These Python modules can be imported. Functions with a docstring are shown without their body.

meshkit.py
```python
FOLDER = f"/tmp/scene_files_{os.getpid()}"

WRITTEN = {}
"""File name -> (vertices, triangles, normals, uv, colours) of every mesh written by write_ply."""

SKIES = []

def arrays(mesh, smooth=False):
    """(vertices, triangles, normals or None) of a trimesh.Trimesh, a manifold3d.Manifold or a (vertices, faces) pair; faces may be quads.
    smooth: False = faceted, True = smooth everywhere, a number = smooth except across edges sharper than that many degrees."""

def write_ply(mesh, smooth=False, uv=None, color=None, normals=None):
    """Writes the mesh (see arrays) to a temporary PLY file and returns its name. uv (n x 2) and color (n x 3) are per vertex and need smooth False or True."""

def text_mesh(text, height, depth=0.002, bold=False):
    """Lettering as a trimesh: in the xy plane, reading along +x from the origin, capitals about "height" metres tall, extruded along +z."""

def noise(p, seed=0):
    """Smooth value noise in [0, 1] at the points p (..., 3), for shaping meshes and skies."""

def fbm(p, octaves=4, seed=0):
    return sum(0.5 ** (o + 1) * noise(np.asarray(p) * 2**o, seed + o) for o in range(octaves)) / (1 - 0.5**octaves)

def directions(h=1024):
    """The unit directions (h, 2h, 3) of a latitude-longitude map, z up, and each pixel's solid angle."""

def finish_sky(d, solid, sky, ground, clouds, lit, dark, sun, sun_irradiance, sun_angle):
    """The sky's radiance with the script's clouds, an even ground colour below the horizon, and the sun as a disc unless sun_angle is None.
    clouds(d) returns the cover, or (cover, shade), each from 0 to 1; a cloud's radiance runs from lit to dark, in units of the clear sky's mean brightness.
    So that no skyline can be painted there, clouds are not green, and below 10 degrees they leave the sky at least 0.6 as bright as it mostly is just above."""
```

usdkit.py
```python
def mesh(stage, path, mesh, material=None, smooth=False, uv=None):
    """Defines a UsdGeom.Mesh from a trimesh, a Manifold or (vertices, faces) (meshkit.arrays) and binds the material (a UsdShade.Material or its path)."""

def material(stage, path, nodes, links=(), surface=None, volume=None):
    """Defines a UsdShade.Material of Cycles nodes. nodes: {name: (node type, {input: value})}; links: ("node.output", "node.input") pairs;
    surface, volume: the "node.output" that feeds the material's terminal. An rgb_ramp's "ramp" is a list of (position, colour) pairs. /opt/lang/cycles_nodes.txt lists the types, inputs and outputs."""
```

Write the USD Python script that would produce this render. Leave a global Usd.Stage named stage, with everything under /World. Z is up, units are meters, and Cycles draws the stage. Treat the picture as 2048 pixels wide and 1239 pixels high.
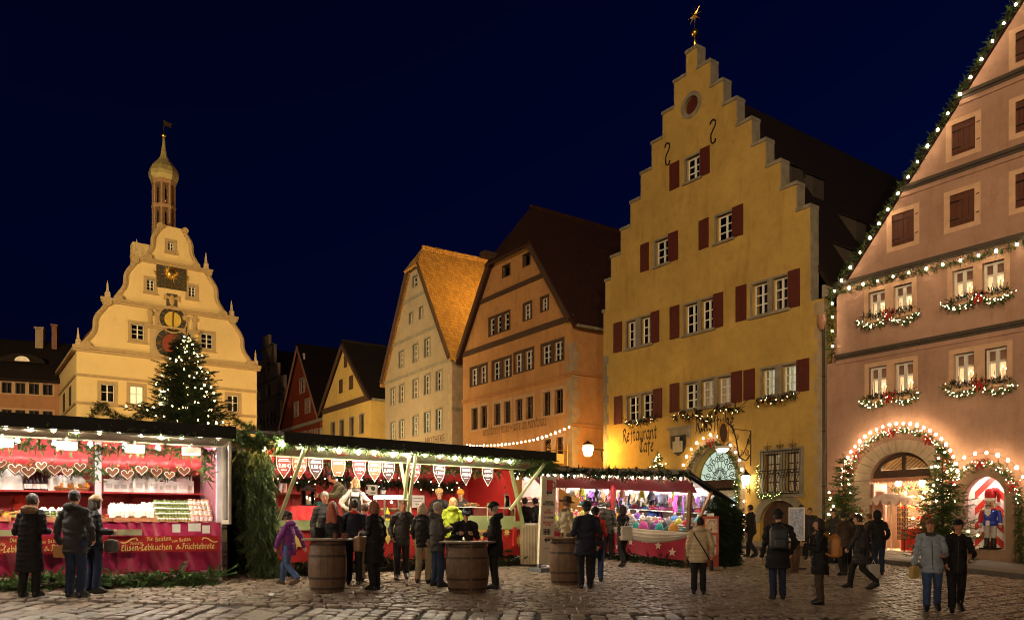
import math,random,numpy as np,trimesh,usdkit,meshkit
from pxr import Usd,UsdGeom,UsdLux,UsdShade,Gf,Sdf,Vt
import manifold3d as mf
from shapely.geometry import Polygon,Point,LineString,MultiPoint,box as sbox
from shapely.ops import unary_union
from shapely import affinity
random.seed(7)
np.random.seed(7)
RNG = np.random.default_rng(11)
PI = math.pi
stage = Usd.Stage.CreateInMemory()
UsdGeom.SetStageUpAxis(stage,'Z')
UsdGeom.SetStageMetersPerUnit(stage,1.0)
UsdGeom.Xform.Define(stage,'/World')
# ------------------------------------------------------------------ camera, sky, exposure
F,CX,HY,CZ = 1580.0,1024.0,1050.0,2.15      # focal length, centre column and horizon row in picture units, eye height
cam = UsdGeom.Camera.Define(stage,'/World/camera')
cam.CreateHorizontalApertureAttr(36.0)
cam.CreateFocalLengthAttr(36.0 * F / 2048)
cam.CreateVerticalApertureOffsetAttr(36.0 * (HY - 619.5) / 2048)
cam.CreateClippingRangeAttr((0.1,3000.0))
cam.AddTranslateOp().Set((0,0,CZ))
cam.AddRotateXOp().Set(90.0)
cam.GetExposureAttr().Set(0.0)
sky = UsdLux.DomeLight.Define(stage,'/World/sky')
sky.GetPrim().SetCustomDataByKey('kind','structure')
SKYM = usdkit.material(stage,'/World/Looks/night_sky',{
 's': ('sky_texture',{'sky_type': 'single_scattering','sun_disc': False,'sun_elevation': math.radians(-2.3),'sun_rotation': math.radians(70),'altitude': 300.0,'ozone_density': 3.0}),
 't': ('mix_color',{'blend_type': 'multiply','fac': 1.0,'b': (0.10,0.26,1.0)}),
 'b': ('background_shader',{'strength': 0.12})},[('s.color','t.a'),('t.result','b.color')],surface='b.background')
UsdShade.MaterialBindingAPI.Apply(sky.GetPrim()).Bind(SKYM)
# ------------------------------------------------------------------ scene tree helpers
_names = {}
def path_for(parent,name):
 base = parent.GetPath().pathString if parent is not None else '/World'
 k = base + '/' + name
 n = _names.get(k,-1) + 1
 _names[k] = n
 return k if n == 0 else '%s_%03d' % (k,n)
def tag(p,label=None,cat=None,group=None,kind=None):
 p = p.GetPrim() if hasattr(p,'GetPrim') else p
 for k,v in (('label',label),('category',cat),('group',group),('kind',kind)):
  if v: p.SetCustomDataByKey(k,v)
 return p
def thing(name,label=None,cat=None,M=None,group=None,kind=None):
 """An Xform directly under /World; M is a 4x4 matrix (columns = axes, origin)."""
 x = UsdGeom.Xform.Define(stage,path_for(None,name))
 if M is not None:
  x.AddTransformOp().Set(Gf.Matrix4d(*np.asarray(M,float).T.ravel().tolist()))
 return tag(x,label,cat,group,kind)
def copy_of(src,name,M,label=None,cat=None,group=None):
 x = UsdGeom.Xform.Define(stage,path_for(None,name))
 x.GetPrim().GetReferences().AddInternalReference(src.GetPath())
 x.ClearXformOpOrder()
 x.AddTransformOp().Set(Gf.Matrix4d(*np.asarray(M,float).T.ravel().tolist()))
 x.GetPrim().SetInstanceable(True)
 return tag(x,label,cat,group)
def part(name,mesh,m,parent,smooth=False,label=None,kind=None):
 if isinstance(mesh,MB): mesh = mesh.mesh()
 p = usdkit.mesh(stage,path_for(parent,name),mesh,m,smooth).GetPrim()
 return tag(p,label,None,None,kind)
def place(x,y,z,rz=0.0,s=1.0,rx=0.0):
 c,n = math.cos(rz),math.sin(rz)
 M = np.eye(4)
 R = np.array([[c,-n,0],[n,c,0],[0,0,1.0]])
 if rx:
  a,b = math.cos(rx),math.sin(rx)
  R = R @ np.array([[1,0,0],[0,a,-b],[0,b,a]])
 M[:3,:3] = R * s
 M[:3,3] = (x,y,z)
 return M
# ------------------------------------------------------------------ picture to place
def gz(x,y):
 """Height of the square's ground: it falls to the right and rises away from the eye, levelling off at the houses."""
 x = np.clip(x,-30,40)
 ye = np.where(y < 28,y,28 + 8 * (1 - np.exp(-(np.maximum(y,28) - 28) / 8)))
 ye = np.maximum(ye,-6)
 return -0.0368 * x + 0.0538 * ye
def gnd(px,py):
 a,b = (px - CX) / F,(HY - py) / F
 D = 10.0
 for _ in range(60):
  D += (CZ + b * D - float(gz(a * D,D))) / (0.0538 - b) * 0.5
 return a * D,D,float(gz(a * D,D))
def at_depth(px,py,D):
 return ((px - CX) / F * D,D,CZ + (HY - py) / F * D)
class Face:
 """A vertical wall plane. Local axes: x along the wall (to the viewer's right), y into the wall, z up; origin where px0 meets depth D0, at height 0."""
 def __init__(s,px0,D0,vp):
  s.o = np.array([(px0 - CX) / F * D0,D0])
  d = np.array([(vp - CX) / F,1.0]); d /= np.linalg.norm(d)
  # right along the picture
  if d[0] < 0: d = -d
  s.d = d
  s.n = np.array([-d[1],d[0]])       # inward
  s.M = np.eye(4)
  s.M[:2,0],s.M[:2,1],s.M[:2,3] = s.d,s.n,s.o
 def uz(s,px,py,y=0.0):
  r = np.array([(px - CX) / F,1.0])
  o = s.o + s.n * y
  # t*r = o + u*d
  A = np.array([[r[0],-s.d[0]],[r[1],-s.d[1]]])
  t,u = np.linalg.solve(A,o)
  return u,CZ + (HY - py) / F * t
 def u(s,px,y=0.0): return s.uz(px,HY,y)[0]
 def rect(s,x0,x1,yt,yb,y=0.0):
  xc = (x0 + x1) / 2
  return s.u(x0,y),s.u(x1,y),s.uz(xc,yb,y)[1],s.uz(xc,yt,y)[1]
 def w(s,u,y=0.0,z=0.0):
  p = s.o + s.d * u + s.n * y
  return np.array([p[0],p[1],z])
 def at(s,u,y,z,rz=0.0):
  return s.M @ place(u,y,z,rz)
 def g(s,u,y=0.0):
  p = s.w(u,y)
  return float(gz(p[0],p[1]))
# ------------------------------------------------------------------ mesh helpers
class MB:
 """Collects pieces that belong to one mesh."""
 def __init__(s): s.v,s.f,s.n = [],[],0
 def add(s,v,f=None):
  if f is None:
   v,f,_ = meshkit.arrays(v)
  v = np.asarray(v,float); f = np.asarray(f,int)
  if f.shape[1] == 4: f = np.vstack([f[:,[0,1,2]],f[:,[0,2,3]]])
  s.v.append(v); s.f.append(f + s.n); s.n += len(v)
  return s
 def box(s,x0,x1,y0,y1,z0,z1):
  v,f = bx(x0,x1,y0,y1,z0,z1)
  return s.add(v,f)
 def obox(s,c,X,Y,Z):
  """box with centre c and half axes"""
  c,X,Y,Z = (np.asarray(a,float) for a in (c,X,Y,Z))
  v = np.array([c + i * X + j * Y + k * Z for i in (-1,1) for j in (-1,1) for k in (-1,1)])
  return s.add(v,BF)
 def tube(s,pts,r,sides=6,cap=True):
  return s.add(*tube(pts,r,sides,cap))
 def mesh(s):
  if not s.v: return np.zeros((3,3)),np.array([[0,1,2]])
  return np.vstack(s.v),np.vstack(s.f)
 def empty(s): return not s.v
BF = np.array([[0,1,3],[0,3,2],[4,6,7],[4,7,5],[0,4,5],[0,5,1],[2,3,7],[2,7,6],[0,2,6],[0,6,4],[1,5,7],[1,7,3]])
def bx(x0,x1,y0,y1,z0,z1):
 return np.array([(x,y,z) for x in (x0,x1) for y in (y0,y1) for z in (z0,z1)],float),BF
def tube(pts,r,sides=6,cap=True):
 p = np.asarray(pts,float)
 n = len(p)
 r = np.broadcast_to(np.asarray(r,float),(n,))
 t = np.gradient(p,axis=0)
 t /= np.linalg.norm(t,axis=1,keepdims=True) + 1e-12
 ref = np.array([0,0,1.0]) if abs(t[:,2]).mean() < 0.8 else np.array([1.0,0,0])
 a = np.cross(t,ref); a /= np.linalg.norm(a,axis=1,keepdims=True) + 1e-12
 b = np.cross(t,a)
 ang = np.arange(sides) * 2 * PI / sides
 v = p[:,None] + r[:,None,None] * (np.cos(ang)[None,:,None] * a[:,None] + np.sin(ang)[None,:,None] * b[:,None])
 i,j = np.meshgrid(np.arange(n - 1),np.arange(sides),indexing='ij')
 q = np.stack([i * sides + j,i * sides + (j + 1) % sides,(i + 1) * sides + (j + 1) % sides,(i + 1) * sides + j],-1).reshape(-1,4)
 f = np.vstack([q[:,[0,1,2]],q[:,[0,2,3]]])
 v = v.reshape(-1,3)
 if cap:
  k = len(v)
  v = np.vstack([v,p[0],p[-1]])
  jj = np.arange(sides); j2 = (jj + 1) % sides
  f = np.vstack([f,np.stack([np.full(sides,k),j2,jj],1),np.stack([np.full(sides,k + 1),(n - 1) * sides + jj,(n - 1) * sides + j2],1)])
 return v,f
def lathe(prof,seg=16,arc=2 * PI):
 """prof: (r, z) from bottom to top; turned round z."""
 prof = np.asarray(prof,float); n = len(prof)
 a = np.arange(seg) * arc / seg
 v = np.stack([prof[:,0][:,None] * np.cos(a),prof[:,0][:,None] * np.sin(a),np.repeat(prof[:,1][:,None],seg,1)],-1).reshape(-1,3)
 i,j = np.meshgrid(np.arange(n - 1),np.arange(seg),indexing='ij')
 q = np.stack([i * seg + j,i * seg + (j + 1) % seg,(i + 1) * seg + (j + 1) % seg,(i + 1) * seg + j],-1).reshape(-1,4)
 return v,np.vstack([q[:,[0,1,2]],q[:,[0,2,3]]])
def moved(vf,M=None,t=None):
 v,f = vf[0],vf[1]
 if M is not None: v = v @ np.asarray(M)[:3,:3].T + np.asarray(M)[:3,3]
 if t is not None: v = v + np.asarray(t,float)
 return v,f
def prism(poly,y0,y1):
 """A polygon drawn in (x, z), as deep as y0 to y1."""
 mb = MB()
 for g in getattr(poly,'geoms',[poly]):
  if g.is_empty or g.area < 1e-7 or g.geom_type != 'Polygon': continue
  m = trimesh.creation.extrude_polygon(g,abs(y1 - y0),engine='earcut')
  v = np.array(m.vertices)
  mb.add(np.stack([v[:,0],max(y0,y1) - v[:,2],v[:,1]],1),m.faces)
 return mb.mesh()
def hprism(poly,z0,z1):
 """A polygon drawn in (x, y), from height z0 to z1."""
 mb = MB()
 for g in getattr(poly,'geoms',[poly]):
  if g.is_empty or g.area < 1e-7 or g.geom_type != 'Polygon': continue
  m = trimesh.creation.extrude_polygon(g,z1 - z0,engine='earcut')
  v = np.array(m.vertices); v[:,2] += z0
  mb.add(v,m.faces)
 return mb.mesh()
ICO = {k: trimesh.creation.icosphere(subdivisions=k,radius=1.0) for k in (0,1,2,3)}
def ball(c,r,k=1):
 m = ICO[k]
 return np.asarray(m.vertices) * np.asarray(r,float) + np.asarray(c,float),np.asarray(m.faces)
def sheet(fn,nu,nv,thick=0.0):
 """A grid surface fn(u, v) -> xyz for u, v in 0..1; thick > 0 closes it to a slab along its normals."""
 u,v = np.meshgrid(np.linspace(0,1,nu),np.linspace(0,1,nv),indexing='ij')
 P = np.stack(fn(u,v),-1)
 i,j = np.meshgrid(np.arange(nu - 1),np.arange(nv - 1),indexing='ij')
 q = np.stack([i * nv + j,(i + 1) * nv + j,(i + 1) * nv + j + 1,i * nv + j + 1],-1).reshape(-1,4)
 V = P.reshape(-1,3)
 f = np.vstack([q[:,[0,1,2]],q[:,[0,2,3]]])
 if thick:
  du,dv = np.gradient(P,axis=0),np.gradient(P,axis=1)
  n = np.cross(du,dv); n /= np.linalg.norm(n,axis=-1,keepdims=True) + 1e-12
  V2 = (P - n * thick).reshape(-1,3)
  k = len(V)
  rim = np.concatenate([np.arange(nu) * nv,(nu - 1) * nv + np.arange(1,nv),(np.arange(nu)[::-1] * nv + nv - 1)[1:],np.arange(nv)[::-1][1:]])
  a,b = rim[:-1],rim[1:]
  f = np.vstack([f,f[:,::-1] + k,np.stack([a,a + k,b],1),np.stack([b,a + k,b + k],1)])
  V = np.vstack([V,V2])
 return V,f
# ------------------------------------------------------------------ materials
_mats = {}
def lk(c): return tuple(float(x) for x in c)
def mat(name,color,rough=0.8,metal=0.0,var=0.18,scale=3.0,bump=0.0,bscale=30.0,island=0.0,spec=0.5,sheen=0.0,trans=0.0,emis=None,estr=0.0,extra=None):
 """A procedural surface: base colour varied by world-space noise (and per piece with island), optional fine relief."""
 if name in _mats: return _mats[name]
 c = np.array(color,float)
 n = {'geo': ('geometry',{}),
         'n1': ('noise_texture',{'scale': scale,'detail': 5.0,'roughness': 0.6}),
         'ramp': ('rgb_ramp',{'ramp': [(0.25,lk(c * (1 - var))),(0.5,lk(c)),(0.78,lk(np.minimum(c * (1 + var),0.95)))]}),
         'p': ('principled_bsdf',{'roughness': rough,'metallic': metal,'specular_ior_level': spec,'sheen_weight': sheen,'transmission_weight': trans})}
 l = [('geo.position','n1.vector'),('n1.fac','ramp.fac')]
 col = 'ramp.color'
 if island:
  n['ir'] = ('map_range',{'from_min': 0.0,'from_max': 1.0,'to_min': 1 - island,'to_max': 1 + island})
  n['im'] = ('mix_color',{'blend_type': 'multiply','fac': 1.0})
  n['ic'] = ('combine_color',{})
  l += [('geo.random_per_island','ir.value'),('ir.result','ic.r'),('ir.result','ic.g'),('ir.result','ic.b'),(col,'im.a'),('ic.color','im.b')]
  col = 'im.result'
 l.append((col,'p.base_color'))
 if bump:
  n['n2'] = ('noise_texture',{'scale': bscale,'detail': 4.0})
  n['b'] = ('bump',{'strength': bump,'distance': 0.02})
  l += [('geo.position','n2.vector'),('n2.fac','b.height'),('b.normal','p.normal')]
 if estr:
  n['p'][1]['emission_color'] = lk(emis if emis is not None else color)
  n['p'][1]['emission_strength'] = estr
 _mats[name] = usdkit.material(stage,'/World/Looks/' + name,n,l,surface='p.BSDF')
 return _mats[name]
def glow(name,color,strength):
 if name not in _mats:
  _mats[name] = usdkit.material(stage,'/World/Looks/' + name,{'e': ('emission',{'color': lk(color),'strength': strength})},surface='e.emission')
 return _mats[name]
def plaster(name,color,dirt=(0.25,0.2,0.15),grime=0.35,var=0.1,mot=0.5):
 """Lime plaster: broad patches, vertical runs of grime, fine relief."""
 if name in _mats: return _mats[name]
 c = np.array(color,float)
 n = {'geo': ('geometry',{}),
         'big': ('noise_texture',{'scale': 0.55,'detail': 6.0,'roughness': 0.62}),
         'ramp': ('rgb_ramp',{'ramp': [(0.3,lk(c * (1 - var))),(0.55,lk(c)),(0.75,lk(np.minimum(c * (1 + var),.95)))]}),
         'map': ('mapping',{'mapping_type': 'point','scale': (1.3,1.3,0.22)}),
         'run': ('noise_texture',{'scale': 1.6,'detail': 6.0,'roughness': 0.7}),
         'rr': ('map_range',{'from_min': 0.52,'from_max': 0.78,'to_min': 0.0,'to_max': grime,'clamp': True}),
         'mix': ('mix_color',{'blend_type': 'mix','b': lk(c * np.array(dirt) * 2.2)}),
         'fine': ('noise_texture',{'scale': 9.0,'detail': 8.0,'roughness': 0.7}),
         'mid': ('noise_texture',{'scale': 2.6,'detail': 7.0,'roughness': 0.75}),'mr': ('rgb_ramp',{'ramp': [(0.33,(.74,.72,.70)),(0.5,(1,1,1)),(0.7,(1.1,1.1,1.12))]}),'mm': ('mix_color',{'blend_type': 'multiply','fac': mot}),
         'b': ('bump',{'strength': 0.45,'distance': 0.03}),
         'p': ('principled_bsdf',{'roughness': 0.92,'specular_ior_level': 0.2})}
 l = [('geo.position','big.vector'),('big.fac','ramp.fac'),('geo.position','map.vector'),('map.vector','run.vector'),('run.fac','rr.value'),
         ('rr.result','mix.fac'),('ramp.color','mix.a'),('geo.position','mid.vector'),('mid.fac','mr.fac'),('mix.result','mm.a'),('mr.color','mm.b'),('mm.result','p.base_color'),('geo.position','fine.vector'),('fine.fac','b.height'),('b.normal','p.normal')]
 _mats[name] = usdkit.material(stage,'/World/Looks/' + name,n,l,surface='p.BSDF')
 return _mats[name]
def tiles(name,c1,c2,rows=0.17):
 """Roof tiles, in generated courses by height."""
 if name in _mats: return _mats[name]
 n = {'geo': ('geometry',{}),'sep': ('separate_xyz',{}),'ad': ('math',{'math_type': 'add'}),'cmb': ('combine_xyz',{}),
         'br': ('brick_texture',{'scale': 1.0,'brick_width': 0.24,'row_height': rows,'mortar_size': 0.012,'mortar_smooth': 0.4,'color1': lk(c1),'color2': lk(c2),'mortar': lk(np.array(c1) * 0.35)}),
         'ns': ('noise_texture',{'scale': 1.4,'detail': 6.0,'roughness': 0.65}),
         'rr': ('map_range',{'from_min': 0.58,'from_max': 0.66,'to_min': 0.0,'to_max': 0.55,'clamp': True}),
         'mx': ('mix_color',{'blend_type': 'mix','b': lk(np.array(c1) * 0.45)}),
         'b': ('bump',{'strength': 0.8,'distance': 0.04}),
         'p': ('principled_bsdf',{'roughness': 0.85,'specular_ior_level': 0.25})}
 l = [('geo.position','sep.vector'),('sep.x','ad.value1'),('sep.y','ad.value2'),('ad.value','cmb.x'),('sep.z','cmb.y'),('cmb.vector','br.vector'),
         ('geo.position','ns.vector'),('ns.fac','rr.value'),('rr.result','mx.fac'),('br.color','mx.a'),('mx.result','p.base_color'),('br.fac','b.height'),('b.normal','p.normal')]
 n['b'][1]['invert'] = True
 _mats[name] = usdkit.material(stage,'/World/Looks/' + name,n,l,surface='p.BSDF')
 return _mats[name]
def pane_glass():
 if 'pane_glass' not in _mats:
  _mats['pane_glass'] = usdkit.material(stage,'/World/Looks/pane_glass',{
   'f': ('fresnel',{'IOR': 1.5}),'t': ('transparent_bsdf',{'color': (0.9,0.92,0.92)}),'g': ('glossy_bsdf',{'roughness': 0.03,'color': (0.9,0.9,0.9)}),
   'm': ('mix_closure',{})},[('f.fac','m.fac'),('t.BSDF','m.closure1'),('g.BSDF','m.closure2')],surface='m.closure')
 return _mats['pane_glass']
def needles(name,c1,c2):
 if name in _mats: return _mats[name]
 n = {'geo': ('geometry',{}),'r': ('rgb_ramp',{'ramp': [(0.0,lk(c1)),(1.0,lk(c2))]}),
         'ns': ('noise_texture',{'scale': 2.2,'detail': 3.0}),'ad': ('math',{'math_type': 'add'}),'ml': ('math',{'math_type': 'multiply','value2': 0.5}),
         'd': ('principled_bsdf',{'roughness': 0.55,'specular_ior_level': 0.35}),'t': ('translucent_bsdf',{}),'m': ('mix_closure',{'fac': 0.25})}
 l = [('geo.position','ns.vector'),('geo.random_per_island','ad.value1'),('ns.fac','ad.value2'),('ad.value','ml.value1'),('ml.value','r.fac'),
         ('r.color','d.base_color'),('r.color','t.color'),('d.BSDF','m.closure1'),('t.BSDF','m.closure2')]
 _mats[name] = usdkit.material(stage,'/World/Looks/' + name,n,l,surface='m.closure')
 return _mats[name]
GLASS = pane_glass()
WHITE = mat('white_paint',(0.72,0.70,0.64),0.5,var=0.08,scale=8)
STONE = mat('grey_stone',(0.24,0.21,0.16),0.9,var=0.3,scale=2.5,bump=0.5,bscale=18)
SAND = mat('sandstone',(0.42,0.32,0.21),0.9,var=0.25,scale=3,bump=0.5,bscale=15,island=0.12)
DKWOOD = mat('dark_timber',(0.07,0.035,0.02),0.75,var=0.3,scale=6,bump=0.3)
REDSHUT = mat('red_shutter',(0.115,0.02,0.013),0.6,var=0.2,scale=7,bump=0.2,island=0.18)
IRON = mat('black_iron',(0.02,0.018,0.016),0.5,metal=0.6,var=0.2)
GOLD = mat('gilt',(0.75,0.48,0.12),0.32,metal=1.0,var=0.2,scale=9)
BLACK = mat('black_paint',(0.02,0.02,0.02),0.6)
CREAMP = mat('cream_paint',(0.66,0.6,0.48),0.6,var=0.1)
DARKROOM = mat('dark_room',(0.03,0.025,0.02),0.9)
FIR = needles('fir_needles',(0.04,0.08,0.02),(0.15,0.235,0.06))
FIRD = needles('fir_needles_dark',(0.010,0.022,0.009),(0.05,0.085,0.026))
BARK = mat('bark',(0.07,0.045,0.03),0.9,var=0.3,scale=8,bump=0.6)
BULB = glow('bulb_white',(1.0,0.86,0.64),620.0)
BULBW = glow('bulb_warm',(1.0,0.62,0.28),34.0)
LED = glow('led_warm',(1.0,0.72,0.36),14.0)
LEDG = glow('led_green',(1.0,0.9,0.5),14.0)
REDBOW = mat('red_bow',(0.5,0.02,0.02),0.5,var=0.2,scale=9)
# ------------------------------------------------------------------ lettering: pen strokes swept with a slanted nib
GL = {
 'a': [[(.75,.6),(.45,.72),(.12,.5),(.12,.15),(.4,0),(.7,.2)],[(.75,.7),(.7,.12),(.88,0)]],
 'b': [[(.1,1.1),(.12,.1),(.4,0),(.75,.2),(.75,.55),(.45,.72),(.14,.5)]],
 'c': [[(.72,.58),(.45,.72),(.12,.5),(.12,.15),(.4,0),(.74,.14)]],
 'd': [[(.35,1.1),(.78,.6),(.75,.15),(.42,0),(.12,.2),(.12,.5),(.45,.7),(.72,.6)]],
 'e': [[(.14,.33),(.74,.46),(.5,.72),(.12,.5),(.12,.15),(.4,0),(.74,.14)]],
 'f': [[(.8,1.05),(.5,1.1),(.36,.85),(.34,.1),(.25,-.3)],[(.08,.66),(.7,.68)]],
 'g': [[(.72,.62),(.42,.72),(.12,.5),(.14,.15),(.4,0),(.7,.2)],[(.74,.7),(.72,-.15),(.4,-.35),(.1,-.25)]],
 'h': [[(.12,1.1),(.12,0)],[(.12,.5),(.5,.72),(.75,.52),(.72,.1),(.6,-.15)]],
 'i': [[(.2,.66),(.2,.1),(.36,0)],[(.22,.92),(.27,.97)]],
 'k': [[(.12,1.1),(.12,0)],[(.14,.36),(.5,.5),(.58,.68),(.36,.72)],[(.3,.4),(.72,0)]],
 'l': [[(.16,1.1),(.16,.1),(.34,0)]],
 'm': [[(.06,.66),(.12,.6),(.12,0)],[(.14,.55),(.38,.72),(.5,.58),(.5,0)],[(.52,.55),(.78,.72),(.92,.58),(.92,.1),(1.06,0)]],
 'n': [[(.06,.66),(.13,.6),(.13,0)],[(.15,.55),(.48,.72),(.68,.58),(.68,.1),(.82,0)]],
 'o': [[(.42,.72),(.12,.5),(.12,.15),(.42,0),(.75,.2),(.75,.55),(.42,.72)]],
 'p': [[(.05,.68),(.14,.6),(.14,-.35)],[(.16,.5),(.45,.72),(.75,.55),(.75,.2),(.42,0),(.16,.12)]],
 'r': [[(.06,.66),(.14,.6),(.14,.06),(.26,0)],[(.16,.52),(.4,.7),(.58,.62)]],
 's': [[(.64,.62),(.35,.72),(.14,.54),(.6,.28),(.55,.06),(.3,0),(.08,.1)]],
 't': [[(.3,.98),(.28,.12),(.42,0),(.6,.08)],[(.06,.66),(.6,.68)]],
 'u': [[(.12,.68),(.12,.15),(.36,0),(.64,.16)],[(.68,.7),(.66,.1),(.82,0)]],
 'v': [[(.08,.7),(.2,.1),(.4,0),(.7,.3),(.66,.68),(.52,.72)]],
 'z': [[(.1,.66),(.66,.66),(.12,.02),(.7,.04)]],
 'A': [[(.05,0),(.5,1.05),(.6,.9),(.85,0)],[(.2,.38),(.76,.38)]],
 'B': [[(.16,1.0),(.14,0)],[(.0,.85),(.3,1.08),(.7,.95),(.66,.62),(.3,.54),(.8,.42),(.78,.1),(.45,0),(.05,.06)]],
 'C': [[(.85,.85),(.55,1.05),(.16,.8),(.12,.25),(.45,0),(.88,.15)],[(.5,.95),(.46,.1)]],
 'D': [[(.2,.95),(.18,.08)],[(.02,.85),(.4,1.05),(.88,.75),(.88,.3),(.5,.02),(.05,.04)]],
 'E': [[(.8,.9),(.5,1.05),(.2,.85),(.4,.58),(.62,.56)],[(.42,.56),(.1,.35),(.25,.04),(.6,0),(.88,.18)]],
 'F': [[(.1,.9),(.4,1.05),(.95,.98)],[(.5,1.0),(.42,.2),(.2,0),(.02,.12)],[(.28,.52),(.75,.56)]],
 'K': [[(.2,1.05),(.16,0)],[(.8,1.0),(.24,.5),(.6,.2),(.9,.0)]],
 'L': [[(.7,.9),(.5,1.08),(.32,.85),(.34,.2),(.1,.02),(.3,.06),(.6,.0),(.9,.14)]],
 'M': [[(.04,.02),(.18,1.0),(.5,.2),(.86,1.02),(.94,.05),(1.06,0)]],
 'P': [[(.2,1.0),(.18,-.05)],[(.02,.88),(.4,1.08),(.82,.85),(.7,.5),(.3,.46)]],
 'R': [[(.2,1.0),(.16,.1),(-.08,-.08)],[(.0,.86),(.38,1.08),(.76,.88),(.66,.6),(.26,.52)],[(.4,.54),(.66,.2),(1.0,-.1)]],
 'T': [[(.02,.98),(.9,1.0)],[(.46,1.0),(.46,0)]],'H': [[(.1,1),(.1,0)],[(.8,1),(.8,0)],[(.1,.52),(.8,.52)]],
 'O': [[(.45,1.02),(.1,.75),(.1,.25),(.45,-.02),(.82,.25),(.82,.75),(.45,1.02)]],
 '&': [[(.9,.05),(.3,.75),(.4,1.0),(.58,.9),(.5,.65),(.12,.35),(.15,.06),(.45,0),(.75,.25),(.85,.42)]],
 '-': [[(.1,.38),(.5,.38)]],'.': [[(.1,.02),(.14,.04)]],
}
GL['ü'] = GL['u'] + [[(.2,.92),(.24,.97)],[(.55,.92),(.6,.97)]]
GL['é'] = GL['e'] + [[(.4,.86),(.62,1.08)]]
GL['_'] = [[(.1,.38),(.8,.38)]]
GL['S'] = [[(.8,1.1),(.5,1.12),(.38,.85),(.4,.1),(.2,-.25)],[(.1,.62),(.3,.66)]]   # long s
WID = {'i': .42,'l': .4,'r': .6,'t': .62,'m': 1.16,'f': .66,'S': .55,'-': .6,'.': .25,' ': .5,'M': 1.1,'s': .72,'_': .95}
def pen(text,height,nib=0.16,ang=40,thin=0.035,gap=0.1):
 """Outline of text written with a broad pen: capitals about height tall, from the origin along x."""
 nx,ny = math.cos(math.radians(ang)) * nib / 2,math.sin(math.radians(ang)) * nib / 2
 shp,x = [],0.0
 for ch in text:
  for st in GL.get(ch,[]):
   p = np.array(st,float)
   if len(p) > 2:                                   # round the corners a little
    q = [p[0]]
    for k in range(1,len(p) - 1):
     q += [p[k] * .7 + p[k - 1] * .3,p[k] * .7 + p[k + 1] * .3]
    p = np.array(q + [p[-1]])
   for a,b in zip(p[:-1],p[1:]):
    shp.append(MultiPoint([(a[0] + x - nx,a[1] - ny),(a[0] + x + nx,a[1] + ny),(b[0] + x - nx,b[1] - ny),(b[0] + x + nx,b[1] + ny)]).convex_hull.buffer(thin,2))
  x += WID.get(ch,.88) + gap
 u = unary_union(shp)
 return affinity.scale(u,height,height,origin=(0,0)),x * height
def fit_text(text,width,height,**k):
 g,w = pen(text,height,**k)
 return affinity.scale(g,width / max(w,1e-6),1,origin=(0,0))
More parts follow.
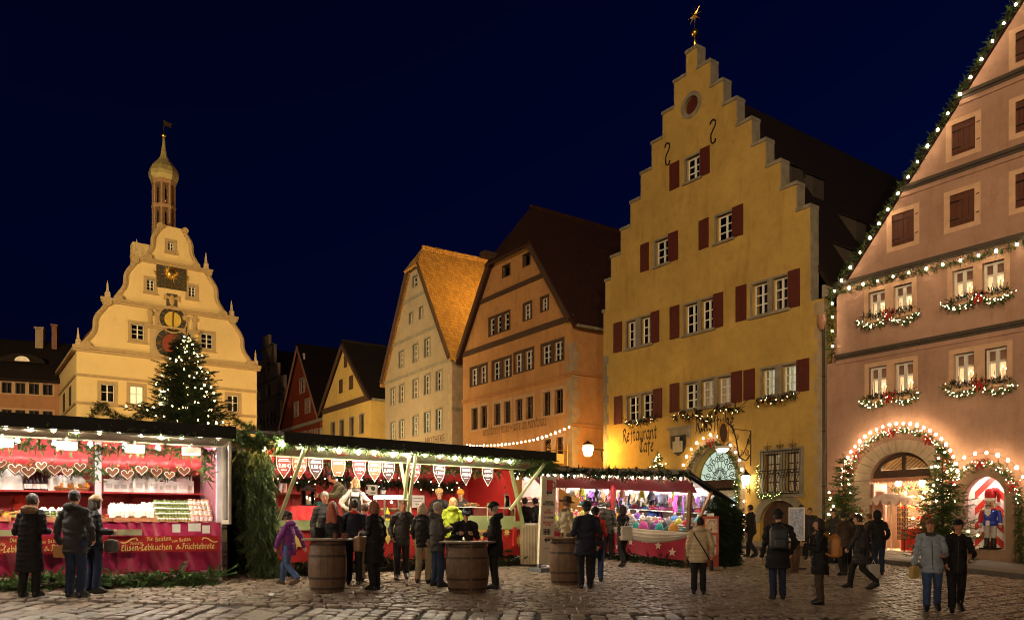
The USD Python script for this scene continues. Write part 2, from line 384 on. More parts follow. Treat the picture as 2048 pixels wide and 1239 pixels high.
# ------------------------------------------------------------------ buildings
class House:
 def __init__(s,face,name,label,poly,wall_mat,depth=14.0,thick=0.35,group=None):
  s.face,s.poly,s.holes,s.wm,s.depth,s.thick = face,poly,[],wall_mat,depth,thick
  s.t = thing(name,label,'building',face.M,group)
 def finish(s,side_h=None,sides=True,name='wall',y0=0.0):
  p = s.poly
  if s.holes: p = p.difference(unary_union(s.holes))
  s.wall = part(name,prism(p,y0,y0 + s.thick),s.wm,s.t)
  if sides:
   x0,_,x1,_ = s.poly.bounds
   zb = -1.5
   for k,xx in enumerate((x0,x1)):
    h = side_h[k] if side_h else 8.0
    a,b = (xx,xx + s.thick) if k == 0 else (xx - s.thick,xx)
    part('side_wall',bx(a,b,y0 + s.thick,s.depth,zb,h),s.wm,s.t)
   part('rear_wall',bx(x0,x1,s.depth - .02,s.depth + .2,zb,min(side_h) if side_h else 8.0),s.wm,s.t)
 def window(s,r,cols=2,rows=3,frame=WHITE,sur=0.0,sur_m=STONE,proud=0.03,lit=None,fw=0.055,bar=0.025,recess=0.14,transom=None,sill=True,panes=True,curtain=None,group_open=None):
  """One casement: surround, frame with glazing bars, panes, and what is behind."""
  u0,u1,z0,z1 = r
  s.holes.append(sbox(u0,z0,u1,z1))
  fr = MB()
  y0,y1 = recess,recess + 0.06
  fr.box(u0,u0 + fw,y0,y1,z0,z1).box(u1 - fw,u1,y0,y1,z0,z1)
  fr.box(u0 + fw,u1 - fw,y0,y1,z0,z0 + fw).box(u0 + fw,u1 - fw,y0,y1,z1 - fw,z1)
  xs = np.linspace(u0 + fw,u1 - fw,cols + 1)
  zs = np.linspace(z0 + fw,z1 - fw,rows + 1)
  if transom is not None:
   zs = np.array([z0 + fw] + [z0 + (z1 - z0) * q for q in transom] + [z1 - fw])
  for k,x in enumerate(xs[1:-1]):
   b = bar * (1.7 if cols == 2 or (cols == 4 and k == 1) else 1)
   fr.box(x - b,x + b,y0 - .012,y1 - .004,z0 + fw,z1 - fw)
  for z in zs[1:-1]:
   fr.box(u0 + fw,u1 - fw,y0 + .006,y1 - .01,z - bar,z + bar)
  w = part('window',fr,frame,s.t)
  for i in range(cols):
   for j in range(len(zs) - 1):
    part('pane',bx(xs[i] + .012,xs[i + 1] - .012,y0 + .02,y0 + .03,zs[j] + .012,zs[j + 1] - .012),GLASS,w)
  if sur:
   ring = sbox(u0 - sur,z0 - sur * (1 if sill else .6),u1 + sur,z1 + sur).difference(sbox(u0,z0,u1,z1))
   part('surround',prism(ring,-proud,recess - .004),sur_m,w)
  if sill:
   part('sill',bx(u0 - sur - .05,u1 + sur + .05,-proud - .09,.02,z0 - sur - .1,z0 - sur - .003),sur_m,w)
  # flat panel in place of the room
  bm = lit if lit is not None else DARKROOM
  part('window_back',bx(u0 - .05,u1 + .05,s.thick + .08,s.thick + .12,z0 - .05,z1 + .05),bm,w)
  if curtain is not None:
   cz = z0 + (z1 - z0) * curtain[0]
   for a,b in ((u0 + fw,(u0 + u1) / 2 - .03),((u0 + u1) / 2 + .03,u1 - fw)):
    part('curtain',sheet(lambda p,q: (a + (b - a) * p,recess + .11 + .018 * np.sin(p * 34 + a * 7) * (0.4 + .6 * (1 - q)),z0 + .03 + (cz - z0) * q),26,4),curtain[1],w)
  return w
 def shutter(s,r,m=REDSHUT,planks=4,y=-0.05,ang=None,battens=True):
  u0,u1,z0,z1 = r
  w = part('shutter',bx(u0 + .01,u1 - .01,y + .024,y + .034,z0 + .02,z1 - .02),m,s.t)
  if battens:
   for z in (z0 + (z1 - z0) * .16,z0 + (z1 - z0) * .84):
    part('batten',bx(u0 + .02,u1 - .02,y - .045,y - .026,z - .05,z + .05),m,w)
  xs = np.linspace(u0,u1,planks + 1)
  for i in range(planks):
   d = random.uniform(-.004,.004)
   part('plank',bx(xs[i] + .005,xs[i + 1] - .005,y - .02 + d,y + .02 + d,z0 + random.uniform(0,.012),z1 - random.uniform(0,.012)),m,w)
  return w
 def band(s,z0,z1,u0=None,u1=None,y0=-0.12,y1=0.0,m=DKWOOD,name='cornice'):
  a,_,b,_ = s.poly.bounds
  u0 = a if u0 is None else u0
  u1 = b if u1 is None else u1
  h = z1 - z0
  mb = MB().box(u0,u1,y0 * .55,y1,z0,z0 + h * .45 - .002).box(u0 - .03,u1 + .03,y0,y1 - .001,z0 + h * .45,z1)
  return part(name,mb,m,s.t)
def slab(a,b,c,d,t=0.16):
 """A roof plane: four corners (counter-clockwise seen from above), with thickness downward."""
 P = np.array([a,b,c,d],float)
 n = np.cross(P[1] - P[0],P[3] - P[0]); n /= np.linalg.norm(n)
 if n[2] < 0: n = -n
 V = np.vstack([P,P - n * t])
 f = np.array([[0,1,2,3],[7,6,5,4],[0,4,5,1],[1,5,6,2],[2,6,7,3],[3,7,4,0]])
 return V,np.vstack([f[:,[0,1,2]],f[:,[0,2,3]]])
def gable_roof(h,L,R,A,depth,m,over=0.35,y0=-0.3,hip=None,name='roof',t=0.2):
 """Roof over a gable front: L, R, A = (x, z) of left eave, right eave and ridge. hip = (zh, run): half hip that starts at height zh."""
 L,R,A = (np.array(q,float) for q in (L,R,A))
 for k,E in enumerate((L,R)):
  d = (E - A) / np.linalg.norm(E - A)
  Eo = E + d * over
  if hip is None:
   pts = [(A[0],y0,A[1]),(Eo[0],y0,Eo[1]),(Eo[0],depth,Eo[1]),(A[0],depth,A[1])]
   part(name,slab(*pts,t=t),m,h.t)
  else:
   zh,run = hip
   q = A + (E - A) * (A[1] - zh) / (A[1] - E[1])
   V = np.array([(Eo[0],y0,Eo[1]),(Eo[0],depth,Eo[1]),(A[0],depth,A[1]),(A[0],y0 + run,A[1]),(q[0],y0,q[1])],float)
   n = np.cross(V[1] - V[0],V[2] - V[0]); n /= np.linalg.norm(n); n = n if n[2] > 0 else -n
   W = np.vstack([V,V - n * t]); f = [[0,1,2],[0,2,3],[0,3,4],[5,7,6],[5,8,7],[5,9,8]]
   for i in range(5):
    j = (i + 1) % 5
    f += [[i,i + 5,j],[j,i + 5,j + 5]]
   part(name,(W,np.array(f)),m,h.t)
 yr = y0 + (hip[1] if hip else 0)
 part('ridge_tiles',tube([(A[0],y,A[1] + .05 + .025 * (i % 2)) for i,y in enumerate(np.arange(yr,depth,.42))],.13,6),m,h.t)
 e = (R - A) / np.linalg.norm(R - A)
 part('gutter',tube([(R[0] + e[0] * (over + .07),y0 + .2,R[1] + e[1] * over - .1),(R[0] + e[0] * (over + .07),depth,R[1] + e[1] * over - .1)],.09,6),STONE,h.t)
 if hip is not None:
  zh,run = hip
  qs = [A + (E - A) * (A[1] - zh) / (A[1] - E[1]) for E in (L,R)]
  e = 0.25
  V = np.array([(qs[0][0] - .1,y0 - e,qs[0][1] - e * .9),(qs[1][0] + .1,y0 - e,qs[1][1] - e * .9),(A[0],y0 + run + .02,A[1] + .03)],float)
  W = np.vstack([V,V + np.array([0,.12,-.12])])
  f = [[0,1,2],[3,5,4],[0,3,1],[1,3,4],[1,4,2],[2,4,5],[2,5,0],[0,5,3]]
  part('hip_roof',(W,np.array(f)),m,h.t)
  # end cap under the hip
 return
def verge_boards(h,pts,m=DKWOOD,w=0.28,y0=-0.42,y1=-0.302):
 """Barge boards along the gable's slopes."""
 for a,b in zip(pts[:-1],pts[1:]):
  a,b = np.array(a,float),np.array(b,float)
  d = (b - a) / np.linalg.norm(b - a); n = np.array([-d[1],d[0]])
  if n[1] > 0: n = -n
  p = Polygon([a + n * .0,b + n * .0,b + n * w,a + n * w])
  part('verge_board',prism(p,y0,y1),m,h.t)
# ------------------------------------------------------------------ fir branches, garlands, bulbs
def _sprig_template(n=30,L=0.22,nl=0.06,w=0.009,seed=3):
 r = np.random.default_rng(seed)
 V,Fc = [],[]
 tv,tf = tube([(0,0,0),(0,0,L)],[0.004,0.002],3,False)
 V.append(tv); Fc.append(tf); k = len(tv)
 for i in range(n):
  z = L * (0.08 + 0.92 * i / n)
  a = (0 if i % 2 else PI) + r.uniform(-.8,.8)
  d = np.array([math.cos(a) * .8,math.sin(a) * .8,.62]); d /= np.linalg.norm(d)
  if i == n - 1: d = np.array([0,0,1.0])
  s = np.cross(d,(0.3,0.2,1)); s /= np.linalg.norm(s)
  b = np.array([0,0,z]); l = nl * r.uniform(.7,1.1)
  V.append(np.array([b - s * w,b + s * w,b + d * l])); Fc.append(np.array([[k,k + 1,k + 2]])); k += 3
 return np.vstack(V),np.vstack(Fc)
SPRIGS = [_sprig_template(seed=s) for s in (3,4,5)]
SPRIG_S = _sprig_template(12,.2,.07,.016,9)
def sprigs(P,D,S,rng,tmpl=None):
 """Many sprigs as one mesh: at P, pointing along D, scaled by S."""
 P,D = np.asarray(P,float),np.asarray(D,float)
 S = np.broadcast_to(np.asarray(S,float),(len(P),))
 D = D / (np.linalg.norm(D,axis=1,keepdims=True) + 1e-9)
 q = rng.normal(size=P.shape)
 A = np.cross(D,q); A /= np.linalg.norm(A,axis=1,keepdims=True) + 1e-9
 B = np.cross(D,A)
 outv,outf,k = [],[],0
 tm = [tmpl] if tmpl is not None else SPRIGS
 which = rng.integers(0,len(tm),len(P))
 for w,(tv,tf) in enumerate(tm):
  sel = which == w
  if not sel.any(): continue
  v = (tv[None,:,0,None] * A[sel][:,None] + tv[None,:,1,None] * B[sel][:,None] + tv[None,:,2,None] * D[sel][:,None]) * S[sel][:,None,None] + P[sel][:,None]
  f = tf[None] + (np.arange(sel.sum()) * len(tv))[:,None,None]
  outv.append(v.reshape(-1,3)); outf.append(f.reshape(-1,3) + k); k += sel.sum() * len(tv)
 return np.vstack(outv),np.vstack(outf)
def resample(pts,step):
 pts = np.asarray(pts,float)
 d = np.r_[0,np.cumsum(np.linalg.norm(np.diff(pts,axis=0),axis=1))]
 n = max(2,int(round(d[-1] / step)) + 1)
 s = np.linspace(0,d[-1],n)
 return np.stack([np.interp(s,d,pts[:,k]) for k in range(3)],1)
def fir_rope(pts,r,per_m,rng,size=1.0,droop=0.25,flat=1.0):
 """Sprigs all along a path: a garland."""
 p = resample(pts,1.0 / per_m)
 t = np.gradient(p,axis=0); t /= np.linalg.norm(t,axis=1,keepdims=True) + 1e-9
 d = rng.normal(size=p.shape); d -= (d * t).sum(1,keepdims=True) * t * .6
 d /= np.linalg.norm(d,axis=1,keepdims=True)
 d = d * r * 3 + t * rng.choice([-.35,.35],len(p))[:,None] * r * 4
 d[:,2] -= droop * r * 3
 return sprigs(p + rng.normal(size=p.shape) * r * .3,d,size * rng.uniform(.65,1.15,len(p)),rng)
def bulb_mesh(r=0.03):
 return lathe([(0.001,-r),(r * .75,-r * .7),(r,0),(r * .8,r * .6),(r * .45,r * 1.2),(0.001,r * 1.3)],8)
def socket_mesh(r=0.03):
 return lathe([(0.001,r * 1.15),(r * .5,r * 1.15),(r * .5,r * 2.0),(0.001,r * 2.0)],6)
def light_string(name,label,pts,bulbs,r,m,group=None,wire=0.006,down=True,cat='string of lights',socks=True):
 """A wire with bulbs: one thing; every bulb is a part, the wire too."""
 t = thing(name,label,cat,None,group)
 part('wire',tube(pts,wire,4),BLACK,t)
 for b in bulbs:
  x = part('bulb',moved(bulb_mesh(r * random.uniform(.78,1.15)),t=b),m,t,True)
  if socks: part('socket',moved(socket_mesh(r),t=b),BLACK,x)
 return t
def led_specks(pts,r):
 mb = MB()
 for p in pts: mb.add(*ball(p,r,0))
 return mb
def bow(c,s,n=(0,-1,0)):
 """A ribbon bow: two loops, a knot and two tails, in the x-z plane of its place."""
 c = np.array(c,float); mb = MB()
 for k in (-1,1):
  a = np.linspace(0,2 * PI,13)
  loop = np.stack([k * s * (.5 - .5 * np.cos(a)) * .9,-.25 * s * np.sin(a),s * .36 * np.sin(a) + s * .12 * (1 - np.cos(a))],1)
  for p,q in zip(loop[:-1],loop[1:]):
   mb.obox((p + q) / 2 + c,(q - p) / 2 * 1.1,np.array([0,s * .12,s * .05]),np.array([0,-s * .012,s * .03]))
  tl = np.array([[0,-.05,0],[k * .28,-.1,-.45],[k * .42,-.06,-1.0]]) * s
  for p,q in zip(tl[:-1],tl[1:]):
   mb.obox((p + q) / 2 + c,(q - p) / 2,np.array([s * .14,0,s * .03 * k]),np.array([0,.012 * s,0]))
 mb.add(*ball(c + np.array([0,-.08 * s,0]),s * .17,1))
 return mb
def star_poly(c,r,n=5,inner=.42,rot=PI / 2):
 a = rot + np.arange(2 * n) * PI / n
 rr = np.where(np.arange(2 * n) % 2 == 0,r,r * inner)
 return Polygon(np.stack([c[0] + rr * np.cos(a),c[1] + rr * np.sin(a)],1))
def spiral(c,r,turns=1.6,start=0.0,sgn=1,n=22,y=0.0):
 a = np.linspace(0,turns * 2 * PI,n)
 rr = r * (1 - .82 * a / a[-1])
 return np.stack([c[0] + rr * np.cos(start + sgn * a),np.full(n,y),c[1] + rr * np.sin(start + sgn * a)],1)
# ------------------------------------------------------------------ ground, pavement, cobbles
JOINT = mat('joint_earth',(.06,.048,.036),.95,var=.3,scale=6)
STN = [mat('cobble_%s' % n,c,r,var=.25,scale=14,bump=.5,bscale=40,island=.25,spec=.6) for n,c,r in (('grey',(.34,.268,.19),.36),('brown',(.36,.262,.175),.4),('dark',(.26,.2,.145),.34),('pale',(.42,.33,.24),.4))]
nx,ny = 80,110
xs = np.linspace(-140,140,nx); ys = np.r_[np.linspace(-45,45,70),np.linspace(50,260,40)]
X,Yg = np.meshgrid(xs,ys,indexing='ij')
Zg = gz(X,Yg) - .035
i,j = np.meshgrid(np.arange(nx - 1),np.arange(ny - 1),indexing='ij')
q = np.stack([i * ny + j,(i + 1) * ny + j,(i + 1) * ny + j + 1,i * ny + j + 1],-1).reshape(-1,4)
ground = part('ground',(np.stack([X,Yg,Zg],-1).reshape(-1,3),np.vstack([q[:,[0,1,2]],q[:,[0,2,3]]])),JOINT,None,True)
tag(ground,kind='structure')
def stone_mesh(cx,cy,w,l,ang,h,rng):
 """Rounded setts as arrays: each an eight-sided low dome."""
 n = len(cx)
 base = np.array([(-1,-.62),(-.7,-1),(.7,-1),(1,-.62),(1,.62),(.7,1),(-.7,1),(-1,.62)])
 V = np.zeros((n,25,3))
 jit = rng.uniform(-.12,.12,(n,8,2))
 bb = base[None] + jit
 for k,(s_,dz) in enumerate(((1.0,-.05),(.96,.7),(.8,1.0))):
  p = bb * s_
  V[:,k * 8:k * 8 + 8,0] = p[...,0] * w[:,None]
  V[:,k * 8:k * 8 + 8,1] = p[...,1] * l[:,None]
  V[:,k * 8:k * 8 + 8,2] = dz * h[:,None] + (rng.uniform(-.12,.12,(n,8)) * h[:,None] if k == 2 else 0)
 V[:,24,2] = h * 1.06
 tx,ty = rng.normal(0,.028,n),rng.normal(0,.028,n)
 V[...,2] += V[...,0] * tx[:,None] + V[...,1] * ty[:,None]
 c,s_ = np.cos(ang)[:,None],np.sin(ang)[:,None]
 x = V[...,0] * c - V[...,1] * s_ + cx[:,None]; y = V[...,0] * s_ + V[...,1] * c + cy[:,None]
 V[...,2] += gz(x,y) - .035
 V[...,0],V[...,1] = x,y
 Fc = []
 for k in (0,1):
  for m in range(8):
   a,b = k * 8 + m,k * 8 + (m + 1) % 8
   Fc += [(a,b,b + 8),(a,b + 8,a + 8)]
 for m in range(8): Fc.append((16 + m,16 + (m + 1) % 8,24))
 return V,np.array(Fc)
rng = np.random.default_rng(5)
PAV = {}
kx0,ky0,_ = gnd(2046,1146); kx1,ky1,_ = gnd(1768,1116);
KD = np.array([-.7215,1.0]); KD /= np.linalg.norm(KD); KN = np.array([KD[1],-KD[0]])  # along the kerb (away), and to the right of it
K0 = np.array([14.2,22.1])
def right_of_kerb(x,y): return (x - K0[0]) * KN[0] + (y - K0[1]) * KN[1]
# the setts: dressed rows in front, rough cobbles in the middle, small rows to the right and behind
cx,cy,w,l,an,hh = [],[],[],[],[],[]
def row_field(x0,x1,y0,y1,rh,wl,dirang,jit,hgt,keep,gu=.009,gv=.008):
 c,s_ = math.cos(dirang),math.sin(dirang)
 pts = np.array([(x,y) for x in (x0,x1) for y in (y0,y1)])
 a = pts @ np.array([c,s_]); b = pts @ np.array([-s_,c])
 v = b.min(); k = 0
 while v < b.max():
  rhk = rh * rng.uniform(.88,1.12)
  u = a.min() + rng.uniform(0,wl)
  wob = rng.uniform(0,6)
  while u < a.max():
   L_ = wl * rng.uniform(.7,1.35)
   uu,vv = u + L_ / 2,v + rhk / 2 + .035 * math.sin(u * .9 + wob)
   x,y = uu * c - vv * s_,uu * s_ + vv * c
   if x0 <= x <= x1 and y0 <= y <= y1 and keep(x,y):
    cx.append(x + rng.normal(0,jit)); cy.append(y + rng.normal(0,jit)); w.append(max(L_ / 2 - gu,.03)); l.append(rhk / 2 - gv)
    an.append(dirang + rng.normal(0,jit * 3)); hh.append(hgt * rng.uniform(.75,1.25))
   u += L_
  v += rhk; k += 1
def edge(x): return 12.6 + .09 * (x + 8)          # where the dressed rows end
inview = lambda x,y: abs(x) < .68 * y + 1.0 and right_of_kerb(x,y) < -.05
row_field(-11,13,9.0,16.5,.27,.24,math.radians(87),.005,.032,lambda x,y: inview(x,y) and y < edge(x) - .1,.004,.015)
row_field(-13,16,11,30,.15,.21,math.radians(10),.014,.04,lambda x,y: inview(x,y) and y > edge(x) and x < 2.2 + (y - 14) * .25)
row_field(-6,16,11,34,.16,.17,math.radians(36),.008,.036,lambda x,y: inview(x,y) and y > edge(x) and x > 2.2 + (y - 14) * .25)
cx,cy,w,l,an,hh = (np.array(a) for a in (cx,cy,w,l,an,hh))
V,Fc = stone_mesh(cx,cy,w,l,an,hh,rng)
size = w * l / (cx ** 2 + cy ** 2 + 2) / np.maximum(cy,1)
vis = (np.abs(cx / cy) < 1024 / F) & (CY_ok := ((CZ - gz(cx,cy)) / cy * F + HY < 1239))
order = np.argsort(np.where(vis,-size,1))
near,rest = order[:300],order[300:]
for k,i_ in enumerate(near):
 part('cobble',(V[i_],Fc),STN[rng.integers(0,4)],ground)
for g in range(4):
 sel = rest[g::4]
 vv = V[sel].reshape(-1,3); ff = (Fc[None] + (np.arange(len(sel)) * 25)[:,None,None]).reshape(-1,3)
 part('cobblestones',(vv,ff),STN[g],ground,kind='stuff')
# pavement along the right-hand houses
pv = thing('pavement',None,None,None,None,'structure')
PAVM = mat('pavement_slab',(.22,.19,.16),.7,var=.25,scale=5,bump=.3,island=.2)
KERB = mat('kerb_stone',(.15,.13,.11),.75,var=.25,scale=5,bump=.4,island=.2)
def ribbon(s0,s1,d0,d1,z0,z1):
 """block between distances along (s) and across (d) the kerb line, heights over the ground"""
 v = []
 for s_ in (s0,s1):
  for d_ in (d0,d1):
   p = K0 + KD * s_ + KN * d_
   g = float(gz(*p))
   v += [(p[0],p[1],g + z0),(p[0],p[1],g + z1)]
 v = np.array(v).reshape(2,2,2,3)
 return np.array([v[a,b,c] for a in (0,1) for b in (0,1) for c in (0,1)]),BF
s_ = -9.0
while s_ < 26:
 L_ = rng.uniform(.8,1.2)
 part('kerb_stone',ribbon(s_,s_ + L_ - .012,0,.26,-.2,.135 + rng.uniform(-.006,.006)),KERB,pv)
 s_ += L_
s_ = -9.0
while s_ < 26:
 d_ = .272
 L_ = rng.uniform(.55,.8)
 for d2 in (1.1,2.0,2.9,3.75,5.4):
  part('paving_slab',ribbon(s_,s_ + L_ - .01,d_,d2 - .01,-.2,.13 + rng.uniform(-.004,.004)),PAVM,pv)
  d_ = d2
 s_ += L_
# ------------------------------------------------------------------ the two houses on the right
FY = Face(1650,31.8,-115)
YEL = plaster('ochre_plaster',(0.49,0.33,0.095),grime=.5,var=.14)
PNK = plaster('pink_plaster',(0.41,0.25,0.188),grime=.45,var=.14)
ROOFD = tiles('dark_roof_tiles',(0.022,0.011,0.009),(0.014,0.008,0.007))
LITW = mat('lit_room',(.6,.45,.25),emis=(1.0,.72,.38),estr=.32,scale=5,var=.5)
LITC = mat('cool_lit_room',(.6,.6,.5),emis=(.85,.95,.72),estr=.55,scale=4,var=.5)
def group_win(h,rects,sur=.14,sur_m=STONE,proud=.03,sill=True,**k):
 rs = [h.face.rect(*r) for r in rects]
 z0,z1 = np.mean([r[2] for r in rs]),np.mean([r[3] for r in rs])
 rs = [(r[0],r[1],z0,z1) for r in rs]
 lits = k.pop('lits',None)
 for i,r in enumerate(rs):
  if lits is not None: k['lit'] = lits[i]
  h.window(r,sill=False,**k)
 if sur:
  a,b = min(r[0] for r in rs),max(r[1] for r in rs)
  ring = sbox(a - sur,z0 - sur * .6,b + sur,z1 + sur)
  for r in rs: ring = ring.difference(sbox(*[r[0],r[2],r[1],r[3]]))
  part('window_surround',prism(ring,-proud,.1),sur_m,h.t)
 if sill:
  a,b = min(r[0] for r in rs),max(r[1] for r in rs)
  part('window_sill',bx(a - sur - .06,b + sur + .06,-proud - .1,.02,z0 - sur * .6 - .1,z0 - sur * .6 - .003),sur_m,h.t)
 return rs
def fitrect(f,r):
 """shutter rectangle in picture units: x0, x1, top, bottom (heights at its middle)"""
 return f.rect(*r)
# --- the ochre house with the stepped gable
f = FY
Z3 = lambda X,Y: (1180 + X / 2.294,20 + Y / 2.294)
Lc = [(443,205),(388,335),(335,480),(285,610),(235,755),(187,890),(143,1015),(98,1140),(72,1240)]
Rc = [(490,172),(550,240),(608,330),(670,420),(740,505),(805,600),(873,697),(945,800),(1008,915)]
steps = []
for a,b in zip(Lc,Rc):
 ua,za = f.uz(*Z3(*a)); ub,zb = f.uz(*Z3(*b))
 steps.append([ua,ub,(za + zb) / 2])
uR,uL = f.u(1647.5),f.u(1207)
zEave = f.uz(1645,596)[1]
zE2 = steps[-1][2] - 1.6
pts = [(uL,-1.2),(uL,zE2)]
for i in range(len(steps) - 1,-1,-1):
 ua,ub,z = steps[i]
 zlow = zE2 if i == len(steps) - 1 else steps[i + 1][2]
 pts += [(ua,zlow),(ua,z)]
for i in range(len(steps)):
 ua,ub,z = steps[i]
 zlow = zEave if i == len(steps) - 1 else steps[i + 1][2]
 pts += [(ub,z),(ub,zlow)]
pts += [(uR,zEave),(uR,-1.2)]
Y = House(f,'stepped_gable_house','tall ochre plastered house with stepped gable, dark red shutters and blackletter inn writing',Polygon(pts),YEL,depth=22,thick=.5)
for i,(ua,ub,z) in enumerate(steps):
 if i == 0:
  part('coping_stone',bx(ua - .06,ub + .06,-.06,.56,z,z + .16),STONE,Y.t)
 else:
  pa,pb,_ = steps[i - 1]
  part('coping_stone',bx(ua - .07,pa - .004,-.06,.56,z,z + .15),STONE,Y.t)
  part('coping_stone',bx(pb + .004,ub + .07,-.06,.56,z,z + .15),STONE,Y.t)
 for uu,sg in ((ua,-1),(ub,1)):                      # dark weathered edge on the riser
  zl = (zE2 if sg < 0 else zEave) if i == len(steps) - 1 else steps[i + 1][2] + .15
  part('riser_stone',bx(uu + (0.003 if sg > 0 else -.06),uu + (.06 if sg > 0 else -.003),.02,.54,zl,z - .003),STONE,Y.t)
part('coping_stone',bx(uL - .08,steps[-1][0] - .065,-.06,.56,zE2,zE2 + .15),STONE,Y.t)
# kneeler and quoins at the right and left edges
zq = -.6; k = 0
while zq < zEave - .5:
 hq = random.uniform(.42,.6)
 part('quoin',bx(uR - (.42 if k % 2 else .3),uR + .004,-.012,.3,zq,zq + hq - .015),SAND,Y.t)
 part('quoin',bx(uL - .004,uL + (.4 if k % 2 else .28),-.012,.3,zq,zq + hq - .015),STONE,Y.t)
 zq += hq; k += 1
part('kneeler',prism(Polygon([(uR - .02,zEave + .003),(uR + .35,zEave + .003),(uR + .35,zEave + .28),(uR + .1,zEave + .5),(uR - .02,zEave + .5)]),-.1,.5),STONE,Y.t)
um = (steps[0][0] + steps[0][1]) / 2
zR = steps[0][2] - 1.3
part('roof',slab((um,.5,zR),(uR + .45,.5,zEave - .1),(uR + .45,24,zEave - .1),(um,24,zR)),ROOFD,Y.t)
part('roof',slab((um,.5,zR),(uL - .45,.5,zE2 - .3),(uL - .45,24,zE2 - .3),(um,24,zR)),ROOFD,Y.t)
slope = (zR - zEave + .1) / (uR + .45 - um)
PALE = mat('pale_dormer_cheek',(.055,.042,.035),.9)
for k,(yy,q) in enumerate([(3.0,.33),(4.6,.34),(6.0,.52),(3.2,.72),(5.2,.74),(9,.5),(8.2,.76)]):
 ux = um + (uR + .45 - um) * q; zz = zR - slope * (ux - um)
 d = part('dormer',prism(Polygon([(ux - .2,zz + .2),(ux + .9,zz - slope * 0.9 + .9),(ux + .9,zz - slope * .9)]),yy,yy + .9),PALE,Y.t)
 part('dormer_roof',slab((ux - .3,yy - .1,zz + .32),(ux + 1.05,yy - .1,zz - slope * .9 + .95),(ux + 1.05,yy + 1,zz - slope * .9 + .95),(ux - .3,yy + 1,zz + .32),t=.06),ROOFD,d)
# windows
DULLC = mat('dull_curtain',(.4,.33,.25),.9,var=.4,scale=5)
W6 = dict(cols=2,rows=3,recess=.2)
for cas,shs in [
 ([(1371.8,1399.3,313,358)],[(1340.4,1359.6,319,374.5),(1401,1420.6,289,346)]),
 ([(1432.8,1464.2,428,479)],[(1398.8,1418.4,436.3,492.5),(1465.5,1487.3,409,468)]),
 ([(1310.8,1337,478.8,526.8)],[(1282,1298.6,486.5,538.5),(1337.8,1357,463,517)]),
 ([(1253.9,1272.4,641,693.7),(1282,1301.7,633.3,687)],[(1228.3,1245,644,704),(1302.5,1319.4,620.7,684.7)]),
 ([(1369.8,1395,607.5,665.4),(1402.5,1426.4,598.2,656.4)],[(1340.8,1359.7,609,674),(1427.5,1447.4,582.3,649.9)]),
 ([(1505,1535.6,565.7,627.6),(1545,1575.5,554,618)],[(1472.6,1494,568.8,638.5),(1577,1601,537.8,611.3)])]:
 rs = group_win(Y,cas,sur=.1,curtain=(1.0,DULLC) if len(cas) == 2 and cas[0][0] < 1450 else None,**W6)
 for s_ in shs:
  r = f.rect(*s_); h_ = (rs[0][3] - rs[0][2]) + .22
  zc = (rs[0][2] + rs[0][3]) / 2 + .02
  Y.shutter((r[0],r[1],zc - h_ / 2,zc + h_ / 2))
CURT = mat('glowing_net_curtain',(.6,.5,.36),.9,emis=(1.0,.68,.36),estr=.1,scale=12,var=.3)  # faint glow in the cloth stands in for room light
for cas,shs,lits in [
 ([(1254.7,1277.4,791,840),(1282.9,1306.2,786,836)],[(1229.5,1245.5,791.5,851),(1307.2,1325,775.5,840)],[DARKROOM,DARKROOM]),
 ([(1369,1395,765,816),(1402.5,1427.7,759.5,811),(1436,1462,752.5,804)],[(1340.8,1359.7,767,832),(1463.4,1485,742,815)],[LITW,LITW,LITW]),
 ([(1524,1550,737,789.7),(1564,1592.5,728.8,782)],[(1488.5,1510.8,735,811),(1594.2,1619.5,714,794.5)],[LITC,LITC])]:
 rs = group_win(Y,cas,sur=.1,lits=lits,curtain=(1.0,CURT) if lits[0] is LITW else (1.0,DULLC) if lits[0] is DARKROOM else None,**W6)
 for s_ in shs:
  r = f.rect(*s_); h_ = (rs[0][3] - rs[0][2]) + .22
  zc = (rs[0][2] + rs[0][3]) / 2 + .02
  Y.shutter((r[0],r[1],zc - h_ / 2,zc + h_ / 2))
# oval shutter
uo,zo = f.uz(1382.5,210)
ring = Point(uo,zo).buffer(.62).difference(Point(uo,zo).buffer(.42))
Y.holes.append(Point(uo,zo).buffer(.42))
part('round_window_surround',prism(ring,-.03,.1),STONE,Y.t)
part('round_shutter',prism(Point(uo,zo).buffer(.415),.12,.17),REDSHUT,Y.t)
# iron wall anchors
for px,py in ((1336,310),(1427,265)):
 ua,za = f.uz(px,py)
 a = np.linspace(0,1,25)
 ang = np.linspace(-.2 * PI,1.25 * PI,13)
 top = np.stack([ua + .17 * np.cos(ang),np.full(13,-.05),za + .3 + .2 * np.sin(ang)],1)[::-1]
 bot = np.stack([ua - .17 * np.cos(ang),np.full(13,-.05),za - .3 - .2 * np.sin(ang)],1)
 pth = np.vstack([top[::-1][::-1],np.array([[ua,-.05,za]]),bot[::-1][::-1]])
 S = [(ua - .16,za + .42),(ua - .1,za + .55),(ua + .04,za + .58),(ua + .16,za + .46),(ua + .14,za + .28),(ua,za + .1),(ua - .12,za - .1),(ua - .1,za - .42),(ua + .02,za - .52),(ua + .14,za - .46),(ua + .15,za - .34)]
 part('wall_anchor',tube(resample([(q[0],-.05,q[1]) for q in S],.06),.035,6),IRON,Y.t)
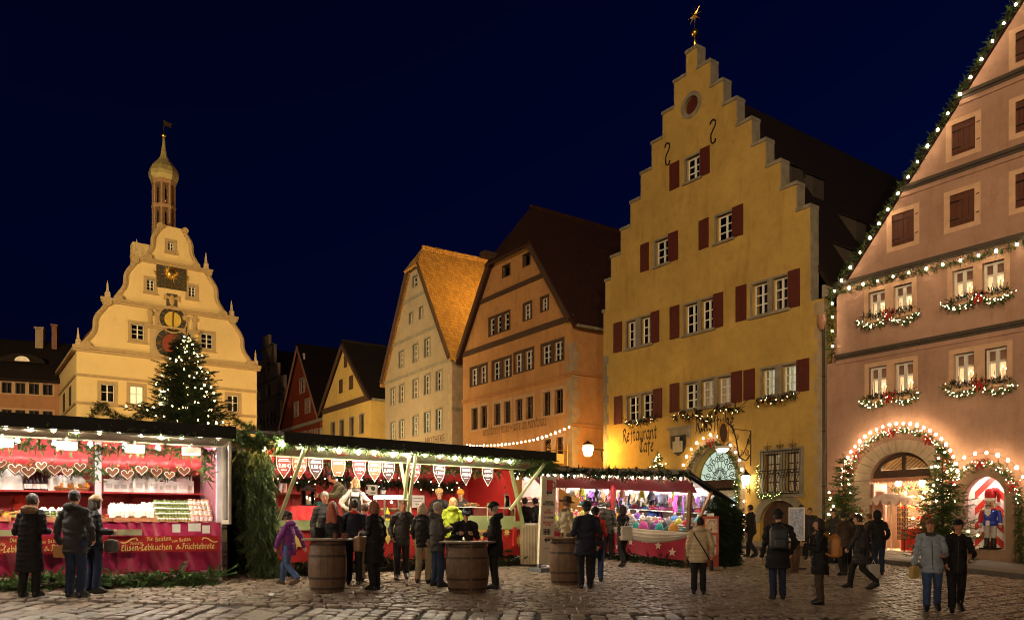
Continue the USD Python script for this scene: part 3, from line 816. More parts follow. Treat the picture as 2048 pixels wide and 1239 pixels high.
# finial on the gable top
uf,zf = um,steps[0][2] + .16
fin = part('finial',MB().add(*moved(lathe([(.001,0),(.12,0),(.1,.1),(.05,.2),(.09,.3),(.1,.36),(.05,.45),(.035,.6),(.035,1.0),(.001,1.0)],10),t=(uf,.22,zf))).tube([(uf,.22,zf + .9),(uf,.22,zf + 1.75)],.025),GOLD,Y.t,30)
part('finial_ball',moved(ball((0,0,0),.19,2),t=(uf,.22,zf + .78)),GOLD,fin,True)
st = MB()
for k in range(8):
 a = k * PI / 4
 d = np.array([math.cos(a),0,math.sin(a)])
 st.tube([np.array([uf,.22,zf + 1.62]),np.array([uf,.22,zf + 1.62]) + d * .42],[.06,.006],4)
part('finial_star',st,GOLD,fin)
# doorway: pointed arch
def arch_pts(xl,xr,zs,za,n=14):
 w = (xr - xl) / 2; c = (xl + xr) / 2; h_ = za - zs
 R = (w * w + h_ * h_) / (2 * w) if h_ > w else None
 out = []
 for t in np.linspace(0,1,n):
  z = zs + h_ * t
  if R: x = math.sqrt(max(R * R - (z - zs) ** 2,0)) - (R - w)
  else: z = zs + h_ * math.sin(t * PI / 2); x = w * math.cos(t * PI / 2)
  out.append((x,z))
 return [(c + x,z) for x,z in out] + [(c - x,z) for x,z in out[::-1][1:]]
uDl,uDr = f.u(1386),f.u(1474)
zDa = f.uz(1427,893)[1]; zDs = f.uz(1428,962)[1]
zGd = f.g((uDl + uDr) / 2)
door_poly = Polygon(arch_pts(uDl,uDr,zDs,zDa) + [(uDl,zGd + .1),(uDr,zGd + .1)])
Y.holes.append(door_poly)
c_ = door_poly.centroid
nv = 9
outer = Polygon(arch_pts(uDl - .5,uDr + .5,zDs,zDa + .55)); inner = Polygon(arch_pts(uDl,uDr,zDs,zDa))
cxd = (uDl + uDr) / 2
for k in range(14):                                          # the arch stones
 a0,a1 = k * PI / 14,(k + 1) * PI / 14
 wedge = Polygon([(cxd,zDs)] + [(cxd + 9 * math.cos(a),zDs + 9 * math.sin(a)) for a in np.linspace(a0 + .008,a1 - .008,4)])
 g = outer.difference(inner).intersection(wedge)
 part('arch_stone',prism(g,-.05 - random.uniform(0,.015),.1),SAND,Y.t)
for xx in ((uDl - .45,uDl - .002),(uDr + .002,uDr + .45)):
 zq = zGd + .1
 while zq < zDs - .1:
  hq = min(random.uniform(.45,.65),zDs - zq)
  part('jamb_stone',bx(xx[0],xx[1],-.05,.1,zq,zq + hq - .012),SAND,Y.t); zq += hq
glas = part('fanlight',prism(Polygon(arch_pts(uDl + .12,uDr - .12,zDs + .08,zDa - .1)),.42,.46),glow('fanlight_glow',(.70,.86,.66),.8),Y.t)  # glowing sheet in place of the lit hall behind
tr = MB()
w2 = (uDr - uDl) / 2 - .12; hz = zDa - zDs
for k in range(8):                                           # scroll tracery
 a = PI * (k + .5) / 8
 rr = .62
 cc = (cxd + w2 * .62 * math.cos(a),zDs + .1 + hz * .62 * math.sin(a))
 tr.tube(spiral(cc,.2,1.5,a,1 if k % 2 else -1,y=.38),.02,4)
 cc = (cxd + w2 * .3 * math.cos(a),zDs + .1 + hz * .3 * math.sin(a))
 tr.tube(spiral(cc,.12,1.4,-a,1 if k % 2 else -1,y=.38),.016,4)
 tr.tube([(cxd,.38,zDs + .1),(cxd + w2 * .95 * math.cos(a),.38,zDs + .1 + hz * .93 * math.sin(a))],.015,4)
part('iron_tracery',tr,IRON,glas)
part('transom_beam',bx(uDl + .003,uDr - .003,.3,.5,zDs - .3,zDs + .08),DKWOOD,Y.t)
part('porch_hood',slab((uDl + .05,.28,zDs - .42),(uDl + .05,-.25,zDs - .72),(uDr - .05,-.25,zDs - .72),(uDr - .05,.28,zDs - .42),t=.06),CREAMP,Y.t)
dl = part('door',prism(door_poly.intersection(sbox(uDl,zGd,uDr,zDs - .5)).difference(sbox(uDl + .16,zGd + .3,cxd - .06,zDs - .7)).difference(sbox(cxd + .06,zGd + .3,uDr - .16,zDs - .7)),.34,.42),DKWOOD,Y.t)
part('door_pane',bx(uDl + .16,uDr - .16,.44,.47,zGd + .3,zDs - .7),glow('door_glow',(.62,.78,.68),.8),dl)  # glowing sheet behind the glass, in place of the lit room
part('door_pane',bx(uDl + .18,cxd - .07,.385,.395,zGd + .3,zDs - .7),GLASS,dl)
part('door_pane',bx(cxd + .07,uDr - .18,.385,.395,zGd + .3,zDs - .7),GLASS,dl)
tr = MB()
for cc in (uDl + .5,uDr - .5):
 for zz in np.arange(zGd + .6,zDs - .9,.42):
  tr.tube(spiral((cc,zz),.17,1.5,zz,1,y=.36),.014,4); tr.tube([(cc - .3,.36,zz + .21),(cc + .3,.36,zz + .21)],.012,4)
part('door_grille',tr,IRON,dl)
part('doorstep',bx(uDl - .2,uDr + .2,-.5,.5,zGd - .3,zGd + .12),STONE,Y.t)
# barred window
rs = group_win(Y,[(1528,1560,907,985),(1570,1599,903,981)],sur=.2,cols=2,rows=4,frame=DKWOOD,recess=.18,lits=[LITW,LITW],curtain=(1.0,CURT),proud=.04)
gr = MB()
a,b,z0,z1 = rs[0][0] - .1,rs[1][1] + .1,rs[0][2] - .1,rs[0][3] + .12
for x in np.linspace(a,b,15):
 n = 10
 zz = np.linspace(z1,z0,n)
 yy = -.1 - .26 * np.exp(-((zz - (z0 + .45)) / .42) ** 2)
 gr.tube(np.stack([np.full(n,x),yy,zz],1),.014,4)
for zz,yo in ((z1 - .03,-.1),(z0 + (z1 - z0) * .55,-.115),(z0 + .03,-.17)):
 gr.tube([(a,yo,zz),(b,yo,zz)],.018,4)
for k in range(6):
 gr.tube(spiral((a + (b - a) * (k + .5) / 6,z0 + (z1 - z0) * .45),.16,1.5,k,1 if k % 2 else -1,y=-.14),.013,4)
for q in (.18,.5,.82):
 gr.tube([(a + (b - a) * q,-.1,z1),(a + (b - a) * q,-.1,z1 + .4)],[.02,.006],4)
 gr.tube(spiral((a + (b - a) * q + .1,z1 + .14),.1,1.2,0,1,y=-.1),.012,4); gr.tube(spiral((a + (b - a) * q - .1,z1 + .14),.1,1.2,PI,-1,y=-.1),.012,4)
part('window_grille',gr,IRON,Y.t)
# cellar door under it
ul,ur = f.u(1520),f.u(1600)
zC = f.uz(1560,1000)[1]; zg = f.g((ul + ur) / 2)
cp = Polygon(arch_pts(ul,ur,zC - .95,zC) + [(ul,zg),(ur,zg)])
Y.holes.append(cp)
xs = np.linspace(ul,ur,10)
cd = part('cellar_door',prism(cp,.3,.34),DKWOOD,Y.t)
for i in range(9):
 part('plank',prism(cp.intersection(sbox(xs[i] + .008,zg + .05,xs[i + 1] - .008,zC)),.22 + random.uniform(0,.01),.298),DKWOOD,cd)
for k in range(9):
 a0,a1 = k * PI / 9,(k + 1) * PI / 9
 cxx = (ul + ur) / 2
 o2 = Polygon(arch_pts(ul - .35,ur + .35,zC - .95,zC + .35)); i2 = Polygon(arch_pts(ul,ur,zC - .95,zC))
 wedge = Polygon([(cxx,zC - .95)] + [(cxx + 9 * math.cos(q),zC - .95 + 9 * math.sin(q)) for q in np.linspace(a0 + .01,a1 - .01,4)])
 part('cellar_arch_stone',prism(o2.difference(i2).intersection(wedge),-.03,.1),STONE,Y.t)
# coat of arms
ua,ub,z0,z1 = f.rect(1343,1382,858,903)
part('arms_frame',MB().box(ua,ub,-.14,-.002,z1 - .42,z1).box(ua - .1,ub + .1,-.2,-.003,z1 + .003,z1 + .14).box(ua,ua + .2,-.1,-.001,z0 + .2,z1 - .425),STONE,Y.t)
uc = (ua + ub) / 2
shd = Polygon([(uc - .46,z1 - .3),(uc + .46,z1 - .3),(uc + .46,z0 + .3),(uc + .3,z0 - .02),(uc,z0 - .2),(uc - .3,z0 - .02),(uc - .46,z0 + .3)])
sh = part('arms_shield',prism(shd,-.24,-.145),BLACK,Y.t)
part('arms_figure',MB().add(*prism(Polygon([(uc - .12,z1 - .38),(uc + .12,z1 - .38),(uc + .1,z1 - .8),(uc + .26,z1 - .95),(uc - .26,z1 - .95),(uc - .1,z1 - .8)]),-.3,-.245)).add(*prism(sbox(uc - .3,z0 - .02,uc + .3,z0 + .5),-.27,-.246)),mat('pale_relief',(.5,.44,.34),.8),sh)
# painted writing
def write(h,text,p0,p1,hgt,m,y=-.004,th=.003,**k):
 """text from picture point p0 to p1 (baseline) on the wall."""
 (u0,z0),(u1,z1) = h.face.uz(*p0),h.face.uz(*p1)
 g = fit_text(text,u1 - u0,hgt,**k)
 g = affinity.translate(g,u0,(z0 + z1) / 2)
 return part('lettering',prism(g,y - th,y),m,h.t)
INK = mat('black_lettering',(.05,.028,.015),.9)
write(Y,'ReStaurant',(1246,884),(1314,874),.62,INK,nib=.2,ang=42,thin=.02)
write(Y,'Cafe',(1279,904.5),(1309,900.5),.62,INK,nib=.2,ang=42,thin=.02)
write(Y,'RatsStube',(1392,864),(1470,853),.66,INK,nib=.2,ang=42,thin=.02)
Y.finish(side_h=(zE2 - .3,zEave - .2))
# wrought-iron sign bracket standing out from the wall
ub_,zb_ = f.uz(1503,905)
sg = thing('wrought_iron_sign','wrought iron scroll bracket with wreathed oval inn sign over the doorway','sign',f.M)
br = MB()
zt = f.uz(1503,861)[1]; zl = f.uz(1503,931)[1]
br.tube([(ub_,-.06,zl),(ub_,-.06,zt)],.025,6)
A = np.array([(.06,zl + .5),(.4,zl + .2),(.85,zl + .35),(1.05,zt - .4),(1.3,zt + .1),(1.7,zt + .25),(1.95,zt - .05),(1.75,zt - .15)])
br.tube(resample([(ub_,-q[0],q[1]) for q in A],.07),.028,6)
B = np.array([(.06,zt - .1),(.35,zl + .85),(.55,zl + .5),(.85,zl + .36)])
br.tube(resample([(ub_,-q[0],q[1]) for q in B],.07),.02,6)
br.tube([(ub_,-.06,zt),(ub_,-1.2,zt - .0)],.015,5)
br.tube([(ub_,-1.75,zt + .24),(ub_,-.02,zt + 1.5)],.012,5)
for cc,rr in (((.32,zl + .55),.16),((.65,zl + .55),.12),((1.0,zt - .35),.13),((1.25,zt - .1),.12),((.22,zt - .5),.13)):
 s_ = spiral((0,0),rr,1.7,1,1)
 br.tube(np.stack([np.full(len(s_),ub_),-(s_[:,0] + cc[0]),s_[:,2] + cc[1]],1),.014,5)
part('bracket',br,IRON,sg)
zo2 = f.uz(1503,868)[1] - .05
wr = MB()
for k in range(26):
 a = k * 2 * PI / 26
 wr.add(*ball((ub_,-1.9 + .3 * math.cos(a),zo2 + .46 * math.sin(a)),(.05,.075,.075),1))
part('wreath',wr,GOLD,sg,True)
part('sign_plate',moved(lathe([(.001,-.02),(.27,-.02),(.27,.02),(.001,.02)],24),np.array([[0,0,1,ub_],[1,0,0,-1.9],[0,1.45,0,zo2],[0,0,0,1.0]])),DKWOOD,sg)
lp = part('sign_lamp',moved(lathe([(.001,.14),(.3,.1),(.34,0),(.3,-.02),(.001,-.0)],14),t=(ub_,-1.95,zo2 - .68)),CREAMP,sg,30)
part('lamp_glass',moved(lathe([(.001,-.16),(.2,-.13),(.27,-.03),(.001,-.025)],12),t=(ub_,-1.95,zo2 - .68)),glow('lamp_white',(1,.85,.6),14),lp,True)
# lantern right of the door
def wall_lantern(name,label,M,glowm,s=1.0):
 t = thing(name,label,'lantern',M)
 part('bracket',MB().tube([(0,0,-.45 * s),(0,-.1 * s,-.5 * s),(0,-.3 * s,-.42 * s),(0,-.32 * s,-.3 * s)],.02 * s,5).tube([(0,-.02,-.7 * s),(0,-.02,-.2 * s)],.018 * s,5).tube(spiral((0,0),.09 * s,1.5)[:,[1,0,2]] + np.array([0,-.13 * s,-.58 * s]),.012 * s,5),IRON,t)
 g = part('lamp_glass',moved(lathe([(.1 * s,-.3 * s),(.14 * s,-.26 * s),(.2 * s,.12 * s),(.19 * s,.14 * s),(.001,.14 * s)],8),t=(0,-.32 * s,0)),glowm,t)
 fr = MB()
 for k in range(6):
  a = k * PI / 3
  fr.tube([(.105 * s * math.cos(a),-.32 * s + .105 * s * math.sin(a),-.3 * s),(.205 * s * math.cos(a),-.32 * s + .205 * s * math.sin(a),.13 * s)],.012 * s,4)
 part('lantern_frame',fr,IRON,t)
 part('lamp_cap',moved(lathe([(.26 * s,.13 * s),(.24 * s,.17 * s),(.1 * s,.3 * s),(.05 * s,.36 * s),(.06 * s,.4 * s),(.001,.46 * s)],10),t=(0,-.32 * s,0)),IRON,t)
 return t
ul_,zl_ = f.uz(1500,957)
wall_lantern('door_lantern','bright iron wall lantern right of the inn doorway',f.at(ul_,0,zl_),glow('lantern_white',(1,.84,.55),26),.95)
# drainpipe between the two houses
up = f.u(1650.5)
dp = thing('drainpipe','dark drainpipe with hopper at the seam of ochre and pink house','drainpipe',f.M)
zt = f.uz(1650,655)[1]
part('pipe',tube([(up,-.12,f.g(up) - .1),(up,-.12,zt)],.055,8),mat('dark_zinc',(.05,.045,.04),.5,metal=.5),dp)
part('hopper',lathe([(.07,0),(.2,.35),(.22,.6),(.001,.6)],8) if False else moved(lathe([(.06,0),(.18,.3),(.21,.55),(.001,.55)],8),t=(up,-.22,zt - .1)),mat('copper_hopper',(.35,.17,.1),.5),dp)
for zz in np.arange(1.5,zt,2.2):
 part('pipe_clip',moved(lathe([(.07,0),(.07,.05),(.056,.05),(.056,0)],8),t=(up,-.12,zz)),IRON,dp)
# --- the pink house with the light chain on its gable
FP = FY
f = FP
uPl = f.u(1654); uPl2 = f.u(1660)
Z5 = lambda X,Y: (1620 + X / 2.582,Y / 2.582)
zc4 = f.uz(1700,715)[1]
g1 = f.uz(1678,566)      # gable foot
g2 = f.uz(2040,4)        # far up the slope
sl = (g2[1] - g1[1]) / (g2[0] - g1[0])
um = f.u(2160); zA = g1[1] + sl * (um - g1[0])
uPr = 2 * um - g1[0]
pp = [(uPl,-1.2),(uPl,zc4 - .1),(g1[0] - .1,zc4 - .1),(g1[0] - .1,g1[1]),(um,zA),(uPr + .1,g1[1]),(uPr + .1,-1.2)]
P_ = House(f,'pink_gable_house','large pink house with garlands of lights along its gable and a shop arch',Polygon(pp),PNK,depth=16,thick=.35)
gable_roof(P_,(g1[0] - .3,g1[1] - .4),(uPr + .3,g1[1] - .4),(um,zA + .25),18,ROOFD,over=.1,y0=-.12,t=.25)
PMOULD = mat('dark_moulding',(.06,.045,.035),.7)
for (x,y),nm in (((2000,655.5),4),((1925,506),3),((1925,339),2),((2000,163.5),1)):
 z = f.uz(x,y)[1]
 ua = g1[0] - .1 if nm > 2 else g1[0] + (z - g1[1]) / sl + .1
 P_.band(z - .1,z + .12,ua,2 * um - ua,y0=-.14,m=PMOULD)
 part('moulding',bx(ua,2 * um - ua,-.06,0,z - .26,z - .103),PNK,P_.t)
PSUR = mat('pale_pink_stone',(.60,.38,.25),.9,var=.15,bump=.3)
for r,open_ in [((1903.5,1950.4,242,305),0),((1899.6,1949,384,449),0),((1784,1828,424,488),0),((2031,2062,60,120),0),((2031,2062,199,262),0),((2031,2062,345,413),0)]:
 q = f.rect(*r)
 P_.holes.append(sbox(q[0],q[2],q[1],q[3]))
 P_.shutter(q,mat('brown_shutter',(.13,.042,.024),.6,var=.25,scale=7,bump=.2,island=.2),y=.06,planks=4)
 ring = sbox(q[0] - .2,q[2] - .17,q[1] + .2,q[3] + .17).difference(sbox(q[0],q[2],q[1],q[3]))
 part('shutter_surround',prism(ring,-.012,.1),PSUR,P_.t)
 for zz in (q[2] + .25,q[3] - .25):
  part('hinge_strap',bx(q[0] - .12,q[0] + .3,.006,.013,zz - .02,zz + .02),IRON,P_.t)
  part('shutter_hook',tube([(q[1] + .08,-.07,zz),(q[1] + .16,-.02,zz + .04)],.014,5),IRON,P_.t)
PC = mat('lit_curtain',(.75,.6,.45),.95,emis=(1.0,.54,.27),estr=1.1,scale=14,var=.35)  # glow put into the cloth, in place of lamplight behind it
PROOM = mat('dim_warm_room',(.2,.1,.06),.9,emis=(1.0,.42,.2),estr=.10)
PGROUPS = [[(1737,1770.3,580,634),(1787,1824,570,622)],[(1905,1946.6,536,600),(1965,2009,523.6,584)],[(1738,1773,732,793),(1789,1826.7,724,787)],[(1907.7,1948.5,704.5,770),(1970,2014,695,761)]]
PRS = []
for k,gp in enumerate(PGROUPS):
 rs = group_win(P_,gp,sur=.17,sur_m=PSUR,proud=.02,cols=2,transom=(.6,),recess=.14,lit=PROOM,curtain=(.6,PC),fw=.08,bar=.035)
 PRS.append(rs)
 where = ['upper left','upper right','lower left','lower right'][k]
 for j,r in enumerate(rs):                               # candle arch on each sill, inside
  ca = thing('candle_arch','lit candle arch, %s casement of the %s window pair, pink house' % (['left','right'][j],where),'candle arch',f.M)
  xc = r[0] + (r[1] - r[0]) * .68; zb = r[2] + .12
  bar_ = MB().tube([(xc - .3,.24,zb),(xc + .3,.24,zb)],.02,4)
  for q in range(7):
   x = xc - .27 + .09 * q; hgt = .36 - abs(q - 3) * .1
   bar_.tube([(x,.24,zb),(x,.24,zb + hgt)],.012,4)
  part('holder',bar_,CREAMP,ca)
  for q in range(7):
   x = xc - .27 + .09 * q; hgt = .36 - abs(q - 3) * .1
   part('candle_bulb',ball((x,.24,zb + hgt + .03),(.018,.018,.035),1),LED,ca)
# shop arch
ua,ub,_,zt = f.rect(1741,1864,903,1095)
zA2 = zt; zS = f.uz(1745,960)[1]; zG = f.g((ua + ub) / 2) + .14
sp = Polygon(arch_pts(ua,ub,zS,zA2,16) + [(ua,zG),(ub,zG)])
P_.holes.append(sp)
ASH = mat('pale_arch_stone',(.55,.42,.30),.88,var=.2,scale=3,bump=.45,bscale=16,island=.12)
cxx = (ua + ub) / 2
o2 = Polygon(arch_pts(ua - .62,ub + .62,zS,zA2 + .45,16)); i2 = Polygon(arch_pts(ua,ub,zS,zA2,16))
for k in range(15):
 a0,a1 = k * PI / 15,(k + 1) * PI / 15
 wedge = Polygon([(cxx,zS)] + [(cxx + 9 * math.cos(q),zS + 9 * math.sin(q)) for q in np.linspace(a0 + .007,a1 - .007,4)])
 part('arch_stone',prism(o2.difference(i2).intersection(wedge),-.07 - random.uniform(0,.015),.12),ASH,P_.t)
for xx in ((ua - .6,ua - .003),(ub + .003,ub + .6)):
 zq = zG - .14
 while zq < zS - .15:
  hq = min(random.uniform(.5,.75),zS - zq)
  part('jamb_stone',bx(xx[0],xx[1],-.07,.12,zq,zq + hq - .012),ASH,P_.t); zq += hq
zb1,zb2 = f.uz(1802,953)[1],f.uz(1802,938)[1]
part('transom_beam',bx(ua + .003,ub - .003,.18,.4,zb1,zb2),DKWOOD,P_.t)
tb = part('arch_window',MB().box(cxx - .06,cxx + .06,.22,.34,zb2,zA2 - .02).add(*prism(Polygon(arch_pts(ua + .01,ub - .01,zS,zA2 - .01,16)).difference(Polygon(arch_pts(ua + .14,ub - .14,zS,zA2 - .14,16))).intersection(sbox(ua,zb2 + .003,ub,zA2 + 1)),.2,.36)),DKWOOD,P_.t)
for sg_ in (-1,1):
 half = Polygon(arch_pts(ua + .14,ub - .14,zS,zA2 - .14,16)).intersection(sbox(min(cxx + sg_ * .06,cxx + sg_ * 9),zb2,max(cxx + sg_ * .06,cxx + sg_ * 9),99))
 part('pane',prism(half,.27,.28),GLASS,tb)
sca = MB()
for k in range(22):
 x = ua + (ub - ua) * (k + .5) / 22
 sca.add(*prism(Polygon([(x - .055,zb1 - .003),(x + .055,zb1 - .003),(x + .055,zb1 - .12),(x,zb1 - .2),(x - .055,zb1 - .12)]),.16,.19))
part('scalloped_valance',sca,mat('valance_cloth',(.5,.22,.13),.9),P_.t)
# shop room: warm, shallow, really lit
SHOPW = mat('shop_wall',(.8,.72,.58),.9,var=.2)
shop = MB().box(ua - 2.2,ub + 2.2,5.2,5.3,-1,zA2 + .6).box(ua - 2.3,ua - 2.2,.4,5.3,-1,zA2 + .6).box(ub + 2.2,ub + 2.3,.4,5.3,-1,zA2 + .6)
shop.box(ua - 2.3,ub + 2.3,.4,5.3,zA2 + .6,zA2 + .7).box(ua - 2.3,ub + 2.3,.38,5.3,zG - .1,zG)
part('shop_room',shop,SHOPW,P_.t)
# striped blind inside the arch window
bl = MB(); bl2 = MB()
for k in range(24):
 x0 = ua + .1 + (ub - ua - .2) * k / 24; x1 = x0 + (ub - ua - .2) / 24
 P4 = lambda x: [(x,.5,zb2 + .05),(x + .25,1.9,zA2 + .3)]
 a_,b_ = P4(x0),P4(x1)
 (bl if k % 2 else bl2).add(np.array([a_[0],b_[0],b_[1],a_[1]]),np.array([[0,1,2,3]]))
part('striped_blind',bl,mat('blind_cream',(.8,.75,.6),.9),P_.t)
part('striped_blind',bl2,mat('blind_gold',(.55,.33,.08),.9),P_.t)
for k in range(5):
 part('unseen_ceiling_lamp',moved(ball((0,0,0),.11,2),t=(ua + (ub - ua) * (k + .5) / 5,1.6 + .9 * (k % 2),zb1 - .15)),glow('shop_lamp',(1,.76,.48),330),P_.t,True)  # unseen lamps, placed to light the shop room
# open door leaf on the left
dl = part('shop_door',bx(ua + .05,ua + .13,-.0,.95,zG + .02,zb1 - .22),mat('rose_door',(.4,.2,.17),.6),P_.t)
part('door_pane',bx(ua + .02,ua + .16,.15,.8,zG + 1.0,zb1 - .5),GLASS,dl)
# niche with the wooden soldier
na,nb,_,nz = f.rect(1927,2013,950,1095)
nS = f.uz(1930,1000)[1]; nB = f.uz(1970,1098)[1]
npoly = Polygon(arch_pts(na,nb,nS,nz,14) + [(na,nB),(nb,nB)])
P_.holes.append(npoly)
NSUR = mat('brown_niche_stone',(.26,.17,.11),.9,bump=.4)
ring = Polygon(arch_pts(na - .28,nb + .28,nS,nz + .28,14) + [(na - .28,nB - .55),(nb + .28,nB - .55)]).difference(npoly)
part('niche_surround',prism(ring,-.06,.08),NSUR,P_.t)
part('niche_step',bx(na - .3,nb + .3,-.16,.0,nB - .8,nB - .555),NSUR,P_.t)
part('niche_floor',bx(na - .1,nb + .1,-.02,.95,nB - .1,nB),WHITE,P_.t)
nr = MB().box(na - .12,na - .02,.35,.95,nB,nz + .1).box(nb + .02,nb + .12,.35,.95,nB,nz + .1).box(na - .12,nb + .12,.35,.95,nz + .1,nz + .2)
part('niche_lining',nr,mat('niche_white',(.8,.74,.68),.8),P_.t)
# chevron stripes: boards on the niche's back
REDP = mat('red_board',(.55,.03,.02),.5); WHP = mat('white_board',(.8,.78,.74),.5)
cx_ = (na + nb) / 2; sw = .28; back = sbox(na - .1,nB,nb + .1,nz + .1)
for k in range(-6,20):
 zb = nB - 1.2 + k * sw
 chev = unary_union([Polygon([(cx_,zb),(cx_ + s_ * 1.6,zb - 1.6),(cx_ + s_ * 1.6,zb - 1.6 + sw - .004),(cx_,zb + sw - .004)]) for s_ in (-1,1)]).intersection(back)
 if chev.area > .01: part('chevron_board',prism(chev,.9,.945),REDP if k % 2 else WHP,P_.t)
part('unseen_niche_lamp',bx(na + .2,nb - .2,.42,.5,nz + .02,nz + .07),glow('unseen_niche_glow',(1,.93,.84),60),P_.t)  # out of view above the opening, lights the niche
P_.finish(side_h=(zc4 + 1,zc4 + 1))
# ------------------------------------------------------------------ the row of houses behind the stalls
def simple_gable(name,label,face,L,R,A,base,wallm,roofm,depth,over=.3,hip=None,thick=.3,verge=True,eave_drop=.15,sidew=None):
 """L, R, A in picture units; hip = picture height of the hip's eave on the left."""
 f = face
 l,r,a = f.uz(*L),f.uz(*R),f.uz(*A)
 ze = (l[1] + r[1]) / 2
 l,r = (l[0],ze),(r[0],ze)
 um_ = (l[0] + r[0]) / 2
 a = (um_,a[1])
 inset = .25
 w0,w1 = l[0] + inset,r[0] - inset
 if hip:
  zh = f.uz(A[0],hip)[1]
  q = [(um_ + (e[0] - um_) * (a[1] - zh) / (a[1] - e[1]),zh) for e in (l,r)]
  poly = Polygon([(w0,-1.5),(w0,ze),(q[0][0] + .15,zh - .1),(q[1][0] - .15,zh - .1),(w1,ze),(w1,-1.5)])
 else:
  poly = Polygon([(w0,-1.5),(w0,ze),(um_,a[1] - .25),(w1,ze),(w1,-1.5)])
 h = House(f,name,label,poly,wallm,depth=depth,thick=thick)
 h.l,h.r,h.a,h.ze = l,r,a,ze
 hp = None
 if hip: hp = (zh,(a[1] - zh) * .55)
 gable_roof(h,l,r,a,depth + 1,roofm,over=over,hip=hp)
 if verge:
  if hip:
   verge_boards(h,[(l[0],ze - .05),q[0]],w=.3); verge_boards(h,[q[1],(r[0],ze - .05)],w=.3)
  else:
   verge_boards(h,[(l[0],ze - .25),(um_,a[1] - .2)],w=.25); verge_boards(h,[(um_,a[1] - .2),(r[0],ze - .25)],w=.25)
 return h
# --- orange cafe house
FO = Face(1147,44.4,-60)
ORG = plaster('orange_plaster',(0.50,0.26,0.105),grime=.5,var=.16)
ROOFB = tiles('brown_roof_tiles',(0.06,0.02,0.013),(0.04,0.015,0.01))
O = simple_gable('orange_cafe_house','orange plastered cafe house with steep dark half hipped roof and brown beams',FO,(922,712),(1150,636),(1051,388),900,ORG,ROOFB,16,hip=492,over=.5)
f = FO
for (x,y),hh in (((1036,672),.34),((1030,575),.28)):
 z = f.uz(x,y)[1]
 t_ = 0 if y > 600 else (z - O.ze) / (O.a[1] - O.ze)
 ul = O.l[0] + (O.a[0] - O.l[0]) * t_ + .1; ur_ = O.r[0] + (O.a[0] - O.r[0]) * t_ - .1
 O.band(z - hh / 2,z + hh / 2,ul,ur_,y0=-.1,m=DKWOOD)
z = f.uz(1036,776)[1]
O.band(z - .12,z + .12,y0=-.14,m=plaster('orange_cornice',(.45,.22,.09)))
OB = DKWOOD
DKR = dict(cols=2,rows=2,recess=.12)
for r in ((1006,1019.5,531,552),(1047,1059.5,508,531)):
 O.window(f.rect(*r),cols=1,rows=1,frame=DKWOOD,sur=.08,sur_m=DKWOOD,sill=False)
group_win(O,[(979,989,635.5,669.5),(992.7,1003,631,665),(1007,1018.5,625,659)],sur=.12,sur_m=DKWOOD,sill=False,cols=1,rows=3,lits=[LITW,LITW,LITW],curtain=(1,CURT))
group_win(O,[(1048,1062,607,638)],sur=.12,sur_m=DKWOOD,sill=False,cols=2,rows=3)
group_win(O,[(1083,1095.5,594.5,620)],sur=.12,sur_m=DKWOOD,sill=False,cols=2,rows=3)
for pr in ([(942,955,735,769),(960,973,732,766)],[(986,1001,721,757),(1006,1021,718,754)],[(1030,1044.6,705,743),(1050,1065.5,701,739)],[(1084.5,1102,688,726),(1108,1125.5,683,721)]):
 group_win(O,pr,sur=.15,sur_m=DKWOOD,sill=False,cols=2,rows=3)
OST = mat('orange_stone',(.48,.30,.17),.9,var=.15,bump=.3)
for pr in ([(943,955.5,815,859),(961,974,811,855)],[(988,1001,806,849),(1008,1021,802,846)],[(1031,1045,797,841),(1051.5,1066,793,837)],[(1085.5,1101,783,831),(1109,1126,778,826)],[(1087,1102,877,918),(1112,1126,874,914)]):
 group_win(O,pr,sur=.2,sur_m=OST,proud=.012,sill=False,frame=DKWOOD,cols=2,rows=2,transom=(.62,))
write(O,'Konditorei Prezel _ Cafe am Marktplatz'.replace('Cafe','Café'),(965.6,869),(1094,852),.62,mat('brown_lettering',(.12,.06,.03),.9),nib=.1,thin=.03)
zs_ = O.ze
O.finish(side_h=(zs_ - .2,zs_ - .2))
# mouldings of the side wall
for py in (744,848):
 z = f.uz(1147,py)[1]; x1 = O.poly.bounds[2]
 part('side_moulding',bx(x1 + .002,x1 + .12,-.1,14,z - .1,z + .08),plaster('orange_cornice',(.45,.22,.09)),O.t)
zq,k = -.5,0
x1 = O.poly.bounds[2]
while zq < f.uz(1147,700)[1]:
 hq = random.uniform(.4,.6)
 part('quoin',bx(x1 - (.5 if k % 2 else .32),x1 + .012,-.014,(.32 if k % 2 else .5),zq,zq + hq - .015),SAND,O.t); zq += hq; k += 1
part('hoist_beam',bx(O.a[0] - 1.9,O.a[0] - 1.3,-1.2,.3,f.uz(1000,512)[1] - .2,f.uz(1000,512)[1] + .15),DKWOOD,O.t)
# light chain across the cafe
pp_ = []
for a,b,sag in (((934,887),(1066,876),9),((1066,876),(1138,850),4),):
 for t_ in np.linspace(0,1,14)[(0 if not pp_ else 1):]:
  px,py = a[0] + (b[0] - a[0]) * t_,a[1] + (b[1] - a[1]) * t_ + sag * 4 * t_ * (1 - t_) * .5
  u_,z_ = f.uz(px,py,-.9); pp_.append(f.w(u_,-.9,z_))
pp_ = resample(pp_,.42)
light_string('light_chain','chain of warm bulbs hung across the orange cafe front',pp_,pp_ - np.array([0,0,.1]),.06,BULBW)
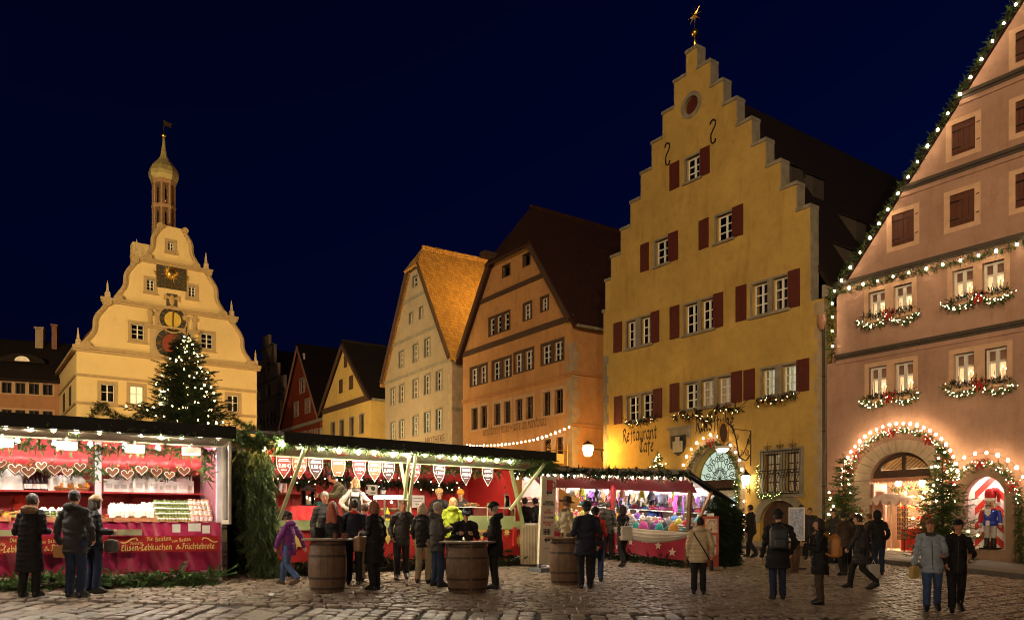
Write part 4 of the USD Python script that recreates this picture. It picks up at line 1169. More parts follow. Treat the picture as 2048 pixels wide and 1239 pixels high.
# cafe sign
us,zs2 = f.uz(1143,918)
cs = thing('cafe_sign','small glowing yellow cafe sign with scrollwork on the orange house','sign',f.M)
part('sign_box',bx(us - .35,us - .25,-1.35,-.35,zs2 - .22,zs2 + .3),glow('sign_glow',(1,.42,.05),1.1),cs)
w_ = moved(fit_text('Cafe',.8,.32,nib=.14)and prism(fit_text('Cafe',.8,.3,nib=.14),0,.01),np.array([[0,1,0,us - .362],[1,0,0,-1.27],[0,0,1,zs2 - .06],[0,0,0,1.0]]))
part('lettering',w_,mat('sign_ink',(.25,.1,.02),.8),cs)
br = MB().tube([(us - .3,.02,zs2 + .5),(us - .3,-1.5,zs2 + .5)],.03,5).tube([(us - .3,-.05,zs2 - .5),(us - .3,-.05,zs2 + .9)],.03,5)
for q in (-1.5,-1.2,-.9,-.6): br.tube(np.roll(spiral((q,zs2 - .34),.13,1.5),0,1)[:,[1,0,2]] + np.array([us - .3,0,0]),.016,4)
for q in (-1.4,-.9): br.tube(spiral((q,zs2 + .66),.14,1.5)[:,[1,0,2]] + np.array([us - .3,0,0]),.016,4)
part('bracket',br,GOLD,cs)
# street lantern in the gap, on the stepped house's corner
uL_ = FY.u(1208); zL = FY.uz(1175,900)[1]
lw = thing('corner_street_lamp','glowing amber street lamp on an arm in the gap before the orange side wall','street lamp',FY.M)
pL = np.array(at_depth(1176,900,41.6)); q_ = np.linalg.inv(FY.M) @ np.r_[pL,1]
part('arm',MB().tube([(uL_,.25,q_[2] + .1),(q_[0],q_[1],q_[2] + .1),(q_[0],q_[1],q_[2] + .35)],.035,5).tube([(uL_,.25,q_[2] - .8),(uL_ - .3,.15,q_[2] - .4),(uL_ - .45,.2,q_[2] + .1)],.025,5),IRON,lw)
gl_ = part('lamp_glass',moved(lathe([(.12,-.3),(.2,-.25),(.3,.1),(.24,.26),(.001,.28)],10),t=q_[:3]),glow('sodium_lantern',(1,.50,.10),190),lw,True)
part('lamp_cap',moved(lathe([(.3,.285),(.22,.38),(.08,.45),(.001,.52)],10),t=q_[:3]),IRON,lw)
# --- tall grey-beige gable with the lit roof
FB = Face(905,55,10)
BEI = plaster('beige_plaster',(0.35,0.28,0.19),grime=.25)
ROOFO = tiles('orange_roof_tiles',(0.42,0.22,0.06),(0.27,0.14,0.04),rows=.27)
B = simple_gable('beige_pharmacy_house','tall beige gabled house with floodlit golden tiled roof and lit pharmacy windows',FB,(768,764),(908,711),(838,488),900,BEI,ROOFO,15,hip=528,over=.4)
f = FB
DULLF = mat('dull_frame',(.52,.47,.38),.7)
for x,y in ((838,741),(841,666),(838,590)):
 z = f.uz(x,y)[1]; t_ = max(0,(z - B.ze) / (B.a[1] - B.ze))
 ul = B.l[0] + (B.a[0] - B.l[0]) * t_ + .25; ur_ = B.r[0] + (B.a[0] - B.r[0]) * t_ - .25
 B.band(z - .12,z + .12,ul,ur_,y0=-.08,m=STONE)
LITP = mat('pharmacy_light',(.6,.7,.5),emis=(.66,.95,.70),estr=1.7,scale=2.5,var=.6)
for r in ((825.5,834.5,552,573),(818.6,825,625.5,646.5),(838.8,845.5,613.5,636.5)):
 B.window(f.rect(*r),cols=1,rows=2,sur=.12,sur_m=STONE,sill=False,frame=DULLF)
for r in ((798,807,702,734),(826,835.5,688,723),(849,859.5,677,712.5)):
 B.window(f.rect(*r),cols=2,rows=3,sur=.13,sur_m=STONE,sill=False,frame=DULLF)
for r in ((781.5,790,776,809),(798.5,808,769,804),(825.7,836,758.5,795),(848.8,860,749,787),(872,883.5,741.5,780)):
 B.window(f.rect(*r),cols=2,rows=3,sur=.14,sur_m=STONE,sill=False,frame=DULLF,curtain=(1,mat('dull_curtain',(.4,.33,.25),.9)))
for r in ((781.5,790,844.5,878),(798.5,808,840,875),(825.7,836,831.5,870),(848.8,860,823.5,864),(872,883.5,817.5,858.5)):
 B.window(f.rect(*r),cols=2,rows=3,sur=.14,sur_m=STONE,sill=False,frame=DULLF,lit=LITP)
g_ = fit_text('APOTHEKE',f.u(889) - f.u(849),.5,nib=.06,thin=.05) if False else None
t_m = meshkit.text_mesh('APOTHEKE',.5,.01)
v_ = np.array(t_m.vertices); wdt = v_[:,0].max()
u0,z0 = f.uz(849,889)
part('lettering',(np.stack([v_[:,0] * (f.u(889) - u0) / wdt + u0,-.004 - v_[:,2],v_[:,1] + z0],1),np.array(t_m.faces)),mat('brown_lettering',(.12,.06,.03)),B.t)
x1 = B.poly.bounds[2]; zq,k = -.5,0
while zq < B.ze - .6:
 hq = random.uniform(.5,.75)
 part('quoin',bx(x1 - (.6 if k % 2 else .35),x1 + .02,-.02,(.45 if k % 2 else .95),zq,zq + hq - .02),SAND,B.t); zq += hq; k += 1
B.finish(side_h=(B.ze - .2,B.ze - .2))
zm = f.uz(905,815)[1]
part('side_moulding',bx(x1 + .003,x1 + .15,-.1,12,zm - .12,zm + .06),STONE,B.t)
# small triangular dormer hood on its roof
q = .62; yy = 5.5
ux = B.a[0] + (B.r[0] - B.a[0]) * q; zz = B.a[1] + (B.ze - B.a[1]) * q
part('dormer',MB().add(np.array([(ux,yy,zz + .15),(ux + .9,yy - .7,zz - .95),(ux + .9,yy + .7,zz - .95),(ux + .35,yy,zz - 1.3),(ux + 1.05,yy,zz - .6)]),np.array([[0,1,4],[0,4,2],[1,3,4],[4,3,2]])),BLACK,B.t)
# --- small yellow gable
FS = Face(742,65.5,-73)
YSM = plaster('light_ochre_plaster',(0.56,0.38,0.12),grime=.25)
Sh = simple_gable('small_yellow_house','small yellow gabled house with dark shuttered gable openings',FS,(643,824),(744,789),(687.5,684),900,YSM,ROOFD,18,over=.3)
f = FS
z = f.uz(695,808)[1]
Sh.band(z - .25,z + .25,y0=-.12,m=DKWOOD)
for r in ((687,694.5,709,734.5),(677.3,685.6,758,786),(697.5,706.5,750,778.5)):
 q = f.rect(*r); Sh.holes.append(sbox(q[0],q[2],q[1],q[3])); Sh.shutter(q,DKWOOD,3,y=.05)
for r in ((662,670,845,882),(680,688,840,877),(699.7,707.5,834.5,871),(719.7,727.8,828.5,866)):
 Sh.window(f.rect(*r),cols=2,rows=2,frame=DKWOOD,sur=.1,sur_m=STONE,sill=False)
Sh.finish(side_h=(Sh.ze - .2,Sh.ze - .2))
# --- red gable
FR = Face(648,80,-60)
REDW = plaster('oxblood_plaster',(0.46,0.09,0.035),grime=.2)
Rh = simple_gable('red_gable_house','oxblood red house with steep narrow gable and white windows',FR,(562,856),(642,836),(603,688),900,REDW,ROOFD,22,over=.2,verge=False)
f = FR
for a,b in (((Rh.l[0],Rh.ze - .1),(Rh.a[0],Rh.a[1] - .1)),((Rh.a[0],Rh.a[1] - .1),(Rh.r[0],Rh.ze - .1))):
 verge_boards(Rh,[a,b],m=mat('pink_verge',(.5,.25,.16),.8),w=.22)
z = f.uz(604,853)[1]
part('eaves_cornice',MB().box(Rh.l[0] - .2,Rh.r[0] + 1.6,-.32,-.003,z - .1,z + .25),CREAMP,Rh.t)
for r in ((602,606.6,711,725),(600,609,758,784),(589,596.5,806,831),(611,619.5,799,824)):
 Rh.window(f.rect(*r),cols=2,rows=2,sur=.18,sur_m=CREAMP,sill=False,curtain=(1,mat('dull_curtain',(.4,.33,.25))))
for x in (584,596,607,618.5,629.5,641):
 Rh.window(f.rect(x - .2,x + 5.6,866 - (x - 600) * .22,888 - (x - 600) * .22),cols=2,rows=2,sur=.18,sur_m=CREAMP,sill=False)
Rh.finish(side_h=(Rh.ze - .2,Rh.ze - .2))
# --- dim stepped gable beside the clock house
FT = Face(568,106,-60)
f = FT
TW = plaster('dusky_plaster',(0.48,0.35,0.21),grime=.5)
tp = []
for (x,y) in ((478,960),(478,800),(496,800),(496,745),(508,745),(508,715),(525,715),(525,672),(537,672),(537,697),(547.5,697),(547.5,737),(555,737),(555,766),(567.5,766),(567.5,812),(560,812),(560,960)):
 u_,_z = f.uz(x,y); z_ = f.uz(531,y)[1]; tp.append((u_,z_))
T = House(f,'dim_stepped_house','dim grey brown house with stepped renaissance gable beside the clock house',Polygon(tp),TW,depth=18,thick=.4)
for y,x0,x1 in ((842,478,560),(800,478,567),(765,490,560),(737,498,552),(697,506,548)):
 z = f.uz(531,y - (531 - 531))[1]
 T.band(z - .12,z + .14,f.u(x0),f.u(x1),y0=-.18,m=STONE)
for r in ((517.5,523,812 + 22,858),(524.5,530,831,855),(531.5,537,828,852),(538.5,544,825,849),(545.5,551,822,846)):
 T.window(f.rect(*r),cols=1,rows=2,frame=DKWOOD,sur=.12,sur_m=STONE,sill=False)
for r,l_ in (((534,541,770,791),None),((516,521,782,799),LITP),((533,539,726,743),None),((517,522,737,752),LITW)):
 T.window(f.rect(*r),cols=1,rows=2,frame=DKWOOD,sur=.12,sur_m=STONE,sill=False,lit=l_)
chv = MB()
for y0_ in np.linspace(725,805,11):
 u_,z_ = f.uz(528.5,y0_)
 chv.add(*prism(Polygon([(u_ - .3,z_),(u_,z_ - .28),(u_ + .3,z_),(u_ + .3,z_ - .14),(u_,z_ - .42),(u_ - .3,z_ - .14)]),-.03,-.003))
part('painted_chevrons',chv,mat('dark_chevron',(.08,.05,.03)),T.t)
T.finish(side_h=(f.uz(531,800)[1],f.uz(531,812)[1]))
uA,zA_ = f.uz(531,697)
part('roof',slab((uA,.4,zA_),(f.u(572),.4,f.uz(531,815)[1]),(f.u(572),22,f.uz(531,815)[1]),(uA,22,zA_)),ROOFD,T.t)
part('roof',slab((uA,.4,zA_),(f.u(476),.4,f.uz(531,815)[1]),(f.u(476),22,f.uz(531,815)[1]),(uA,22,zA_)),ROOFD,T.t)
# ------------------------------------------------------------------ the cream clock house
FC = Face(153,57,3245)
f = FC
CRM = plaster('cream_plaster',(0.66,0.48,0.22),grime=.12,var=.05,mot=.15)
MLD = mat('moulding_stone',(0.38,0.26,0.12),.85,var=.15,bump=.3)
Z1 = lambda X,Y: (X / 1.877,220 + Y / 1.877)
uR_ = f.u(513.5); um = uR_ / 2
def zz(X,Y): return f.uz(*Z1(X,Y))[1]
c1,c2,c3 = zz(285,892),zz(390,712),zz(505,557)     # the three gable cornices
c4,c5 = zz(290,992),zz(290,1097)
ctop = zz(640,437)
hw = [um,um - f.u(Z1(398,0)[0]),um - f.u(Z1(508,0)[0]),um - f.u(Z1(598,0)[0])]
def tier(wa,wb,za,zb,n=16):
 """right-hand outline of one gable tier: scroll foot, bulge, hollow, up to the next cornice"""
 t = np.linspace(0,1,n)
 s = t * t * (3 - 2 * t)
 w = wa + (wb - wa) * (t + .07 * np.sin(2 * PI * t) - .05 * np.sin(4 * PI * t))
 return [(x,za + (zb - za) * q) for x,q in zip(np.clip(w,wb,wa),t)]
out = [(hw[0],-1.5),(hw[0],c1)]
tiers = [(hw[0] - .3,hw[1] - .15,c1,c2),(hw[1] - .55,hw[2] - .05,c2,c3),(hw[2] - .6,hw[3] - .12,c3,ctop)]
prof = []
for wa,wb,za,zb in tiers:
 p_ = tier(wa,wb,za,zb); prof.append(p_); out += p_
right = [(um + x,z) for x,z in out]; left_ = [(um - x,z) for x,z in out[::-1]]
C = House(f,'clock_gable_house','cream house with curved scroll gable, clocks, sundial and onion turret',Polygon(right + left_),CRM,depth=20,thick=.5)
for z,u0_,u1_,hh in ((c1,um - hw[0] - .25,um + hw[0] + .25,.42),(c2,um - hw[1] - .35,um + hw[1] + .35,.36),(c3,um - hw[2] - .35,um + hw[2] + .35,.3),(c4,um - hw[0],um + hw[0],.2),(c5,um - hw[0],um + hw[0],.2)):
 C.band(z - hh / 2,z + hh / 2,u0_,u1_,y0=-.28 if hh > .25 else -.12,m=MLD)
part('side_moulding',MB().box(um - hw[0] - .2,um - hw[0] - .002,0,18,c1 - .2,c1 + .2).box(um - hw[0] - .1,um - hw[0] - .003,0,18,c4 - .1,c4 + .1).box(um - hw[0] - .1,um - hw[0] - .003,0,18,c5 - .1,c5 + .1),MLD,C.t)
for k,p_ in enumerate(prof):
 for sg_ in (-1,1):
  pth = [(um + sg_ * x,-.04,z) for x,z in p_]
  pa = np.array(pth)
  mb = MB().tube(resample(pa,.2),.17,6)
  b0 = pa[0] + np.array([-sg_ * .25,0,.22]); t0 = pa[-1] + np.array([sg_ * .1,0,-.15])
  mb.add(*moved(lathe([(.001,-.2),(.36 - .04 * k,-.2),(.36 - .04 * k,.2),(.001,.2)],14),np.array([[1,0,0,b0[0]],[0,0,1,-.06],[0,1,0,b0[2]],[0,0,0,1.0]])))
  mb.add(*moved(lathe([(.001,-.2),(.3 - .03 * k,-.2),(.3 - .03 * k,.2),(.001,.2)],14),np.array([[1,0,0,t0[0]],[0,0,1,-.06],[0,1,0,t0[2]],[0,0,0,1.0]])))
  part('gable_scroll',mb,MLD,C.t,40)
  x = um + sg_ * (hw[k] - .1)
  zc_ = (c1,c2,c3)[k]
  part('pinnacle',moved(lathe([(.25,.15),(.25,.4),(.18,.45),(.26,.52),(.22,.6),(.12,.72),(.09,1.05),(.02,1.5),(.001,1.5)],4),place(x,.05,zc_ + .0,PI / 4)),CREAMP if False else mat('pinnacle_stone',(.5,.36,.2),.85),C.t,20)
# windows of the clock house
CW = dict(frame=CREAMP,sur=.22,sur_m=MLD,proud=.05)
ZR = lambda x0,x1,y0,y1: f.rect(x0 / 1.877,x1 / 1.877,220 + y0 / 1.877,220 + y1 / 1.877)
C.window(ZR(630,652,496,526),cols=2,rows=2,**CW)
C.window(ZR(551,579,636,676),cols=2,rows=3,**CW)
C.window(ZR(708,733,662,700),cols=2,rows=3,**CW)
C.window(ZR(493,541,803,860),cols=2,rows=3,**CW)
C.window(ZR(755,799,838,894),cols=2,rows=3,**CW)
C.window(ZR(378,429,1028,1094),cols=2,rows=2,transom=(.56,),**CW)
C.window(ZR(488,538,1035,1102),cols=2,rows=2,transom=(.56,),lit=mat('office_light',(.7,.7,.4),emis=(.85,.85,.45),estr=1.3,scale=3,var=.6),**CW)
C.window(ZR(594,640,1045,1110),cols=2,rows=2,transom=(.56,),lit=mat('office_light',(.7,.7,.4)),**CW)
C.window(ZR(854,896,1070,1131),cols=2,rows=2,transom=(.56,),**CW)
C.window(ZR(740,785,1058,1120),cols=2,rows=2,transom=(.56,),**CW)
for yy in (3,7,11):
 part('side_window',bx(um - hw[0] - .02,um - hw[0] + .1,yy,yy + 1.3,c5 + .1,c4 - .35),DARKROOM,C.t)
# sundial board
ua,ub,z0,z1 = ZR(587,699,590,672)
sd = part('sundial',bx(ua,ub,-.09,-.003,z0,z1),mat('sundial_dark',(.035,.03,.02),.7),C.t)
uc,zc_ = (ua + ub) / 2,z0 + (z1 - z0) * .72
ry = MB()
for k in range(24):
 a = k * 2 * PI / 24
 ry.tube([(uc,-.11,zc_),(uc + (.85 if k % 2 else .6) * math.cos(a),-.1,zc_ + (.85 if k % 2 else .6) * math.sin(a))],[.09,.008],4)
ry.add(*ball((uc,-.1,zc_),(.34,.1,.34),2))
part('sundial_sun',ry,GOLD,sd)
nm = MB()
for k in range(15):
 a = PI + PI * (k + .5) / 15
 nm.obox((uc + 1.15 * math.cos(a),-.1,z0 + 1.2 + .75 * math.sin(a)),np.array([math.cos(a),0,math.sin(a)]) * .13,(0,.012,0),np.array([-math.sin(a),0,math.cos(a)]) * .045)
for k in range(9):
 x = ua + .15 + (ub - ua - .3) * k / 8
 nm.add(*prism(Polygon([(x - .12,z0 + .05),(x + .06,z0 + .05),(x + .12,z0 + .3),(x - .06,z0 + .3)]),-.11,-.093))
for zq in np.linspace(z0 + .5,z1 - .15,5):
 for x in (ua + .15,ub - .15): nm.obox((x,-.1,zq),(.1,0,.03),(0,.01,0),(0,0,.09))
part('sundial_numerals',nm,GOLD,sd)
# eagle relief
ua,ub,z0,z1 = ZR(624,665,690,738)
uc = (ua + ub) / 2
eg = part('eagle_panel',bx(ua,ub,-.06,-.003,z0,z1),mat('relief_dark',(.06,.045,.03)),C.t)
part('eagle',MB().add(*ball((uc,-.08,(z0 + z1) / 2),(.2,.08,.42),2)).add(*prism(Polygon([(uc - .1,z1 - .3),(uc - .55,z1 - .1),(uc - .6,z0 + .4),(uc - .3,z0 + .6),(uc - .15,z0 + .5)]),-.1,-.063)).add(*prism(Polygon([(uc + .1,z1 - .3),(uc + .55,z1 - .1),(uc + .6,z0 + .4),(uc + .3,z0 + .6),(uc + .15,z0 + .5)]),-.1,-.063)).add(*ball((uc,-.1,z1 - .22),(.13,.09,.14),1)),mat('relief_gold',(.4,.25,.09),.6),eg)
# clock panel: pilasters, two dials
px0,px1 = f.u(Z1(590,0)[0]),f.u(Z1(690,0)[0])
zmid = zz(640,822)
part('clock_panel',bx(px0,px1,-.1,-.003,zmid + .14,c2 - .2),mat('panel_stone',(.40,.29,.15),.85),C.t)
part('clock_panel',bx(px0 - .5,px1 + .7,-.1,-.003,c1 + .22,zmid - .14),mat('panel_stone',(.40,.29,.15)),C.t)
C.band(zmid - .13,zmid + .13,px0 - .95,px1 + 1.1,y0=-.3,m=MLD)
for x in (px0 - .05,px1 + .05,px0 - .55,px1 + .75):
 lo,hi = (zmid + .15,c2 - .22) if abs(x - um) < 2.0 else (c1 + .24,zmid - .15)
 part('pilaster',MB().box(x - .1,x + .1,-.16,-.103,lo,hi).add(*moved(lathe([(.001,-.06),(.2,-.06),(.2,.06),(.001,.06)],10),np.array([[1,0,0,x],[0,0,1,-.17],[0,1,0,hi - .3],[0,0,0,1.0]]))),MLD,C.t)
def dial(cu,cz,r,face_m,name,hands,num_m,disc_m):
 R = np.array([[1,0,0,cu],[0,0,1,-.14],[0,1,0,cz],[0,0,0,1.0]])
 d = part(name,moved(lathe([(.001,-.03),(r,-.03),(r,.05),(.001,.05)],40),R),face_m,C.t)
 part('dial_ring',prism(Point(cu,cz).buffer(r + .07,24).difference(Point(cu,cz).buffer(r - .02,24)),-.2,-.17),MLD,d)
 part('dial_disc',prism(Point(cu,cz).buffer(r * .62,24),-.18,-.172),disc_m,d)
 nb_ = MB()
 for k in range(12):
  a = k * PI / 6
  e = np.array([math.sin(a),0,math.cos(a)]); s_ = np.array([math.cos(a),0,-math.sin(a)])
  for q in ((0,) if k % 3 else (-.05,.05)):
   nb_.obox(np.array([cu,-.182,cz]) + e * r * .82 + s_ * q * r * 1.2,s_ * r * .035,(0,.006,0),e * r * .13)
 part('numerals',nb_,num_m,d)
 for nm_,a,l in hands:
  e = np.array([math.sin(a),0,math.cos(a)]); s_ = np.array([math.cos(a),0,-math.sin(a)])
  part(nm_,MB().obox(np.array([cu,-.2,cz]) + e * r * l * .4,s_ * r * .05,(0,.008,0),e * r * l * .6),GOLD if disc_m is not GOLD else BLACK,d)
 return d
uc1,zc1 = f.uz(*Z1(647,788)); uc2,zc2 = f.uz(*Z1(647,880))
dial(uc1,zc1,.98,mat('dial_black',(.03,.025,.02),.5),'clock_dial',[('hour_hand',PI,.6),('minute_hand',.05,.85)],GOLD,mat('dial_gold',(.62,.42,.07),.5,metal=.3))
dial(uc2,zc2,1.25,mat('dial_black',(.03,.025,.02),.5),'calendar_dial',[('hour_hand',.3,.7),('minute_hand',2.4,.8)],GOLD,mat('dial_red',(.2,.035,.014),.5))
C.finish(side_h=(c1,c1))
# the house's own roof, just behind the gable
ROOFC = tiles('clock_roof_tiles',(0.16,0.07,0.04),(0.11,0.05,0.03))
part('roof',slab((um,.5,ctop - .9),(um + hw[0] + .3,.5,c1 - .2),(um + hw[0] + .3,22,c1 - .2),(um,22,ctop - .9)),ROOFC,C.t)
part('roof',slab((um,.5,ctop - .9),(um - hw[0] - .3,.5,c1 - .2),(um - hw[0] - .3,22,c1 - .2),(um,22,ctop - .9)),ROOFC,C.t)
# turret
tu,ty = f.u(Z1(632,0)[0]),1.6
tz0,tzm,tz1 = ctop - .3,zz(632,345),zz(632,245)
TUR = mat('turret_timber',(.13,.065,.03),.8,var=.25); TURL = mat('turret_stone',(.30,.17,.08),.8)
a8 = [(k + .5) * PI / 4 for k in range(8)]
tr_ = .76
body = MB()
for zlo,zhi in ((tz0,tzm),(tzm,tz1)):
 for a in a8:
  x,y = tu + tr_ * math.cos(a),ty + tr_ * math.sin(a)
  body.tube([(x,y,zlo),(x,y,zhi)],.11,6)
part('turret_posts',body,TURL,C.t)
rg = MB()
for z,hh,r in ((tz0 + .15,.4,.88),(tzm,.28,.92),(tz1 - .1,.35,.95)):
 rg.add(*moved(lathe([(.001,-hh / 2),(r * .93,-hh / 2),(r,hh * .2),(r,hh / 2),(.001,hh / 2)],8),place(tu,ty,z,PI / 8)))
part('turret_rings',rg,TURL,C.t)
for zlo,zhi in ((tz0 + .4,tzm - .2),(tzm + .2,tz1 - .3)):
 for k in range(8):
  a = k * PI / 4
  w_ = tr_ * math.sin(PI / 8) - .1
  hh = zhi - zlo
  pa = sbox(-w_,0,w_,hh).difference(Polygon(arch_pts(-w_ + .12,w_ - .12,hh * .62,hh - .1,7) + [(-w_ + .12,.0),(w_ - .12,.0)]))
  M_ = place(tu,ty,zlo,a - PI / 2) @ place(0,tr_ * math.cos(PI / 8),0)
  part('turret_arch',moved(prism(pa,-.06,.06),M_),TUR,C.t)
 bz = zlo + (zhi - zlo) * .45
 part('bell',moved(lathe([(.32,-.25),(.27,-.15),(.19,.1),(.15,.25),(.06,.3),(.001,.32)],14),t=(tu,ty,bz)),mat('bronze',(.25,.13,.05),.45,metal=.8),C.t,True)
 part('bell_beam',MB().box(tu - .8,tu + .8,ty - .06,ty + .06,bz + .32,bz + .44),TUR,C.t)
part('onion_dome',moved(lathe([(.9,-.3),(1.0,-.2),(1.1,.08),(1.12,.38),(1.0,.75),(.72,1.1),(.46,1.4),(.27,1.75),(.17,2.25),(.11,2.9),(.07,3.3),(.001,3.3)],8),place(tu,ty,tz1 + .3,PI / 8)),mat('dome_copper',(.46,.36,.14),.5,metal=.35,var=.3,scale=2),C.t)
zt_ = tz1 + 3.5
sp_ = part('spire',MB().tube([(tu,ty,zt_ - .1),(tu,ty,zt_ + 1.45)],.03,5).add(*moved(lathe([(.08,-.12),(.16,-.06),(.08,0),(.001,0)],10),t=(tu,ty,zt_ - .6))),GOLD,C.t)
part('spire_ball',ball((tu,ty,zt_ + .18),.22,2),GOLD,sp_,True)
part('weather_vane',prism(Polygon([(tu + .02,zt_ + 1.0),(tu + .5,zt_ + .92),(tu + .58,zt_ + 1.05),(tu + .45,zt_ + 1.1),(tu + .65,zt_ + 1.22),(tu + .5,zt_ + 1.32),(tu + .3,zt_ + 1.27),(tu + .02,zt_ + 1.4)]),ty - .02,ty + .02),GOLD,sp_)
# chimney-like lucarne behind its left shoulder
part('rear_chimney',bx(f.u(Z1(533,0)[0]) - .3,f.u(Z1(533,0)[0]) + .9,2.0,3.0,c3 - 1,c3 + 1.9),CRM,C.t)
# ------------------------------------------------------------------ low house at the far left
FL = Face(128,66,5200)
f = FL
LW = plaster('salmon_plaster',(0.36,0.17,0.085),grime=.4)
zeL = f.uz(60,757)[1]
Lh = House(f,'low_salmon_house','low salmon house with long dark roof and two chimneys at the left edge',Polygon([(f.u(-260),-1.5),(f.u(-260),zeL),(0,zeL),(0,-1.5)]),LW,depth=12)
for k in range(-6,4):
 x = 3.5 + k * 27.3
 for (a,b) in ((763.5 + k * 1.4,785.5 + k * 1.4),(818 + k * 1.2,842 + k * 1.2)):
  Lh.window(f.rect(x,x + 20,a,b),cols=2,rows=1,frame=DKWOOD,sur=.14,sur_m=mat('salmon_frame',(.42,.26,.15)),sill=False)
Lh.finish(side_h=(zeL,zeL))
zr_ = f.uz(60,676)[1] + 1.2
part('roof',slab((f.u(-270),-.5,zeL - .1),(.1,-.5,zeL - .1),(.1,7,zr_),(f.u(-270),7,zr_),t=.25),ROOFD,Lh.t)
part('roof',slab((f.u(-270),14,zeL - .1),(.1,14,zeL - .1),(.1,7,zr_),(f.u(-270),7,zr_),t=.25),ROOFD,Lh.t)
for (x0,x1,y0,m_) in ((72,88,655,mat('chimney_plaster',(.38,.26,.17),.9)),(105,115.5,650,mat('chimney_brick',(.24,.11,.07),.9))):
 ua,ub = f.u(x0,6),f.u(x1,6); zt = f.uz(x0,y0,6)[1]
 c_ = part('chimney',bx(ua,ub,5.6,6.8,zr_ - 3.0,zt - .15),m_,Lh.t)
 part('chimney_cap',bx(ua - .08,ub + .08,5.5,6.9,zt - .148,zt),m_,c_)
eb = f.uz(48,719,2.6)
part('eyebrow_dormer',prism(Polygon([(eb[0] + 1.7 * math.cos(a),eb[1] - .35 + .75 * math.sin(a) ** 1.0) for a in np.linspace(0,PI,15)]),1.9,6),ROOFD,Lh.t)
part('dormer_window',prism(Polygon([(eb[0] + .55 * math.cos(a),eb[1] - .25 + .42 * math.sin(a)) for a in np.linspace(0,PI,11)]),1.86,1.895),LITW,Lh.t)
# ------------------------------------------------------------------ market stalls
def local(M,px,py,y=0.0):
 """The point of the local plane y that the picture shows at (px, py): local (x, z)."""
 R,o = M[:3,:3],M[:3,3]
 c = np.linalg.inv(R) @ (np.array([0,0,CZ]) - o)
 d = np.linalg.inv(R) @ np.array([(px - CX) / F,1.0,(HY - py) / F])
 t = (y - c[1]) / d[1]
 p = c + d * t
 return p[0],p[2]
SATIN = mat('magenta_satin',(.30,.006,.05),.32,var=.12,sheen=.3,bump=.15,bscale=9)
REDPAINT = mat('red_stall_paint',(.34,.014,.012),.45,var=.15,bump=.1)
REDDEEP = mat('red_back_wall',(.42,.02,.016),.6,var=.2)
OLIVE = mat('olive_paint',(.26,.30,.13),.5,var=.1)
CANVAS = mat('grey_canvas',(.21,.185,.11),.8,var=.12,bump=.1)
TARP = mat('dark_tarpaulin',(.016,.015,.014),.85,spec=.2,var=.2,bump=.2)
RNG2 = np.random.default_rng(21)
SPOT = glow('spot_face',(1,.93,.82),160)
GILTPRINT = mat('gold_print',(.72,.50,.18),.5)
WHPRINT = mat('white_print',(.85,.83,.78),.6)
CARD = mat('white_card',(.8,.78,.72),.7,var=.05)
def spot_lamp(t,x,y,z,s=.16):
 b = part('spot_lamp',MB().box(x - s,x + s,y - .06,y + .06,z,z + .13).box(x - .02,x + .02,y - .02,y + .02,z + .13,z + .26),CREAMP,t)
 part('lamp_face',bx(x - s + .02,x + s - .02,y - .05,y + .05,z - .012,z - .002),SPOT,b)
def stars(M,t,items,m,y=-.012,n=5,inner=.42):
 for (px,py,r) in items:
  x,z = local(M,px,py,0)
  part('star',prism(star_poly((x,z),r,n,inner),y - .01,y),m,t)
# ===== first stall: gingerbread
S1 = Face(440,15.3,3600)
M1 = S1.M.copy()
l1 = lambda px,py,y=0.0: local(M1,px,py,y)
xL,xD,xR = -5.6,l1(198,1000)[0],0.0
zt = l1(330,1045)[1]; zb = l1(440,1137)[1]; zg = float(gz(*S1.w(-1.5)[:2]))
st1 = thing('gingerbread_stall','gingerbread stall with two bays, magenta satin counter and gold lettered red banners','market stall',M1)
part('counter',MB().box(xL,xR,.02,.75,zt - .05,zt).box(xL,xR,.05,.72,zb + .02,zt - .053),REDPAINT,st1)
def drape(x0,x1,z0,z1,amp=.03,seed=0,y=-.03):
 def fn(p,q):
  x = x0 + (x1 - x0) * p
  sag = .5 + .5 * np.sin(x * 9 + seed + 2.5 * q) * np.sin(x * 3.1 + seed * 2)
  return x,y - amp * (1 - q) * sag - .02 * np.sin(q * PI) + .01 * np.sin(x * 31 + q * 9),z0 + (z1 - z0) * q
 return sheet(fn,70,14)
for a,b,sd in ((xL,xD - .03,1.0),(xD + .02,xR,2.7)):
 part('counter_cloth',drape(a,b,zb,zt + .012,.095,sd,-.035),SATIN,st1,True)
 part('cloth_top',sheet(lambda p,q: (a + (b - a) * p,-.05 + .3 * q,zt + .016 + .012 * np.sin(p * 60 + sd) * np.sin(q * 6 + p * 17)),60,8),mat('clear_film_satin',(.45,.03,.1),.12,var=.15,spec=.9),st1,True)
BANM = mat('red_banner',(.40,.012,.012),.45,var=.08)
